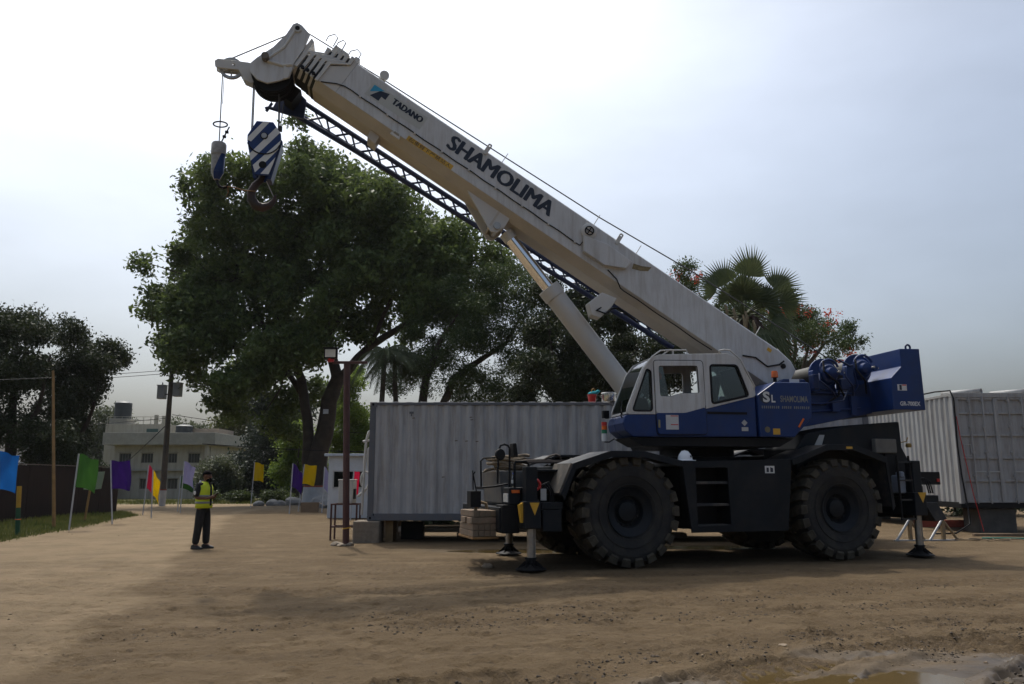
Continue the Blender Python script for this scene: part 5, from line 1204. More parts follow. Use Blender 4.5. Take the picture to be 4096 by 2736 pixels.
cblock('concrete_block', 'concrete block under the back of the white container', 12.95, 14.0, DY + 7.6, DY + 8.4, 0.665, MATS['dark_concrete'])
o = MB().box(0, 0.18, 0, 0.6, 0, CZ - 0.003).build('wooden_prop', mat('prop_wood', (0.2, 0.13, 0.06), 0.85, var=0.3), bevel=0.008); o.location = (-3.0, 19.35, 0); props(o, 'wooden prop beside the concrete block under grey container', 'wooden prop')
o = MB().cyl((0, 0, 0), (5.6, 0.2, 0.0), 0.075, n=16, caps=False).build('drain_pipe', mat('pvc_pipe', (0.5, 0.48, 0.45), 0.5, var=0.1), smooth=60, solid=0.006); o.location = (-2.9, 20.9, 0.2); props(o, 'long pale pipe lying under the grey container', 'pipe')
for k, (x, y, r_) in enumerate(((-1.2, 21.2, 0), (4.2, 21.0, 0))):
    o = MB().box(-0.2, 0.2, -0.25, 0.25, 0, 0.125).build('pipe_rest', CONC, bevel=0.02); o.location = (x, y - 0.2, 0); props(o, ['concrete rest under the left half of the pale pipe', 'concrete rest under the right half of the pale pipe'][k], 'concrete rest')
o = MB().box(0, 0.55, 0, 0.4, 0, 0.42).build('dark_crate', BLACK, bevel=0.02); o.location = (-2.75, 20.2, 0); props(o, 'dark crate in the shadow under the grey container', 'crate')
# on top of the grey container
pot = thing('red_bucket', 'small red bucket with a turquoise cloth on the grey container roof', 'bucket', (1.95, 19.35, CZ + 2.815))
MB().lathe([(0, 0), (0.085, 0.0), (0.11, 0.16), (0.12, 0.165), (0.12, 0.18), (0.105, 0.175), (0.08, 0.01)], (0, 0, 0), (0, 0, 1), 24).build('bucket_body', RED, pot, smooth=40)
cl = MB().tube([(-0.09, 0, 0.19), (-0.03, 0.02, 0.21), (0.04, 0, 0.22), (0.1, -0.03, 0.22), (0.15, -0.05, 0.26), (0.19, -0.05, 0.25)], [0.03, 0.045, 0.05, 0.045, 0.04, 0.012], 8); cl.build('cloth', mat('turquoise_cloth', (0.02, 0.33, 0.37), 0.8), pot, smooth=60)
MB().tube([(-0.03, 0, 0.2), (0.0, 0, 0.3), (0.04, 0, 0.335), (0.07, 0, 0.3), (0.06, 0, 0.24)], 0.012, 6).build('ladle_handle', mat('ochre_handle', (0.4, 0.2, 0.03), 0.5), pot, smooth=60)
sp_ = thing('steel_pot', 'shiny steel cooking pot on the grey container roof', 'pot', (2.36, 19.35, CZ + 2.815))
MB().lathe([(0, 0), (0.17, 0), (0.18, 0.015), (0.18, 0.2), (0.195, 0.215), (0.19, 0.222), (0.17, 0.205), (0.17, 0.02)], (0, 0, 0), (0, 0, 1), 32).build('pot_body', mat('pot_steel', (0.6, 0.6, 0.58), 0.25, 0.9, var=0.1), sp_, smooth=40)
MB().tube([(-0.18, 0, 0.15), (-0.215, 0, 0.16), (-0.215, 0.0, 0.12), (-0.18, 0, 0.12)], 0.009, 6).tube([(0.18, 0, 0.15), (0.215, 0, 0.16), (0.215, 0.0, 0.12), (0.18, 0, 0.12)], 0.009, 6).build('pot_handles', STEEL, sp_)
# clutter by the back of the crane
def aframe(x, y, label):
    t = thing('trestle', label, 'trestle', (x, y, gz(y)), R(12), 'pale trestles behind the crane')
    m_ = mat('galvanised', (0.42, 0.42, 0.42), 0.45, 0.4, var=0.15)
    MB().tube([(-0.38, 0, 0.02), (0, 0, 0.5)], 0.03, 6).build('leg', m_, t); MB().tube([(0.38, 0, 0.02), (0, 0, 0.5)], 0.03, 6).build('leg', mat('trestle_wood', (0.25, 0.18, 0.1), 0.8), t)
    MB().box(-0.45, 0.45, -0.03, 0.03, 0, 0.03).build('foot_bar', m_, t); MB().box(-0.04, 0.04, -0.03, 0.03, 0.03, 0.47).build('upright', MATS['trestle_wood'], t)
aframe(9.6, 19.7, 'left metal and timber trestle on the ground behind the crane rear'); aframe(10.45, 19.8, 'right metal and timber trestle on the ground behind the crane rear')
o = MB().tube([(0, 0, 0), (0.4, -0.25, 0.02), (0.9, -0.3, 0.01), (1.4, -0.2, 0.02), (2.0, -0.28, 0.01), (2.6, -0.5, 0.01)], 0.02, 6).build('garden_hose', mat('green_hose', (0.02, 0.2, 0.15), 0.5), smooth=60); o.location = (11.6, 20.2, 0.03); props(o, 'green hose trailing on the ground by the white container', 'hose')
o = MB().tube([(0.6 * t / 6 + 0.12 * math.cos(t * 2.3), 0.2 * math.sin(t * 1.7), 0.02 + 0.01 * math.sin(t * 3)) for t in np.linspace(0, 14, 60)], 0.014, 5).build('tangled_rope', ROPEM, smooth=60); o.location = (10.7, 19.6, 0.02); props(o, 'tangled pale rope on the ground behind the rear outrigger', 'rope')
o = MB().box(0, 5.5, 0, 0.12, 0, 0.07).build('timber_beam', mat('beam_wood', (0.19, 0.13, 0.08), 0.85, var=0.3), bevel=0.01); o.location = (12.0, 21.2, 0); o.rotation_euler = (0, 0, R(2)); props(o, 'timber beam on the ground before the white container', 'timber')
o = MB().box(0, 1.6, 0, 0.15, 0, 0.2).build('red_rail', mat('dull_red', (0.2, 0.04, 0.025), 0.7, var=0.3), bevel=0.01); o.location = (11.6, 23.4, 0.1); props(o, 'dull red steel rail under the white container', 'steel rail')
def lump(name, label, cat, x, y, s3, m):
    bm = bmesh.new(); bmesh.ops.create_icosphere(bm, subdivisions=2, radius=1)
    for v in bm.verts:
        v.co *= 1 + 0.35 * (random.random() - 0.5); v.co = Vector((v.co.x * s3[0], v.co.y * s3[1], v.co.z * s3[2]))
    me = bpy.data.meshes.new(name); bm.to_mesh(me); bm.free(); me.materials.append(m)
    o = bpy.data.objects.new(name, me); COL.objects.link(o); o.location = (x, y, gh(x, y) + s3[2] * 0.4)
    return props(o, label, cat)
PST = mat('pale_stone', (0.26, 0.2, 0.135), 0.9, var=0.25, scale=12)
lump('loose_stone', 'pale stone lying left of the front outrigger pad', 'stone', -0.42, 13.95, (0.10, 0.07, 0.055), PST)
lump('loose_stone', 'small stone wedged under the near rear tyre', 'stone', 6.02, 15.3, (0.10, 0.07, 0.06), PST)
lump('loose_stone', 'pale flat stone in the mud at the lower right', 'stone', 2.45, 7.55, (0.04, 0.03, 0.014), PST)

# ================================================================ lamp post, air conditioner, booth
lump_later = []
RBROWN = mat('oxide_red', (0.075, 0.03, 0.026), 0.6, var=0.2, dirt=(0.12, 0.08, 0.06), damt=0.4)
lp = thing('lamp_post', 'reddish brown steel lamp post with a crossbar and floodlight', 'lamp post', (-3.73, 18.4, 0))
MB().tube([(0, 0, -0.03), (-0.06, 0, 2.0), (-0.12, 0, 4.14)], 0.075, 14).build('post', RBROWN, lp, smooth=50)
MB().box(-0.46, 0.36, -0.035, 0.035, 4.12, 4.18).build('crossbar', RBROWN, lp, bevel=0.006)
fl = MB().prism(rnd([(-0.64, 4.24), (-0.34, 4.24), (-0.34, 4.47), (-0.64, 4.47)], 0.015), -0.1, 0.0).box(-0.66, -0.32, -0.14, 0.0, 4.468, 4.49).build('floodlight', BLACK, lp)
MB().box(-0.615, -0.375, -0.104, -0.1, 4.265, 4.445).build('floodlight_glass', mat('flood_glass', (0.62, 0.6, 0.52), 0.3), fl)
MB().tube([(-0.55, -0.04, 4.18), (-0.5, -0.06, 4.26)], 0.02).box(-0.56, -0.42, -0.06, 0.02, 4.16, 4.22).build('lamp_bracket', RED, lp)
MB().tube([(0.08 * math.cos(t), 0.08 * math.sin(t), 0.38 + 0.01 * math.cos(t)) for t in np.linspace(0, 6.28, 16)[:-1]], 0.015, 6, True).build('yellow_band', YELLOW, lp, smooth=60)
for k, (x, y, r3) in enumerate(((-3.93, 18.3, (0.13, 0.1, 0.07)), (-3.8, 18.22, (0.1, 0.08, 0.05)), (-3.62, 18.32, (0.09, 0.08, 0.06)))):
    lump_later.append((['left lump of rubble at the foot of lamp post', 'front lump of rubble at the foot of lamp post', 'right lump of rubble at the foot of lamp post'][k], x, y, r3))
for lb_, x, y, r3 in lump_later: lump('rubble_lump', lb_, 'rubble', x, y, r3, CONC)
stn = thing('steel_stand', 'low reddish steel frame stand carrying the air conditioner', 'stand', (-4.42, 19.9, 0))
for x in (0, 0.62):
    for y in (0, 0.45): MB().box(x - 0.02, x + 0.02, y - 0.02, y + 0.02, 0, 0.86).build('leg', RBROWN, stn)
for z in (0.3, 0.84):
    MB().box(-0.02, 0.64, -0.022, 0.018, z, z + 0.035).build('rail', RBROWN, stn); MB().box(-0.02, 0.64, 0.432, 0.472, z, z + 0.035).build('rail', RBROWN, stn)
    for x in (0, 0.62): MB().box(x - 0.018, x + 0.018, 0.02, 0.43, z + 0.001, z + 0.034).build('rail', RBROWN, stn)
ACW = mat('ac_white', (0.5, 0.49, 0.45), 0.5, var=0.06, dirt=(0.25, 0.2, 0.15), damt=0.4)
ac = thing('air_conditioner', 'off white outdoor air conditioning unit on the steel stand', 'air conditioner', (-4.29, 20.0, 0.878))
MB().box(0, 0.36, 0, 0.5, 0, 0.56).build('casing', ACW, ac, bevel=0.02)
MB().lathe([(0, 0), (0.19, 0)], (-0.004, 0.25, 0.28), (1, 0, 0), 24).build('fan_grille', BLACK, ac)
MB().box(-0.012, 0.372, -0.012, 0.512, 0.552, 0.58).build('casing_lid', ACW, ac, bevel=0.008)
MB().box(0.361, 0.4, 0.05, 0.25, 0.1, 0.35).build('valve_cover', BLACK, ac, bevel=0.01)
pu = thing('pipe_bundle', 'bundle of white insulated pipes at the left end of the grey container', 'pipe bundle', (-3.5, 19.9, 0))
PV = mat('pipe_wrap', (0.5, 0.49, 0.46), 0.6, var=0.1, dirt=(0.25, 0.2, 0.14), damt=0.3)
for k, pts in enumerate(([(0.05, 0, 2.7), (-0.06, 0, 2.62), (-0.12, 0, 2.4), (-0.14, 0, 1.9), (-0.16, 0, 1.2), (-0.18, 0.02, 0.6)],
                         [(-0.2, 0, 2.38), (0.0, 0.02, 2.42), (0.08, 0, 2.44)], [(0.05, 0.02, 2.3), (-0.06, 0, 2.2), (-0.06, 0, 1.9), (0.0, 0, 1.6), (0.04, 0, 1.0), (0.02, 0, 0.7)],
                         [(0.06, 0, 1.9), (0.02, 0.02, 1.7), (0.03, 0.02, 0.9)],
                         [(-0.3, 0.1, 1.05), (-0.16, 0.05, 1.15), (-0.06, 0, 1.25)],
                         [(-0.12 + 0.11 * math.cos(t), 0.03, 1.45 + 0.2 * math.sin(t)) for t in np.linspace(-1.2, 4.0, 14)])):
    MB().tube(pts, 0.032 if k != 5 else 0.025, 8).build('pipe', PV, pu, smooth=60)
MB().tube([(0.0, 0, 1.2), (-0.05, 0, 1.15), (-0.02, 0, 1.08), (0.03, 0, 1.1)], 0.035, 8).build('pipe_coil', PV, pu, smooth=60)
bo = thing('guard_booth', 'small white panel guard booth with a window beyond the lamp post', 'booth', (-7.05, 31.0, gz(31)))
BW = mat('booth_white', (0.5, 0.53, 0.55), 0.55, var=0.05, dirt=(0.3, 0.28, 0.24), damt=0.3)
MB().plate([(0, 0), (1.75, 0), (1.75, 2.32), (0, 2.32)], [[(0.22, 1.16), (1.35, 1.16), (1.35, 1.74), (0.22, 1.74)]], 0.06, XZ(0.03), 0.0).build('front_wall', BW, bo)
MB().box(0, 0.06, 0.065, 1.6, 0, 2.32).build('side_wall', BW, bo); MB().box(1.69, 1.75, 0.065, 1.6, 0, 2.32).build('side_wall', BW, bo); MB().box(0.06, 1.69, 1.54, 1.6, 0, 2.32).build('back_wall', BW, bo)
MB().box(-0.15, 1.9, -0.15, 1.75, 2.325, 2.42).build('roof', mat('booth_roof', (0.42, 0.47, 0.52), 0.5), bo, bevel=0.01)
w = MB().box(0.2, 1.37, -0.02, -0.002, 1.12, 1.16).box(0.2, 1.37, -0.02, -0.002, 1.742, 1.78).box(0.18, 0.22, -0.02, -0.002, 1.12, 1.78).box(1.352, 1.39, -0.02, -0.002, 1.12, 1.78).box(0.76, 0.8, -0.01, 0.03, 1.161, 1.741).build('window', GREYP, bo)
MB().box(0.222, 0.759, 0.02, 0.026, 1.162, 1.74).build('pane', GLASS, w); MB().box(0.801, 1.35, 0.02, 0.026, 1.162, 1.74).build('pane', GLASS, w)
MB().box(0.62, 0.85, 0.5, 0.52, 0.9, 1.9).build('curtain', mat('blue_curtain', (0.03, 0.07, 0.2), 0.8), bo)

# ================================================================ flags, posts, fence
def cloth(base, top, frac, w, h, colr, name, drop=0.3, depth=0.3, ph=0.0, taper=0.0):
    p0, p1 = Vector(base), Vector(top); ax = (p1 - p0).normalized()
    nx_, ny_ = 18, 14; vs_, fs_ = [], []
    for j in range(ny_ + 1):
        t = j / ny_; a = p1 - ax * (t * h)
        for i in range(nx_ + 1):
            s = i / nx_
            ww = w * (1 - taper * (1 - abs(2 * t - 1.15)))
            off = Vector((ww * s, depth * w * s + (0.15 * w * math.sin(5 * s + 2.6 * t + ph) + 0.05 * w * math.sin(13 * s - 5 * t + 2 * ph)) * s ** 0.5, -drop * h * s ** 1.4 * (1 - 0.25 * t) + 0.05 * h * math.sin(6 * s + 4 * t + ph) * s))
            vs_.append(a + off)
    for j in range(ny_):
        fs_ += [(j * (nx_ + 1) + i, j * (nx_ + 1) + i + 1, (j + 1) * (nx_ + 1) + i + 1, (j + 1) * (nx_ + 1) + i) for i in range(nx_)]
    return MB().add(vs_, fs_)
def flag(bx, by, tx, tz, w, h, col, label, drop=0.3, depth=0.3, ph=0.0, polem=None, taper=0.0):
    z = gz(by); t = thing('flag', label, 'flag', (bx, by, z), 0, 'small coloured flags on thin poles')
    d = tx - bx; hh = tz - z
    MB().tube([(0, 0, -0.05), (d, 0, hh)], 0.024, 8).build('flag_pole', polem or mat('white_pole', (0.42, 0.42, 0.43), 0.6, var=0.12), t, smooth=60)
    m_ = bpy.data.materials.get('flag_' + col) or flagm(col)
    cloth((0, 0, 0), (d, 0, hh), 0, w, h, col, 'c', drop, depth, ph, taper).build('flag_cloth', m_, t, smooth=80)
FC = dict(blue=(0.006, 0.05, 0.24), green=(0.018, 0.07, 0.012), purple=(0.025, 0.005, 0.075), red=(0.26, 0.006, 0.012), yellow=(0.52, 0.36, 0.0), lavender=(0.27, 0.24, 0.4), scarlet=(0.45, 0.01, 0.01))
def flagm(c):
    m_ = leaf_mat('flag_' + c, tuple(v * 0.85 for v in FC[c]), FC[c], 0.4)
    return m_
flag(-14.35, 21.9, -14.12, 2.22, 0.62, 1.02, 'blue', 'blue flag at the left edge of the yard', 0.12, 0.3, 0.4)
flag(-12.67, 23.35, -12.58, 2.19, 0.5, 0.95, 'green', 'large green flag on a leaning white pole', 0.22, 0.3, 1.2)
flag(-13.27, 27.08, -13.50, 2.08, 0.56, 0.95, 'purple', 'purple flag in front of the end of the brown fence', 0.06, 0.3, 2.0)
flag(-15.65, 34.5, -15.55, 2.05, 0.25, 0.95, 'red', 'drooping red flag just right of the brown fence', 0.55, 0.6, 0.5, taper=0.3)
flag(-13.77, 31.1, -13.84, 1.80, 0.24, 0.95, 'yellow', 'narrow drooping yellow flag next to the red flag', 0.55, 0.6, 1.7, taper=0.3)
flag(-15.25, 37.4, -15.22, 2.26, 0.44, 1.0, 'lavender', 'pale lavender flag left of the man in the vest', 0.32, 0.5, 0.9, taper=0.2)
flag(-16.45, 40.0, -16.4, 1.6, 0.55, 0.6, 'green', 'small green flag half hidden behind the lavender flag', 0.5, 0.5, 2.4)
flag(-14.47, 45.0, -14.38, 2.35, 0.5, 1.0, 'yellow', 'yellow flag alone in front of the dark trees', 0.12, 0.3, 0.2)
flag(-9.74, 35.6, -9.68, 2.13, 0.42, 1.0, 'purple', 'dark purple flag left of the big tree trunk', 0.5, 0.3, 1.1)
flag(-10.36, 39.4, -10.15, 2.15, 0.56, 0.95, 'yellow', 'large yellow flag in front of the big tree trunk', 0.12, 0.3, 2.2)
flag(-8.65, 37.0, -8.6, 2.0, 0.24, 0.95, 'lavender', 'narrow lavender flag beside the guard booth', 0.5, 0.5, 0.3, taper=0.3)
flag(-8.55, 38.5, -8.5, 1.95, 0.5, 0.7, 'scarlet', 'red flag partly hidden by the left wall of guard booth', 0.1, 0.4, 1.4)
flag(-5.85, 29.5, -5.78, 1.75, 0.2, 0.8, 'scarlet', 'red flag seen past the air conditioner pipes', 0.1, 0.4, 2.9)
gp = thing('painted_post', 'short bamboo post painted yellow above and green below', 'post', (-12.97, 21.44, 0))
MB().cyl((0, 0, -0.02), (-0.05, 0, 0.72), 0.058, n=14).build('lower_post', mat('post_green', (0.01, 0.06, 0.025), 0.6), gp, smooth=50)
MB().cyl((-0.05, 0, 0.722), (-0.08, 0, 1.28), 0.058, n=14).build('upper_post', mat('post_yellow', (0.34, 0.2, 0.02), 0.6), gp, smooth=50)
MB().tube([(-0.03 + 0.062 * math.cos(t), 0.062 * math.sin(t), 0.42) for t in np.linspace(0, 6.28, 14)[:-1]], 0.012, 6, True).build('orange_ribbon', ORANGE, gp)
bp_ = thing('bamboo_pole', 'tall thin bamboo pole standing before the brown fence', 'pole', (-13.52, 24.1, 0))
BAM = mat('bamboo', (0.24, 0.14, 0.05), 0.6, var=0.25, scale=5)
for k in range(14):
    a, b2 = k / 14, (k + 1) / 14
    MB().cyl((-0.48 * a, 0, 4.72 * a - (0.03 if k == 0 else 0)), (-0.48 * b2, 0, 4.72 * b2), 0.055 - 0.018 * a, 0.052 - 0.018 * a, n=12).build('culm_section', BAM, bp_, smooth=50)
sg = thing('small_sign', 'small pale notice board on a thin stick behind green flag', 'sign', (-15.0, 28.6, 0))
MB().tube([(0, 0, 0), (0.14, 0, 1.5)], 0.04, 8).build('sign_stick', BAM, sg, smooth=60)
MB().prism([(0.22, 1.08), (0.52, 1.12), (0.6, 1.72), (0.3, 1.7)], -0.07, -0.045).box(-0.1, 0.2, -0.07, -0.045, 1.08, 1.14).build('sign_board', mat('sign_pale', (0.2, 0.24, 0.16), 0.7), sg)
# brown sheet fence
FB = mat('brown_sheet', (0.02, 0.011, 0.009), 0.75, var=0.3, scale=1.2, dirt=(0.045, 0.024, 0.017), damt=0.5, spec=0.2, dscale=1.6, streak=True)
fe = thing('sheet_fence', 'dark brown metal sheet fence along the left roadside', 'fence', (-16.6, 24.3, 0))
fx, fy = -1.35, 12.6
seglen = math.hypot(fx, fy); ang = math.atan2(fy, fx)
nsh = 12
for k in range(nsh):
    u0, u1 = seglen * k / nsh, seglen * (k + 1) / nsh - 0.008
    dz = random.uniform(-0.02, 0.02)
    o = MB().box(u0, u1, -0.012 + (0.01 if k % 2 else 0), 0.012 + (0.01 if k % 2 else 0), 0.0, 1.93 + dz).build('fence_sheet', FB, fe)
    o.rotation_euler = (0, 0, ang)
    if k % 2 == 0:
        o = MB().box(u0 - 0.03, u0 + 0.03, 0.03, 0.09, 0, 1.9).build('fence_post', FB, fe); o.rotation_euler = (0, 0, ang)
o = MB().box(0, seglen, -0.03, 0.04, 1.95, 1.98).build('fence_cap', mat('fence_cap', (0.16, 0.12, 0.1), 0.7, var=0.3), fe); o.rotation_euler = (0, 0, ang)
o = MB().box(-3.6, 0.0, 0, 0.024, 0, 1.96).build('fence_return', FB, fe)
o.location = (0, 0, 0)

# ================================================================ carton by the tree, stones
bx = thing('carton', 'open brown cardboard carton at the foot of the big tree', 'carton', (-9.7, 37.3, gz(37.3)), R(10))
CB = mat('cardboard', (0.22, 0.15, 0.09), 0.85, var=0.15)
MB().box(0, 0.8, 0, 0.02, 0, 0.45).box(0, 0.02, 0.02, 0.5, 0, 0.45).box(0.78, 0.8, 0.02, 0.5, 0, 0.45).box(0.02, 0.78, 0.48, 0.5, 0, 0.45).build('carton_walls', CB, bx)
MB().add([(0.8, 0, 0.45), (0.8, 0.5, 0.45), (1.05, 0.5, 0.3), (1.05, 0, 0.3)], [(0, 1, 2, 3)]).build('carton_flap', mat('cardboard_pale', (0.3, 0.22, 0.15), 0.85), bx, solid=0.01)
RK = mat('pale_rock', (0.25, 0.245, 0.235), 0.9, var=0.2, bump=0.4, bscale=6)
def rock(x, y, s, label):
    bm = bmesh.new(); bmesh.ops.create_icosphere(bm, subdivisions=2, radius=s)
    for v in bm.verts:
        v.co *= 1 + 0.28 * (random.random() - 0.5); v.co.z = v.co.z * 0.65
    me = bpy.data.meshes.new('rock'); bm.to_mesh(me); bm.free(); me.materials.append(RK)
    o = bpy.data.objects.new('rock', me); COL.objects.link(o); o.location = (x, y, gz(y) + s * 0.3); o.rotation_euler = (0, 0, random.random() * 6)
    props(o, label, 'rock', 'pale rocks left of the big tree')
for k, (x, y, s) in enumerate(((-15.6, 50, 0.35), (-14.9, 50.4, 0.42), (-14.3, 50.0, 0.4), (-13.6, 50.8, 0.6))):
    rock(x, y, s, ['leftmost low pale rock by the big tree', 'second pale rock from the left by the big tree', 'third pale rock from the left by the big tree', 'largest pale rock beside the big tree trunk'][k])
for k, (x, y, s) in enumerate(((-10.6, 46, 0.8), (-10.3, 45.6, 0.6))):
    rock(x, y, s, ['tall pale rock between big tree trunk and booth', 'lower pale rock in front between trunk and booth'][k])
# ================================================================ the man in the vest
def skin_obj(name, verts, edges, radii, m, parent, sub=2, root=0):
    me = bpy.data.meshes.new(name); me.from_pydata([Vector(v) for v in verts], edges, [])
    me.materials.append(m)
    o = bpy.data.objects.new(name, me); COL.objects.link(o); o.parent = parent
    md = o.modifiers.new('skin', 'SKIN'); md.use_smooth_shade = True
    sl = me.skin_vertices[0].data
    for i, r_ in enumerate(radii):
        sl[i].radius = (r_, r_) if not isinstance(r_, tuple) else r_
        sl[i].use_root = (i == root)
    s = o.modifiers.new('sub', 'SUBSURF'); s.levels = sub; s.render_levels = sub
    return o
SKIN = mat('brown_skin', (0.13, 0.06, 0.035), 0.55, var=0.08)
man = thing('person', 'man in a yellow reflective vest and dark clothes looking at a phone', 'person', (-6.74, 17.75, gh(-6.74, 17.75)), R(-14))
# local axes: x = facing direction, y = his left (away from the viewer), z up; scaled to the photo
K = 0.965
def k3(p): return (p[0] * K, p[1] * K, p[2] * K)
J = dict(pel=(0, 0, 0.93), sp1=(0.01, 0, 1.06), sp2=(0.0, 0, 1.22), chest=(0.0, 0, 1.36), neck=(0.02, 0, 1.47), nk2=(0.04, 0, 1.53), head=(0.06, 0, 1.60), crown=(0.055, 0, 1.67),
         hr=(0, -0.09, 0.90), kr=(-0.02, -0.11, 0.50), ar=(-0.07, -0.12, 0.09), fr=(0.06, -0.13, 0.035), hl=(0, 0.09, 0.90), kl=(0.03, 0.12, 0.50), al=(0.03, 0.13, 0.09), fl=(0.17, 0.14, 0.035),
         sr=(-0.01, -0.18, 1.40), er=(-0.05, -0.24, 1.13), wr=(0.20, -0.13, 1.12), pr=(0.26, -0.09, 1.15), sl=(-0.01, 0.18, 1.40), el=(-0.04, 0.24, 1.13), wl=(0.21, 0.06, 1.13), pl=(0.27, 0.02, 1.16))
names = list(J); idx = {n_: i for i, n_ in enumerate(names)}
E_ = [('pel', 'sp1'), ('sp1', 'sp2'), ('sp2', 'chest'), ('chest', 'neck'), ('neck', 'nk2'), ('nk2', 'head'), ('head', 'crown'), ('pel', 'hr'), ('hr', 'kr'), ('kr', 'ar'), ('ar', 'fr'), ('pel', 'hl'), ('hl', 'kl'), ('kl', 'al'), ('al', 'fl'),
      ('chest', 'sr'), ('sr', 'er'), ('er', 'wr'), ('wr', 'pr'), ('chest', 'sl'), ('sl', 'el'), ('el', 'wl'), ('wl', 'pl')]
Rr = dict(pel=0.12, sp1=0.11, sp2=0.12, chest=0.13, neck=0.06, nk2=0.055, head=0.085, crown=0.075, hr=0.085, kr=0.055, ar=0.04, fr=0.035, hl=0.085, kl=0.055, al=0.04, fl=0.035, sr=0.06, er=0.042, wr=0.03, pr=0.035, sl=0.06, el=0.042, wl=0.03, pl=0.035)
V = [k3(J[n_]) for n_ in names]; ED = [(idx[a], idx[b2]) for a, b2 in E_]; RD = [Rr[n_] for n_ in names]
for side, s_ in (('pr', -1), ('pl', 1)):                                  # five fingers a hand, curled on the phone
    px, py, pz = J[side]
    for f in range(5):
        o = len(V)
        if f == 0: ch = [(px + 0.01, py + s_ * -0.02, pz + 0.03), (px + 0.035, py - s_ * 0.03, pz + 0.055)]
        else: ch = [(px + 0.03, py + s_ * 0.01 - s_ * 0.012 * f, pz - 0.01 + 0.012 * f), (px + 0.055, py - s_ * 0.012 * f - s_ * 0.012, pz + 0.012 * f)]
        V += [k3(p) for p in ch]; RD += [0.010, 0.008]; ED += [(idx[side], o), (o, o + 1)]
skin_obj('body', V, ED, RD, SKIN, man, 2, idx['pel'])
def sub_skin(nm, keys, edges, rad, m, sub=2):
    ix = {k_: i for i, k_ in enumerate(keys)}
    return skin_obj(nm, [k3(J[k_]) if k_ in J else k3(k_) for k_ in keys], [(ix[a], ix[b2]) for a, b2 in edges], rad, m, man, sub, 0)
TR = mat('dark_trousers', (0.017, 0.016, 0.016), 0.9, var=0.3, scale=8)
SH = mat('black_shirt', (0.014, 0.015, 0.017), 0.9, var=0.3, scale=8)
sub_skin('trousers', ['pel', 'hr', 'kr', 'ar', 'hl', 'kl', 'al', 'sp1'], [('pel', 'hr'), ('hr', 'kr'), ('kr', 'ar'), ('pel', 'hl'), ('hl', 'kl'), ('kl', 'al'), ('pel', 'sp1')], [0.145, 0.115, 0.088, 0.078, 0.115, 0.088, 0.078, 0.125], TR)
sub_skin('shirt', ['chest', 'sp2', 'sp1', 'neck', 'sr', 'er', 'sl', 'el'], [('chest', 'sp2'), ('sp2', 'sp1'), ('chest', 'neck'), ('chest', 'sr'), ('sr', 'er'), ('chest', 'sl'), ('sl', 'el')], [0.15, 0.14, 0.13, 0.075, 0.085, 0.066, 0.085, 0.066], SH)
# vest: an open tube round the torso with reflective bands
VEST = mat('hi_vis_yellow', (0.50, 0.58, 0.02), 0.6, var=0.08)
BAND = mat('reflective_band', (0.2, 0.21, 0.21), 0.35, var=0.05)
def ring(z, a, b2, n_=28, y0=0.0, cut=False):
    return [(K * (a * math.cos(t) + y0), K * b2 * math.sin(t), K * z) for t in np.linspace(0, 2 * math.pi, n_, endpoint=False)]
def vest_sleeve(levels, m, nm, parent):
    mb = MB(); k = 28; vs_ = []
    for z, a, b2, x0 in levels: vs_ += ring(z, a, b2, k, x0)
    fs_ = []
    for i in range(len(levels) - 1): fs_ += [(i * k + j, i * k + (j + 1) % k, (i + 1) * k + (j + 1) % k, (i + 1) * k + j) for j in range(k)]
    return mb.add(vs_, fs_).build(nm, m, parent, smooth=80, solid=0.01)
vst = vest_sleeve([(0.90, 0.17, 0.205, 0.01), (1.0, 0.165, 0.2, 0.01), (1.12, 0.165, 0.205, 0.005), (1.25, 0.17, 0.21, 0.0), (1.36, 0.165, 0.205, 0.0), (1.43, 0.13, 0.175, 0.0), (1.485, 0.085, 0.11, 0.01)], VEST, 'vest', man)
vest_sleeve([(1.0, 0.172, 0.207, 0.01), (1.045, 0.172, 0.208, 0.008)], BAND, 'reflective_band', vst)
vest_sleeve([(1.15, 0.173, 0.213, 0.005), (1.19, 0.174, 0.215, 0.004)], BAND, 'reflective_band', vst)
MB().tube([(-0.0 * K, -0.225 * K, 1.2 * K), (0.0, -0.222 * K, 1.36 * K), (0.0, -0.18 * K, 1.45 * K), (-0.02, -0.13 * K, 1.5 * K)], 0.025, 6).build('shoulder_band', BAND, vst, smooth=60)
MB().prism([(0.06, 1.30), (0.12, 1.46), (0.15, 1.42), (0.185, 1.2), (0.18, 0.92), (0.165, 0.92)], -0.03, 0.03).build('vest_opening', SH, vst)
# head: hair, beard, nose, ears
HAIR = mat('black_hair', (0.006, 0.005, 0.005), 0.95, var=0.3, scale=30, spec=0.1)
hc = Vector(k3(J['head']))
def ell(c, r3, m, nm, cutz=None, parent=None):
    bm = bmesh.new(); bmesh.ops.create_uvsphere(bm, u_segments=20, v_segments=14, radius=1)
    if cutz is not None: bmesh.ops.delete(bm, geom=[v for v in bm.verts if v.co.z < cutz and v.co.x > -0.3], context='VERTS')
    for v in bm.verts: v.co = Vector((v.co.x * r3[0], v.co.y * r3[1], v.co.z * r3[2])) + Vector(c)
    me = bpy.data.meshes.new(nm); bm.to_mesh(me); bm.free(); me.materials.append(m); me.shade_smooth()
    o = bpy.data.objects.new(nm, me); COL.objects.link(o); o.parent = parent or man; return o
ell(hc + Vector((0.0, 0, 0.005)), (0.092, 0.078, 0.118), SKIN, 'face')
ell(hc + Vector((-0.012, 0, 0.045)), (0.104, 0.088, 0.095), HAIR, 'hair', cutz=-0.1)
ell(hc + Vector((0.04, 0, -0.075)), (0.065, 0.062, 0.06), HAIR, 'beard')
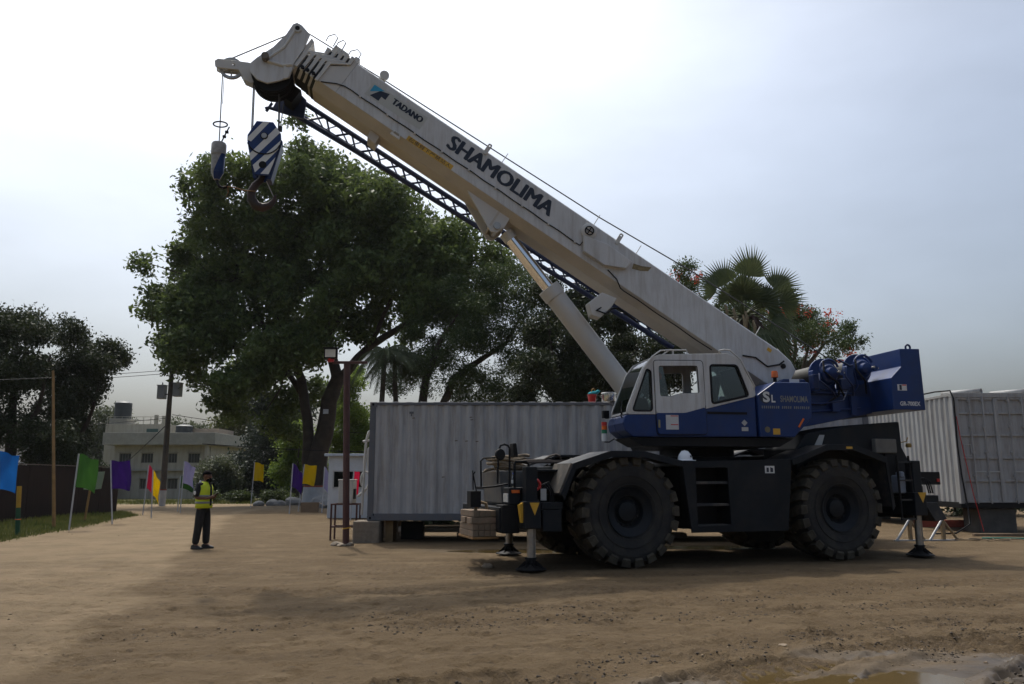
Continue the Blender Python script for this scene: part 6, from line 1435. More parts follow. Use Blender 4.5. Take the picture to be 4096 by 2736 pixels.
ell(hc + Vector((0.095, 0, -0.008)), (0.022, 0.014, 0.02), SKIN, 'nose')
for s_ in (-1, 1):
    ell(hc + Vector((-0.01, s_ * 0.08, 0.0)), (0.018, 0.01, 0.028), SKIN, 'ear')
    ell(hc + Vector((0.078, s_ * 0.03, 0.022)), (0.012, 0.012, 0.009), FABRIC, 'eye')
SHOE = mat('black_shoes', (0.012, 0.012, 0.012), 0.5)
for a in ('r', 'l'):
    an, fo = Vector(k3(J['a' + a])), Vector(k3(J['f' + a]))
    mb = MB(); dd = (fo - an); dd.z = 0; dd.normalize(); sd = Vector((-dd.y, dd.x, 0))
    P = []
    for t, w_, h_ in ((-0.09, 0.035, 0.08), (-0.03, 0.045, 0.11), (0.06, 0.048, 0.085), (0.14, 0.05, 0.06), (0.19, 0.03, 0.045)):
        c = Vector((an.x, an.y, 0)) + dd * t
        P.append([c - sd * w_, c + sd * w_, c + sd * w_ * 0.7 + Vector((0, 0, h_)), c - sd * w_ * 0.7 + Vector((0, 0, h_))])
    vs_ = [p for r_ in P for p in r_]; fs_ = [(0, 1, 2, 3), (16, 19, 18, 17)]
    for i in range(4): fs_ += [(i * 4 + j, i * 4 + (j + 1) % 4, i * 4 + 4 + (j + 1) % 4, i * 4 + 4 + j) for j in range(4)]
    mb.add(vs_, fs_).build('shoe', SHOE, man, bevel=0.012)
ell((K * -0.03, K * -0.305, K * 1.24), (0.03, 0.006, 0.045), INKW, 'sleeve_badge')
ph = MB(Matrix.Translation(k3((0.32, -0.03, 1.19))) @ Matrix.Rotation(R(-40), 4, 'Y')).box(-0.075, 0.075, -0.037, 0.037, -0.005, 0.005).build('phone', BLACK, bevel=0.003)
ph.location = man.location; ph.rotation_euler = man.rotation_euler
props(ph, 'dark mobile phone in the hands of the man', 'phone')
# ================================================================ building
CREAM = mat('cream_plaster', (0.38, 0.35, 0.28), 0.85, var=0.08, scale=0.6, dirt=(0.14, 0.125, 0.1), damt=0.5, dscale=0.5, streak=True)
GREYB = mat('grey_band', (0.3, 0.29, 0.25), 0.85, var=0.1, dirt=(0.14, 0.13, 0.11), damt=0.4, dscale=0.6)
bd = thing('building', 'two storey cream plastered building with flat roof and rooftop block', 'building', (-39.6, 80, -0.55))
BX, BD = 9.6, 11.0
wins_u = [(0.55, 1.7), (2.75, 3.9), (5.15, 6.3), (7.4, 8.55)]
wins_l = [(2.75, 3.9), (4.7, 5.2), (5.5, 6.5), (7.4, 8.2)]
holes = [[(a, 3.5), (b2, 3.5), (b2, 4.45), (a, 4.45)] for a, b2 in wins_u] + [[(a, 0.95), (b2, 0.95), (b2, 1.95), (a, 1.95)] for a, b2 in wins_l]
MB().plate([(0, 0), (BX, 0), (BX, 5.3), (0, 5.3)], holes, 0.25, XZ(0.125)).build('front_wall', CREAM, bd)
MB().box(0, 0.25, 0.26, BD, 0, 5.3).build('left_wall', CREAM, bd); MB().box(BX - 0.25, BX, 0.26, BD, 0, 5.3).build('right_wall', CREAM, bd); MB().box(0.26, BX - 0.26, BD - 0.25, BD, 0, 5.3).build('back_wall', CREAM, bd)
MB().box(-0.8, BX + 0.7, -0.9, BD + 0.4, 5.25, 6.45).build('parapet', GREYB, bd, bevel=0.02)
MB().box(0.2, BX - 0.2, 0.26, BD - 0.3, 2.6, 2.72).build('floor_slab', GREYB, bd)
MB().box(-0.05, BX + 0.05, -0.35, -0.002, 2.72, 2.86).build('sun_shade', GREYB, bd)
MB().box(BX - 0.3, BX + 0.06, -0.7, -0.4, 0, 5.25).build('corner_column', CREAM, bd)
DWG = mat('dark_pane', (0.05, 0.055, 0.05), 0.15, var=0.2); WF = mat('window_frame', (0.16, 0.15, 0.13), 0.6)
for (a, b2), z0, z1 in [(w_, 3.5, 4.45) for w_ in wins_u] + [(w_, 0.95, 1.95) for w_ in wins_l]:
    f = MB().box(a, b2, 0.08, 0.12, z0, z0 + 0.05).box(a, b2, 0.08, 0.12, z1 - 0.05, z1).box(a, a + 0.05, 0.08, 0.12, z0 + 0.05, z1 - 0.05).box(b2 - 0.05, b2, 0.08, 0.12, z0 + 0.05, z1 - 0.05)
    nn = max(2, int((b2 - a) / 0.28))
    for k in range(1, nn): f.box(a + (b2 - a) * k / nn - 0.02, a + (b2 - a) * k / nn + 0.02, 0.07, 0.11, z0 + 0.051, z1 - 0.051)
    f = f.build('window', WF, bd)
    MB().box(a + 0.02, b2 - 0.02, 0.13, 0.14, z0 + 0.02, z1 - 0.02).build('pane', DWG, f)
    MB().box(a - 0.08, b2 + 0.08, -0.12, -0.001, z1 + 0.04, z1 + 0.12).build('lintel', GREYB, f)
MB().box(-2.6, 3.6, 3.0, 9.0, 0, 7.55).build('stair_block', CREAM, bd, bevel=0.02)
MB().box(1.7, 2.9, 2.95, 2.998, 6.7, 7.05).build('stair_window', mat('green_pane', (0.05, 0.09, 0.08), 0.3), bd)
for k in range(9): MB().tube([(-2.5 + 0.75 * k, 3.1, 7.55), (-2.5 + 0.75 * k, 3.1, 8.3)], 0.03, 6).build('roof_railing_post', GREYB, bd)
MB().tube([(-2.5, 3.1, 8.3), (3.5, 3.1, 8.3)], 0.03, 6).tube([(-2.5, 3.1, 7.95), (3.5, 3.1, 7.95)], 0.025, 6).build('roof_railing', GREYB, bd)
MB().box(3.2, 3.6, 3.0, 3.4, 7.55, 8.4).box(2.4, 2.7, 3.0, 3.3, 7.55, 8.5).build('roof_column', CREAM, bd)
MB().box(6.0, 9.0, 3.5, 8.0, 6.45, 7.1).build('roof_room', mat('pinkish_plaster', (0.33, 0.27, 0.21), 0.85, var=0.1), bd, bevel=0.01)
wt_ = thing('water_tank', 'black cylindrical water tank on top of the rooftop block', 'water tank', (-41.0, 84.0, 7.0))
MB().lathe([(0, 1.9), (0.5, 1.85), (0.85, 1.65), (0.85, 0.9), (0.85, 0.0), (0, 0)], (0, 0, 0.6), (0, 0, 1), 28).build('tank_shell', mat('tank_black', (0.035, 0.04, 0.043), 0.5, var=0.15), wt_, smooth=40)
MB().box(-0.9, 0.9, -0.9, 0.9, 0, 0.6).build('tank_plinth', GREYB, wt_, bevel=0.02)
for z in (1.0, 1.5): MB().tube([(0.86 * math.cos(t), 0.86 * math.sin(t), z) for t in np.linspace(0, 6.28, 28)[:-1]], 0.03, 6, True).build('tank_rib', MATS['tank_black'], wt_)
wt2 = thing('water_tank', 'low dark water tank behind the parapet left of utility pole', 'water tank', (-34.0, 83.0, 5.9))
MB().lathe([(0, 1.05), (0.5, 1.02), (0.85, 0.85), (0.85, 0.0), (0, 0)], (0, 0, 0), (0, 0, 1), 24).build('tank_shell', MATS['tank_black'], wt2, smooth=40)
MB().lathe([(0, 0.1), (0.2, 0.1), (0.2, 0), (0, 0)], (0, 0, 1.04), (0, 0, 1), 16).build('tank_lid', MATS['tank_black'], wt2)
gw = thing('boundary_wall', 'low boundary wall with pale posts right of the cream building', 'wall', (-29.0, 76, -0.51))
for k in range(5):
    MB().box(k * 2.3 - 0.15, k * 2.3 + 0.15, -0.15, 0.15, 0, 2.35).build('wall_post', CREAM, gw, bevel=0.02)
    if k < 4: MB().box(k * 2.3 + 0.16, k * 2.3 + 2.14, 0.02, 0.1, 0.1, 2.0).build('wall_panel', mat('dark_grille', (0.03, 0.03, 0.03), 0.7, var=0.3), gw)
MB().box(-0.2, 9.4, -0.12, 0.12, 2.36, 2.6).build('wall_beam', CREAM, gw)

# ================================================================ utility pole and wires
up = thing('utility_pole', 'grey utility pole with two transformer boxes and white painted base', 'utility pole', (-21.55, 50, -0.22))
PW = mat('pole_wood', (0.10, 0.085, 0.07), 0.85, var=0.2, scale=4)
MB().tube([(0, 0, -0.1), (0.0, 0, 4.0), (0.02, 0, 8.7)], [0.19, 0.17, 0.13], 12).build('pole_shaft', PW, up, smooth=60)
MB().tube([(0, 0, -0.1), (0.02, 0, 0.95)], 0.2, 12).build('painted_base', mat('whitewash', (0.42, 0.43, 0.44), 0.85, var=0.15), up, smooth=60)
MB().tube([(0.02, 0, 0.95), (0.02, 0, 1.03)], 0.2, 12).build('red_ring', mat('ring_red', (0.25, 0.06, 0.04), 0.8), up, smooth=60)
MB().box(-0.75, 0.75, -0.06, 0.06, 8.35, 8.45).build('cross_arm', PW, up)
for x in (-0.7, -0.45, 0.62): MB().lathe([(0, 0.2), (0.04, 0.18), (0.06, 0.1), (0.03, 0), (0, 0)], (x, 0, 8.45), (0, 0, 1), 10).build('insulator', BLACK, up, smooth=50)
for x in (-0.55, -0.4, -0.25): MB().tube([(x, 0, 8.35), (x + 0.05, 0, 8.15), (x - 0.05, 0, 8.05)], 0.035, 6).build('hanging_insulator', BLACK, up)
TB = mat('transformer_grey', (0.32, 0.33, 0.34), 0.5, var=0.1)
for x, z in ((-0.5, 6.6), (0.48, 6.75)):
    b2 = MB().box(x - 0.24, x + 0.24, -0.22, 0.22, z, z + 0.85).build('transformer', TB, up, bevel=0.04)
    MB().tube([(x, 0, z + 0.85), (x, 0, z + 1.05)], 0.04, 8).box(x - 0.26, x + 0.26, -0.24, 0.24, z + 0.83, z + 0.88).build('transformer_lid', TB, b2)
    MB().tube([(0.0, 0, z + 0.3), (x, 0, z + 0.3)], 0.04, 6).build('transformer_arm', PW, up)
def wire(p0, p1, sag, label, r_=0.018, n_=16):
    p0, p1 = Vector(p0), Vector(p1)
    pts = [(p0.lerp(p1, i / n_) - p0) - Vector((0, 0, sag * 4 * (i / n_) * (1 - i / n_))) for i in range(n_ + 1)]
    o = MB().tube(pts, r_, 5).build('overhead_wire', BLACK, smooth=60); o.location = p0
    props(o, label, 'wire', 'overhead wires at the utility pole')
T = (-21.3, 50)
wire((-21.9, 50, 8.2), (-46, 40, 6.6), 0.5, 'uppermost wire running left from the utility pole top')
wire((-21.8, 50, 8.0), (-46, 40, 6.3), 0.5, 'lower wire of the pair running left from the pole top')
wire((-21.4, 50, 5.2), (-46, 46, 4.3), 0.5, 'wire running left from the middle of utility pole')
wire((-21.3, 50, 5.4), (-6, 56, 4.6), 0.4, 'dark wire running right from the pole into the trees')
wire((-21.4, 50, 5.0), (-34.0, 66, 0.6), 0.15, 'stay wire slanting down left from the utility pole', 0.03)
wire((-14.0, 24.1, 4.5), (-30, 21, 4.3), 0.25, 'pale wire running left from the bamboo pole top', 0.015)
wire((-13.9, 36, 3.0), (-3.6, 40, 2.75), 0.12, 'string of lights wire passing the big tree trunk', 0.018)

# ================================================================ trees
BARK = mat('dark_bark', (0.045, 0.034, 0.025), 0.9, var=0.35, scale=3, bump=0.8, bscale=9)
BARKP = mat('grey_bark', (0.10, 0.083, 0.063), 0.9, var=0.3, scale=3, bump=0.6, bscale=9)
LEAF_BIG = leaf_mat('big_tree_leaves', (0.036, 0.06, 0.018), (0.125, 0.175, 0.05), 0.34)
LEAF_DARK = leaf_mat('dark_leaves', (0.016, 0.026, 0.011), (0.044, 0.058, 0.021), 0.2)
LEAF_MID = leaf_mat('mid_leaves', (0.03, 0.05, 0.016), (0.075, 0.10, 0.03), 0.25)
LEAF_LIGHT = leaf_mat('light_leaves', (0.07, 0.13, 0.02), (0.17, 0.24, 0.04), 0.4)
LEAF_FAR = leaf_mat('far_leaves', (0.045, 0.06, 0.03), (0.09, 0.105, 0.05), 0.25)
LEAF_FINE = leaf_mat('feathery_leaves', (0.03, 0.055, 0.016), (0.07, 0.10, 0.03), 0.25)
PETAL = leaf_mat('red_petals', (0.26, 0.045, 0.018), (0.42, 0.095, 0.035), 0.35)

def leaves(lobes, n, size, Y, ydep, spray=9, srad=0.35, asp=0.5, fill=0.75, yspread=0.75, droop=0.15, seed=1, gap=0.3):
    g = np.random.default_rng(seed)
    base_l = np.array([(l_[0], l_[1], l_[2]) for l_ in lobes])
    L0 = np.array([(l_[0], Y + ((int(abs(l_[0] * 73.1 + l_[1] * 191.7) * 10 + seed * 37) % 1000) / 1000 - 0.5) * ydep, l_[1], l_[2]) for l_ in lobes])
    sub = []
    for x, y, z, r_ in L0:            # bunches of foliage over each lobe
        nsub = int(12 + 9 * r_)
        d = g.normal(size=(nsub, 3)); d /= np.linalg.norm(d, axis=1)[:, None]
        for v in d: sub.append((x + v[0] * r_ * 0.74 * (1 - 0.5 * g.random() ** 2), y + v[1] * r_ * 0.9, z + v[2] * r_ * 0.68 * (1 - 0.5 * g.random() ** 2), r_ * g.uniform(0.26, 0.48)))
    L = np.array(sub)
    w = L[:, 3] ** 2.0; w = w / w.sum()
    ns = n // spray
    loose = np.stack([L0[:, 0], L0[:, 1], L0[:, 2], L0[:, 3] * 0.95], 1)
    nl = int(ns * 0.22)
    k = g.choice(len(L), ns, p=w)
    w0 = L0[:, 3] ** 2.2; kl = g.choice(len(L0), nl, p=w0 / w0.sum())
    d = g.normal(size=(ns, 3)); d /= np.linalg.norm(d, axis=1)[:, None]
    rad = 0.45 + 0.6 * g.random(ns) ** 0.6
    c = L[k, :3] + d * (rad * L[k, 3])[:, None] * np.array([1.1, 1.1, 0.8])
    dl = g.normal(size=(nl, 3)); dl /= np.linalg.norm(dl, axis=1)[:, None]
    c[:nl] = loose[kl, :3] + dl * (loose[kl, 3] * g.random(nl) ** 0.4)[:, None]
    # break the lobes up so that gaps remain
    q = fbm(c[:, 0] * 0.9 + 31 + seed, c[:, 2] * 0.9 + c[:, 1] * 0.53, 3)
    keep = q > gap
    c = c[keep]; ns = len(c)
    cen = np.repeat(c, spray, 0) + g.normal(size=(ns * spray, 3)) * srad * np.array([1, 1, 0.7])
    m = len(cen)
    a = g.normal(size=(m, 3)); a[:, 2] -= droop * 2; a /= np.linalg.norm(a, axis=1)[:, None]
    b_ = g.normal(size=(m, 3)); b_[:, 2] *= 0.6; b_ -= a * (a * b_).sum(1)[:, None]; b_ /= np.linalg.norm(b_, axis=1)[:, None]
    s = size * (0.6 + 0.8 * g.random(m))[:, None]
    P = np.stack([cen - a * s * 0.5, cen + b_ * s * asp * 0.5 + a * s * 0.05, cen + a * s * 0.55, cen - b_ * s * asp * 0.5 + a * s * 0.05], 1).reshape(-1, 3)
    return P, np.arange(m * 4).reshape(-1, 4)
def crown(parent, lobes, n, size, Y, ydep, m, name='crown', **kw):
    P, Q = leaves(lobes, n, size, Y, ydep, **kw)
    P = P - np.array(parent.location)
    return arrays_mesh(name, P, Q, m, parent)
def limb(parent, pts, rs, m=BARK, name='branch'):
    loc = Vector(parent.location)
    P = [Vector(p) for p in pts]
    fine, fr = [], []
    for i in range(len(P) - 1):
        for t in (0, 0.34, 0.67):
            q = P[i].lerp(P[i + 1], t) + Vector((random.uniform(-1, 1), random.uniform(-1, 1), 0)) * (0.25 * rs[i] if t else 0)
            fine.append(q - loc); fr.append(rs[i] + (rs[i + 1] - rs[i]) * t)
    fine.append(P[-1] - loc); fr.append(rs[-1])
    return MB().tube(fine, fr, 10).build(name, m, parent, smooth=70)
def twigs(parent, lobes, Y, hub, m, r0=0.07, every=2, sd=5):
    g = random.Random(sd)
    for i, (x, z, r_) in enumerate(lobes):
        if i % every: continue
        hx, hz = min(hub, key=lambda h: (h[0] - x) ** 2 + (h[1] - z) ** 2)
        y1 = Y + g.uniform(-1.5, 1.5)
        mid = ((hx + x) / 2 + g.uniform(-0.4, 0.4), (Y + y1) / 2, (hz + z) / 2 - 0.25)
        limb(parent, [(hx, Y, hz), mid, (x, y1, z + r_ * 0.4)], [r0 * 1.5, r0, 0.02], m, 'twig')

BIG = [(-19.7,19.6,1.43),(-17.6,19.7,1.72),(-15.3,20.0,2.01),(-14.0,22.8,1.3),(-13.6,24.0,0.73),(-12.5,21.2,2.31),(-10.2,20.3,2.3),(-7.8,18.8,2.29),(-5.5,17.1,2.28),(-3.2,15.9,2.12),(-1.2,15.3,1.56),(-20.9,17.7,1.28),(-20.8,20.3,0.72),(-18.6,17.1,2.28),(-15.7,17.1,2.56),(-12.9,17.7,2.56),(-10.1,17.1,2.56),(-7.5,15.6,2.26),(-4.9,14.7,1.98),(-2.4,13.8,1.41),(-21.9,15.0,1.55),(-23.2,14.7,0.85),(-19.8,14.1,1.97),(-17.3,14.1,2.25),(-14.7,14.1,1.97),(-11.6,14.1,1.97),(-8.8,13.8,1.69),(-22.5,12.4,1.4),(-23.1,10.8,0.84),(-20.5,11.6,1.96),(-17.7,11.6,2.23),(-14.9,11.3,2.23),(-12.4,11.3,1.67),(-21.5,9.9,1.11),(-19.5,9.0,1.66),(-17.0,9.0,1.94),(-14.5,8.7,1.94),(-12.6,9.0,1.38),(-20.2,7.9,0.97),(-18.6,7.3,0.96),(-16.6,6.8,1.37),(-14.7,6.5,1.37),(-13.3,7.1,1.24),(-15.7,5.1,0.96),(-17.3,5.4,0.96),(-9.9,11.3,1.26),(-6.8,12.4,1.12),(-3.7,12.7,1.26)]
BIG2 = [(-9.2,14.6,1.6),(-6.6,16.8,1.8),(-6.0,14.2,1.6),(-3.6,14.4,1.5),(-11.5,9.6,1.4),(-13.6,9.4,1.6),(-11.4,11.6,1.3),(-14.2,12.8,1.6),(-8.6,11.9,1.2),(-5.2,12.9,1.2),(-1.2,13.6,1.2),(-22.3,13.6,1.2),(-21.4,8.9,1.0),(-18.2,10.2,1.6),(-16,7.8,1.4),(-19.2,15.6,1.7),(-14.4,15.7,1.8),(-11.2,15.8,1.8),(-17,18.4,1.7),(-12.6,19.4,2.0),(-9,18.6,2.0),(-14.4,4.6,0.9),(-18.3,6.3,0.9),(-8.5,12.9,1.3),(-9.6,10.6,1.0),(-7.2,11.0,1.1),(-5.4,11.4,1.1),(-10.3,12.8,1.3),(-6.8,18.0,2.0),(-5.8,15.8,1.8),(-3.9,16.4,1.6),(-8.6,17.2,1.8),(-7.0,13.6,1.5),(-1.8,12.4,1.1),(-21.6,16.4,1.3),(-20.0,13,1.4),(-13.2,23.2,0.9),(-16.4,21.2,1.0)]
bt_ = thing('broad_tree', 'huge dark green spreading tree with a whitewashed trunk base', 'tree', (-12.1, 50, gz(50)))
limb(bt_, [(-12.1, 50, -0.3), (-12.1, 50, 2.4), (-11.6, 50, 5.1), (-11.3, 50, 6.8), (-11.0, 50, 7.9)], [0.8, 0.62, 0.52, 0.48, 0.42], BARK, 'trunk')
limb(bt_, [(-12.5, 50.2, 0.8), (-12.75, 50.1, 2.6), (-12.8, 50, 5.1), (-13.3, 50, 7.6), (-14.2, 50, 9.6), (-16.0, 49.5, 11.2), (-18.9, 49, 12.6)], [0.42, 0.36, 0.32, 0.28, 0.24, 0.17, 0.08], BARK)
limb(bt_, [(-11.1, 50, 7.4), (-9.0, 49.8, 9.7), (-6.2, 49.5, 11.4), (-2.6, 49, 12.9)], [0.34, 0.26, 0.17, 0.07], BARK)
limb(bt_, [(-11.0, 50, 7.6), (-11.8, 50.3, 10.5), (-12.4, 50, 13.0), (-12.3, 50, 16.8), (-13.2, 50, 21.0)], [0.36, 0.28, 0.2, 0.13, 0.05], BARK)
limb(bt_, [(-11.9, 50, 10.2), (-10.2, 50.6, 13.2), (-7.8, 51, 16.6), (-5.5, 51, 17.6)], [0.2, 0.15, 0.1, 0.04], BARK)
limb(bt_, [(-12.9, 50, 6.2), (-15.3, 51, 9.3), (-17.5, 51, 14.2), (-19.5, 51, 18.8)], [0.2, 0.17, 0.11, 0.04], BARK)
limb(bt_, [(-9.0, 49.8, 9.7), (-7.6, 49, 12.6), (-5.0, 48.5, 14.6)], [0.16, 0.11, 0.04], BARK)
MB().tube([(0, 0, -0.1), (0.0, 0, 1.15)], [0.86, 0.76], 14).build('whitewash_band', MATS['whitewash'], bt_, smooth=60)
MB().tube([(0, 0, 1.15), (0.0, 0, 1.25)], [0.762, 0.755], 14).build('red_band', MATS['ring_red'], bt_, smooth=60)
twigs(bt_, BIG, 50, [(-12.3, 13.0), (-14.2, 9.6), (-9.0, 9.7), (-17.5, 14.2), (-7.8, 16.0), (-5.0, 13.0), (-12.4, 17.0), (-17, 12)], BARK, 0.06, 1)
crown(bt_, BIG + BIG2, 190000, 0.31, 50, 7.0, LEAF_BIG, srad=0.26, seed=3, spray=9, gap=0.32)
sn = thing('tree_sign', 'small pale plate nailed on the big tree trunk', 'sign', (-11.55, 49.42, 5.55))
MB().box(-0.16, 0.16, -0.02, 0.02, -0.14, 0.14).build('plate', mat('plate_pale', (0.45, 0.47, 0.5), 0.5), sn); MB().tube([(0, 0, 0), (0.02, 0.2, 0)], 0.02, 6).build('nail', STEEL, sn)

def simple_tree(name, label, Y, base, trunk, lobes, n, size, m, ydep=4.0, group=None, bark=BARK, cat='tree', **kw):
    t = thing(name, label, cat, (base[0], Y, gz(Y)), 0, group)
    for pts, rs in trunk: limb(t, [(p[0], Y + (p[2] if len(p) > 2 else 0), p[1]) for p in pts], rs, bark, 'trunk' if pts is trunk[0][0] else 'branch')
    crown(t, lobes, n, size, Y, ydep, m, **kw)
    return t
LEFT1 = [(-27.0,9.2,1.4),(-26.1,9.7,1.05),(-25.1,9.0,0.94),(-26.6,7.6,1.39),(-25.4,7.1,1.39),(-26.6,5.9,1.39),(-25.0,5.5,1.15),(-26.4,4.1,1.38),(-24.8,3.6,1.14),(-23.4,3.6,0.92),(-25.4,2.5,1.14),(-23.5,2.5,0.91),(-28.6,9.0,1.6),(-28.6,6.5,1.6),(-28.5,4.0,1.6),(-24.2,1.5,1.0),(-26.5,1.8,1.2)]
LEFT2 = [(-26.5,9.7,1.02),(-25.4,9.7,1.02),(-24.3,8.9,1.15),(-25.3,7.9,1.4),(-23.7,7.9,1.02),(-26.2,7.4,1.27),(-24.4,6.6,1.14),(-25.6,5.9,1.14),(-24.7,4.8,0.88),(-25.7,4.3,1.0),(-24.8,3.2,1.0),(-25.6,2.2,1.1),(-24.2,1.6,0.9)]
simple_tree('leafy_tree', 'dark leafy tree at the far left edge above the brown fence', 42, (-26.3, 0), [([(-26.3, -0.2), (-26.2, 3), (-26.5, 8.5)], [0.35, 0.28, 0.08]), ([(-26.2, 3), (-25.0, 5), (-24.6, 8)], [0.18, 0.12, 0.04])], LEFT1, 70000, 0.17, LEAF_DARK, srad=0.18, seed=4)
simple_tree('leafy_tree', 'rounded dark tree right of the leftmost tree behind the bamboo pole', 46, (-25.2, 0), [([(-25.2, -0.2), (-25.1, 3), (-25.3, 8.5)], [0.3, 0.24, 0.07]), ([(-25.1, 3), (-24.2, 5.5), (-23.9, 7.8)], [0.15, 0.1, 0.04])], LEFT2, 56000, 0.17, LEAF_DARK, srad=0.18, seed=5)
FARL = [(-55.7,6.9,2.57),(-53.0,9.1,2.01),(-50.7,8.3,1.43),(-56.0,4.0,2.28),(-53.9,5.7,2.28),(-57.9,5.7,1.71),(-55,1.8,2.2),(-58.5,2.5,2.2)]
FARM = [(-43.2,7.7,1.72),(-41.1,7.4,1.43),(-44.8,6.9,1.14),(-39.7,6.9,1.03),(-42.5,4.5,2.0),(-40.5,4.5,1.6),(-42,2,2)]
RB = [(-30.4,7.7,1.39),(-30.7,5.8,1.62),(-29.2,4.0,1.62),(-28.5,6.8,1.86),(-28.1,9.1,1.63),(-31.0,3.1,0.92),(-28.6,1.7,1.61)]
simple_tree('leafy_tree', 'distant rounded tree behind the left end of building', 105, (-54, 0), [([(-54, -0.9), (-54, 6)], [0.4, 0.1])], FARL, 12000, 0.4, LEAF_FAR, 5, srad=0.5, seed=6, spray=6)
simple_tree('leafy_tree', 'distant tree top showing above the roof behind utility pole', 105, (-42.5, 0), [([(-42.5, -0.9), (-42.5, 6)], [0.35, 0.1])], FARM, 9000, 0.38, LEAF_FAR, 4, srad=0.45, seed=7, spray=6)
simple_tree('leafy_tree', 'olive green tree at the right end of cream building', 92, (-29.2, 0), [([(-29.2, -0.7), (-29, 6)], [0.35, 0.1])], [(x * 92 / 85, z, r_ * 1.08) for x, z, r_ in RB], 15000, 0.32, leaf_mat('olive_leaves', (0.05, 0.065, 0.02), (0.12, 0.13, 0.045), 0.3), 4, srad=0.4, seed=8)
DARKM = [(-21.2,7.7,1.73),(-19.7,6.6,1.72),(-22.3,5.1,1.72),(-20.3,4.7,1.91),(-18.8,3.9,1.71),(-21.7,2.4,1.71),(-19.8,1.7,1.51),(-22.8,1.3,1.32),(-20.9,0.6,1.13),(-18.2,7.4,1.53),(-18.3,1.3,1.13)]
simple_tree('leafy_tree', 'dense dark tree mass between cream building and big tree', 70, (-20.5, 0), [([(-20.5, -0.5), (-20.4, 6)], [0.35, 0.1])], DARKM + [(-23.8,3.0,1.4),(-24.2,1.0,1.2)], 30000, 0.27, leaf_mat('bluish_leaves', (0.02, 0.032, 0.02), (0.045, 0.06, 0.034), 0.15), 5, srad=0.34, seed=9)
LIGHT1 = [(-17.3,4.3,0.95),(-16.3,5.0,0.95),(-16.9,3.0,1.08),(-17.9,2.0,0.74),(-15.9,2.7,1.08),(-17.5,1.3,0.6),(-15.3,4.3,0.84)]
LIGHT2 = [(-12.7,7.8,1.15),(-11.7,8.5,0.99),(-12.9,6.2,1.31),(-11.6,5.9,1.31),(-12.5,4.2,1.31),(-11.2,3.9,1.14),(-12.8,2.6,1.14),(-11.5,2.0,0.97),(-12.0,9.5,0.73),(-13.2,4.6,0.82),(-10.3,4.5,1.2),(-10.2,2.4,1.1)]
simple_tree('light_tree', 'bright yellow green sapling left of the big trunk', 62, (-16.6, 0), [([(-16.6, -0.4), (-16.5, 2.5), (-16.4, 4.5)], [0.12, 0.08, 0.03])], LIGHT1, 13000, 0.2, LEAF_LIGHT, 2.5, srad=0.25, seed=10)
simple_tree('light_tree', 'bright green tree between the big trunk and grey container', 60, (-12.2, 0), [([(-12.2, -0.4), (-12.1, 4), (-12.0, 8)], [0.18, 0.12, 0.04])], LIGHT2, 34000, 0.19, LEAF_LIGHT, 3.0, srad=0.2, seed=11)
MID1 = [(-5.0,11.5,1.16),(-3.7,11.0,1.29),(-1.9,11.0,1.29),(-0.6,11.8,1.16),(0.7,12.1,1.16),(-4.4,9.2,1.28),(-2.6,9.2,1.41),(-0.9,9.7,1.28),(0.9,10.5,1.28),(-3.1,7.4,1.14),(-1.4,7.6,1.14),(-4.4,6.9,0.89),(0.2,8.2,1.15),(-5.7,10.0,0.9),(1.4,9.2,1.02),(-6.5,11.5,0.77),(-5.9,8.2,1.2),(-3,6.1,1.2),(-1,6.2,1.2),(0.6,6.8,1.1),(-6.9,7.0,1.0),(-4.6,8.0,1.2),(-2.0,10.2,1.3),(-3.4,12.2,1.2),(-1.4,13.0,1.1),(0.4,13.4,1.0)]
MID2 = [(2.6,10.2,1.12),(3.7,10.7,0.9),(1.7,8.9,1.11),(3.3,8.6,1.34),(5.1,9.3,1.12),(5.9,8.4,1.11),(2.4,7.1,1.22),(3.9,6.8,1.33),(5.4,6.8,1.22),(7.2,7.5,1.11),(6.5,6.2,1.1),(8.1,6.8,0.99),(1.2,6.6,1.1),(2.8,5.7,1.1),(4.8,5.5,0.88),(0.6,5.7,0.88),(1.5,10.7,0.9),(8.4,8.2,0.67)]
simple_tree('feathery_tree', 'airy feathery tree with crooked trunks behind the grey container', 46, (-4.4, 0), [([(-4.8, -0.3), (-5.2, 5.5), (-5.0, 7.2), (-4.2, 9.4), (-3.2, 11)], [0.32, 0.26, 0.22, 0.15, 0.05]), ([(-4.3, 4.8), (-3.4, 7.2), (-2.1, 8.1), (-0.4, 9.2), (0.6, 11)], [0.24, 0.22, 0.17, 0.11, 0.04])], MID1, 85000, 0.15, LEAF_FINE, 5, srad=0.17, seed=12, asp=0.4, bark=BARK)
simple_tree('leafy_tree', 'dense dark tree behind the lift cylinder of the crane', 40, (3.8, 0), [([(3.8, -0.2), (3.7, 5), (3.6, 9)], [0.32, 0.25, 0.07]), ([(3.7, 4), (5.4, 6.5), (6.4, 8)], [0.18, 0.12, 0.04]), ([(3.7, 4), (2.2, 6.5), (1.8, 9.5)], [0.18, 0.12, 0.04])], MID2, 80000, 0.17, LEAF_DARK, 4, srad=0.18, seed=13)
FLAM = [(9.0,12.1,0.63),(9.6,11.6,0.68),(8.5,11.6,0.5),(10.0,10.5,0.79),(10.7,9.8,0.78),(14.1,10.7,0.67),(14.9,10.2,0.9),(13.8,9.3,0.89),(15.8,9.8,0.89),(16.7,9.5,0.67),(17.1,8.9,0.56),(15.1,8.6,0.89),(16.1,8.2,0.89),(17.2,7.7,0.55),(17.9,7.7,0.33),(14.6,7.7,0.78),(15.6,7.3,0.66),(13.3,8.2,0.78),(16.7,7.3,0.55),(11.7,8.9,0.89),(12.7,10.5,0.79),(17.5,8.2,0.4),(12.2,9.8,0.8)]
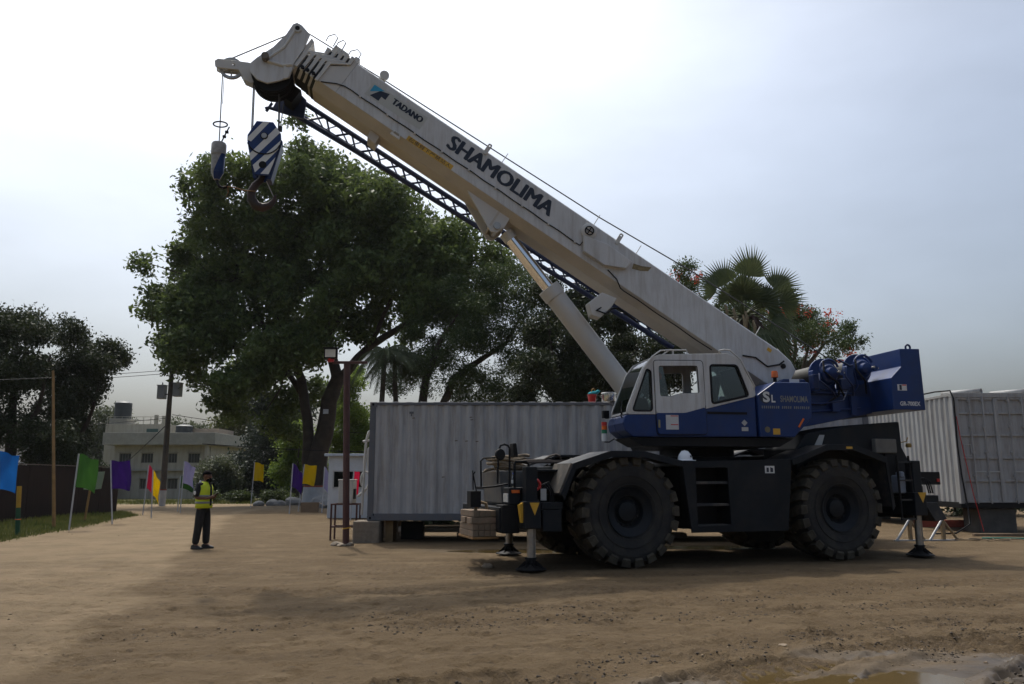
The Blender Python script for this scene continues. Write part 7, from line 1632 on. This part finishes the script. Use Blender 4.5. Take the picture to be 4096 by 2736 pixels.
ft = simple_tree('flame_tree', 'flame tree with red flowers behind the boom and winches', 41, (14.2, 0), [([(14.0, -0.2), (14.2, 4.5), (14.3, 6.6), (13.8, 8.0), (12.8, 9.6)], [0.3, 0.24, 0.18, 0.11, 0.04]), ([(14.2, 5.4), (15.3, 7.2), (16.3, 8.4), (17.0, 8.8)], [0.18, 0.13, 0.08, 0.03]), ([(14.3, 6.3), (14.8, 8.0), (14.7, 10)], [0.14, 0.1, 0.03]), ([(14.1, 5), (12, 7.5), (10, 10), (9.1, 11.6)], [0.16, 0.12, 0.07, 0.03]), ([(15.0, 6.8), (15.4, 8.0), (15.8, 9.4)], [0.1, 0.07, 0.02])], FLAM, 42000, 0.14, LEAF_FINE, 3.5, srad=0.16, seed=14, asp=0.4, bark=BARKP)
crown(ft, [(x, z + r_ * 0.45, r_ * 0.75) for x, z, r_ in FLAM if (x < 10.5 or x > 13.0)], 2300, 0.12, 41, 3.5, PETAL, name='blossom', srad=0.12, seed=15, spray=14, asp=0.8)
BUSH = [(-26.2,2.0,0.81),(-25.2,2.4,0.92),(-24.1,2.6,0.81),(-24.7,1.5,1.03),(-23.6,1.7,0.81),(-25.8,1.1,0.73),(-23.1,1.1,0.55),(-24.6,0.4,0.9),(-25.6,0.3,0.7)]
simple_tree('shrub', 'round grey green shrub in front of the cream building', 68, (-24.8, 0), [([(-24.8, -0.5), (-24.7, 1.6)], [0.1, 0.03])], BUSH, 12000, 0.2, leaf_mat('greygreen_leaves', (0.045, 0.06, 0.03), (0.10, 0.115, 0.055), 0.25), 2, srad=0.25, seed=16, cat='shrub')
simple_tree('shrub', 'small shrub beside the left corner of the cream building', 78, (-39.6, 0), [([(-39.6, -0.5), (-39.6, 1.6)], [0.1, 0.03])], [(-40.2, 1.6, 0.9), (-39.3, 2.0, 0.8), (-39.7, 0.8, 1.0), (-40.9, 0.9, 0.7)], 6000, 0.22, LEAF_MID, 2, srad=0.25, seed=17, cat='shrub')
for k, (x, y, s) in enumerate(((-16.6, 58, 1.0), (-19.5, 58.5, 0.7), (-22.0, 59, 0.8))):
    simple_tree('shrub', ['low shrub by the roadside rocks left of big tree', 'low roadside shrub below the dark tree mass', 'low roadside shrub right of the man'][k], y, (x, 0), [([(x, -0.4), (x, 0.3)], [0.05, 0.02])], [(x, 0.2 * s, 0.6 * s), (x + 0.7 * s, 0.1, 0.45 * s), (x - 0.7 * s, 0.15, 0.5 * s)], 3000, 0.16, LEAF_MID, 0.8, srad=0.16, seed=18 + k, cat='shrub')

# unseen undergrowth added behind the containers to darken the puddle reflections
for k, (x, y, s_) in enumerate(((-1.5, 27, 1.0), (1.8, 28, 1.2), (5.0, 27.5, 1.1), (8.4, 28, 1.2), (18.5, 34, 1.5))):
    simple_tree('shrub', ['dark undergrowth behind the left part of grey container', 'dark undergrowth behind the grey container, second from left', 'dark undergrowth behind the grey container, third from left', 'dark undergrowth behind the right end of grey container', 'dark undergrowth behind the white container'][k], y, (x, 0), [([(x, -0.1), (x, 0.8)], [0.08, 0.03])],
                [(x + dx * s_, z * s_, 0.85 * s_) for dx, z in ((-1.4, 0.5), (-0.5, 0.6), (0.5, 0.5), (1.4, 0.6), (-1, 1.5), (0, 1.7), (1, 1.5))], 6000, 0.22, LEAF_DARK, 1.5, srad=0.22, seed=40 + k, cat='shrub')

# distant belt of trees closing the horizon left and right of the frame
V_, Q_ = [], []
g = np.random.default_rng(77)
belt = []
for k in range(150):
    x = -230 + k * 3.2 + random.uniform(-1, 1); y = 150 + random.uniform(-12, 30)
    belt.append((x, y, random.uniform(2.5, 5.0)))
P_all = []
for x, y, h_ in belt:
    m_ = 260
    d = g.normal(size=(m_, 3)); d /= np.linalg.norm(d, axis=1)[:, None]
    c = np.array([x, y, h_ * 0.55 - 0.9]) + d * np.array([3.0, 2.0, h_ * 0.6]) * (0.6 + 0.45 * g.random(m_))[:, None]
    a = g.normal(size=(m_, 3)) * 0.5; b_ = g.normal(size=(m_, 3)) * 0.45
    P_all.append(np.stack([c - a, c + b_, c + a, c - b_], 1).reshape(-1, 3))
P_all = np.concatenate(P_all)
props(arrays_mesh('distant_woods', P_all, np.arange(len(P_all)).reshape(-1, 4), LEAF_FAR), 'distant belt of trees along the horizon', 'woods', kind='stuff')

# ---- palms
PALM = leaf_mat('palm_leaves', (0.035, 0.052, 0.02), (0.075, 0.095, 0.038), 0.2)
DRY = mat('dry_frond', (0.22, 0.17, 0.1), 0.8, var=0.25)
def fan_leaf(base, direc, plen, R_, m, parent, droop=0.0, spread=2.6, seed=0, up=Vector((0, 0, 1))):
    g_ = random.Random(seed); loc = Vector(parent.location)
    d = Vector(direc).normalized(); tip = Vector(base) + d * plen
    side = d.cross(Vector((g_.uniform(-0.5, 0.5), -1.0, g_.uniform(-0.5, 0.5)))); side = side.normalized() if side.length > 1e-3 else Vector((1, 0, 0))
    fwd = d; nrm = side.cross(fwd).normalized()
    st_ = MB().tube([Vector(base) - loc, (Vector(base) + tip) / 2 - loc + Vector((0, 0, 0.06 * plen)), tip - loc], [0.045, 0.03, 0.025], 6).build('petiole', mat('petiole_green', (0.07, 0.085, 0.03), 0.6), parent, smooth=60)
    n_ = 26; vs_, fs_ = [], []
    for i in range(n_):
        a = (i / (n_ - 1) - 0.5) * spread
        e = (fwd * math.cos(a) + side * math.sin(a))
        w_ = 0.034 * R_; q = e.cross(nrm).normalized()
        L_ = R_ * (1 - 0.18 * abs(a) / (spread / 2)) * g_.uniform(0.9, 1.05)
        fold = 0.05 * R_ * (1 if i % 2 else -1)
        p0 = tip; p1 = tip + e * L_ * 0.48 + nrm * (0.10 * R_ * (1 - abs(a))); p2 = tip + e * L_ + Vector((0, 0, -droop * R_ * g_.uniform(0.6, 1.3))) 
        o = len(vs_)
        vs_ += [p0 - loc, p1 - q * w_ - loc + nrm * fold * 0.3, p1 + q * w_ - loc - nrm * fold * 0.3, p2 - loc]
        fs_ += [(o, o + 1, o + 2), (o + 1, o + 3, o + 2)]
    MB().add(vs_, fs_).build('fan_leaf', m, st_, recalc=False)
fp = thing('fan_palm', 'fan palm with stiff round leaves rising behind the boom', 'palm', (10.0, 34, gz(34)))
limb(fp, [(10.0, 34, -0.1), (10.05, 34, 4.5), (10.1, 34, 8.4)], [0.24, 0.2, 0.24], BARK, 'trunk')
HB_ = (10.1, 34, 8.45)
fans = [((0.15, -0.1, 1.0), 1.75, 1.5, 0.0), ((-0.5, 0.1, 1.0), 1.6, 1.35, 0.0), ((-1.0, -0.2, 0.8), 1.6, 1.3, 0.05), ((1.05, 0.1, 0.85), 1.9, 1.4, 0.03), ((1.3, -0.3, 0.4), 1.6, 1.3, 0.15), ((-1.3, 0.1, 0.3), 1.6, 1.3, 0.15),
        ((-0.25, -0.5, 0.8), 1.2, 1.2, 0.05), ((-1.0, -0.4, -0.15), 1.2, 1.25, 0.45), ((0.9, -0.5, -0.3), 1.2, 1.3, 0.5), ((0.5, -0.5, -0.8), 1.3, 1.5, 0.6), ((-0.5, -0.6, -0.6), 1.1, 1.3, 0.6), ((1.1, 0.4, -0.5), 1.4, 1.4, 0.5), ((0.35, 0.5, 1.0), 1.4, 1.3, 0.0), ((0.85, -0.1, -1.0), 1.7, 1.5, 0.5)]
gf = random.Random(9)
for k in range(9):
    a = gf.uniform(-0.6, 3.7)
    fans.append(((math.cos(a) * 0.9, gf.uniform(-0.5, 0.2), 0.35 + 0.6 * abs(math.sin(a))), gf.uniform(0.6, 1.15), gf.uniform(0.95, 1.2), 0.05))
for k in range(15):
    a = gf.uniform(0, 6.28); ez = gf.uniform(-0.9, 0.9)
    fans.append(((math.cos(a), math.sin(a) * 0.8, ez), gf.uniform(0.9, 1.5), gf.uniform(1.1, 1.4), 0.1 if ez > 0.2 else 0.5))
for i, (d, pl, r_, dr) in enumerate(fans): fan_leaf(HB_, d, pl, r_, PALM if i not in (15,) else PALM, fp, dr, 2.7, i)
for i in range(7):
    a = random.uniform(0, 6.28)
    MB().tube([(0.1, 0, 8.3), (0.1 + 0.5 * math.cos(a), 0.5 * math.sin(a), 8.4), (0.1 + 0.75 * math.cos(a), 0.75 * math.sin(a), 7.9), (0.1 + 0.7 * math.cos(a), 0.7 * math.sin(a), 7.5)], [0.04, 0.06, 0.07, 0.03], 6).build('flower_stalk', mat('dark_stalk', (0.05, 0.028, 0.02), 0.8), fp, smooth=60)
for i in range(5):
    a = random.uniform(3.6, 5.8); r_ = random.uniform(0.5, 1.2)
    MB().tube([(0.1 + r_ * math.cos(a), r_ * math.sin(a), 8.9 - 0.2 * i), (0.15 + r_ * math.cos(a), r_ * math.sin(a) - 0.05, 8.6 - 0.2 * i), (0.12 + r_ * math.cos(a), r_ * math.sin(a), 8.1 - 0.2 * i)], [0.05, 0.07, 0.02], 5).build('dry_leaf', DRY, fp)
def coconut(x, Y, h_, label, lean, seed):
    g_ = random.Random(seed)
    t = thing('coconut_palm', label, 'palm', (x, Y, gz(Y)), 0, 'coconut palms behind the container')
    limb(t, [(x, Y, -0.2), (x + lean * 0.5, Y, h_ * 0.5), (x + lean, Y, h_)], [0.2, 0.15, 0.13], BARK, 'trunk')
    for i in range(15):
        a = i * 2.4 + g_.uniform(-0.2, 0.2); el = g_.uniform(-0.35, 0.75); L_ = g_.uniform(2.2, 2.8)
        pts = []
        for s in np.linspace(0, 1, 9):
            r_ = L_ * s * math.cos(el) * (1 - 0.25 * s); z = h_ + L_ * s * math.sin(el) - 1.7 * s * s
            pts.append(Vector((x + lean + r_ * math.cos(a), Y + r_ * math.sin(a), z)))
        loc = Vector(t.location); fr = MB().tube([p - loc for p in pts], [0.035 - 0.003 * k for k in range(9)], 5).build('frond', PALM, t)
        vs_, fs_ = [], []
        for j in range(1, 44):
            s = j / 44 * 8; k = min(int(s), 7); p = pts[k].lerp(pts[k + 1], s - k); tn = (pts[k + 1] - pts[k]).normalized()
            sd = tn.cross(Vector((0, 0, 1))).normalized()
            for sg_ in (-1, 1):
                ll = 0.62 * math.sin(math.pi * (0.12 + 0.86 * j / 44)) + 0.08
                e = p + sd * sg_ * ll * 0.55 + tn * ll * 0.3 + Vector((0, 0, -ll * g_.uniform(0.5, 0.95)))
                o = len(vs_); vs_ += [p - tn * 0.025 - loc, p + tn * 0.025 - loc, e - loc]; fs_.append((o, o + 1, o + 2))
        MB().add(vs_, fs_).build('leaflets', PALM, fr, recalc=False)
coconut(-7.3, 44, 8.5, 'thin coconut palm, left one of two behind the grey container', 0.15, 1)
coconut(-6.3, 44.6, 8.2, 'coconut palm, right one of two behind the grey container', -0.35, 2)
# ================================================================ thin haze over the whole site
hzm = bpy.data.materials.new('haze_air'); hzm.use_nodes = True
hn_, hl2 = hzm.node_tree.nodes, hzm.node_tree.links
hn_.clear()
ho = hn_.new('ShaderNodeOutputMaterial'); hv = hn_.new('ShaderNodeVolumePrincipled')
hv.inputs['Color'].default_value = (0.93, 0.95, 1.0, 1); hv.inputs['Density'].default_value = 0.00013; hv.inputs['Anisotropy'].default_value = 0.3
hl2.new(hv.outputs[0], ho.inputs['Volume'])
hb_ = MB().box(-950, 950, -75, 1550, -3.0, 32.0).build('haze', hzm)
props(hb_, 'thin pale haze in the air over the yard', kind='stuff')
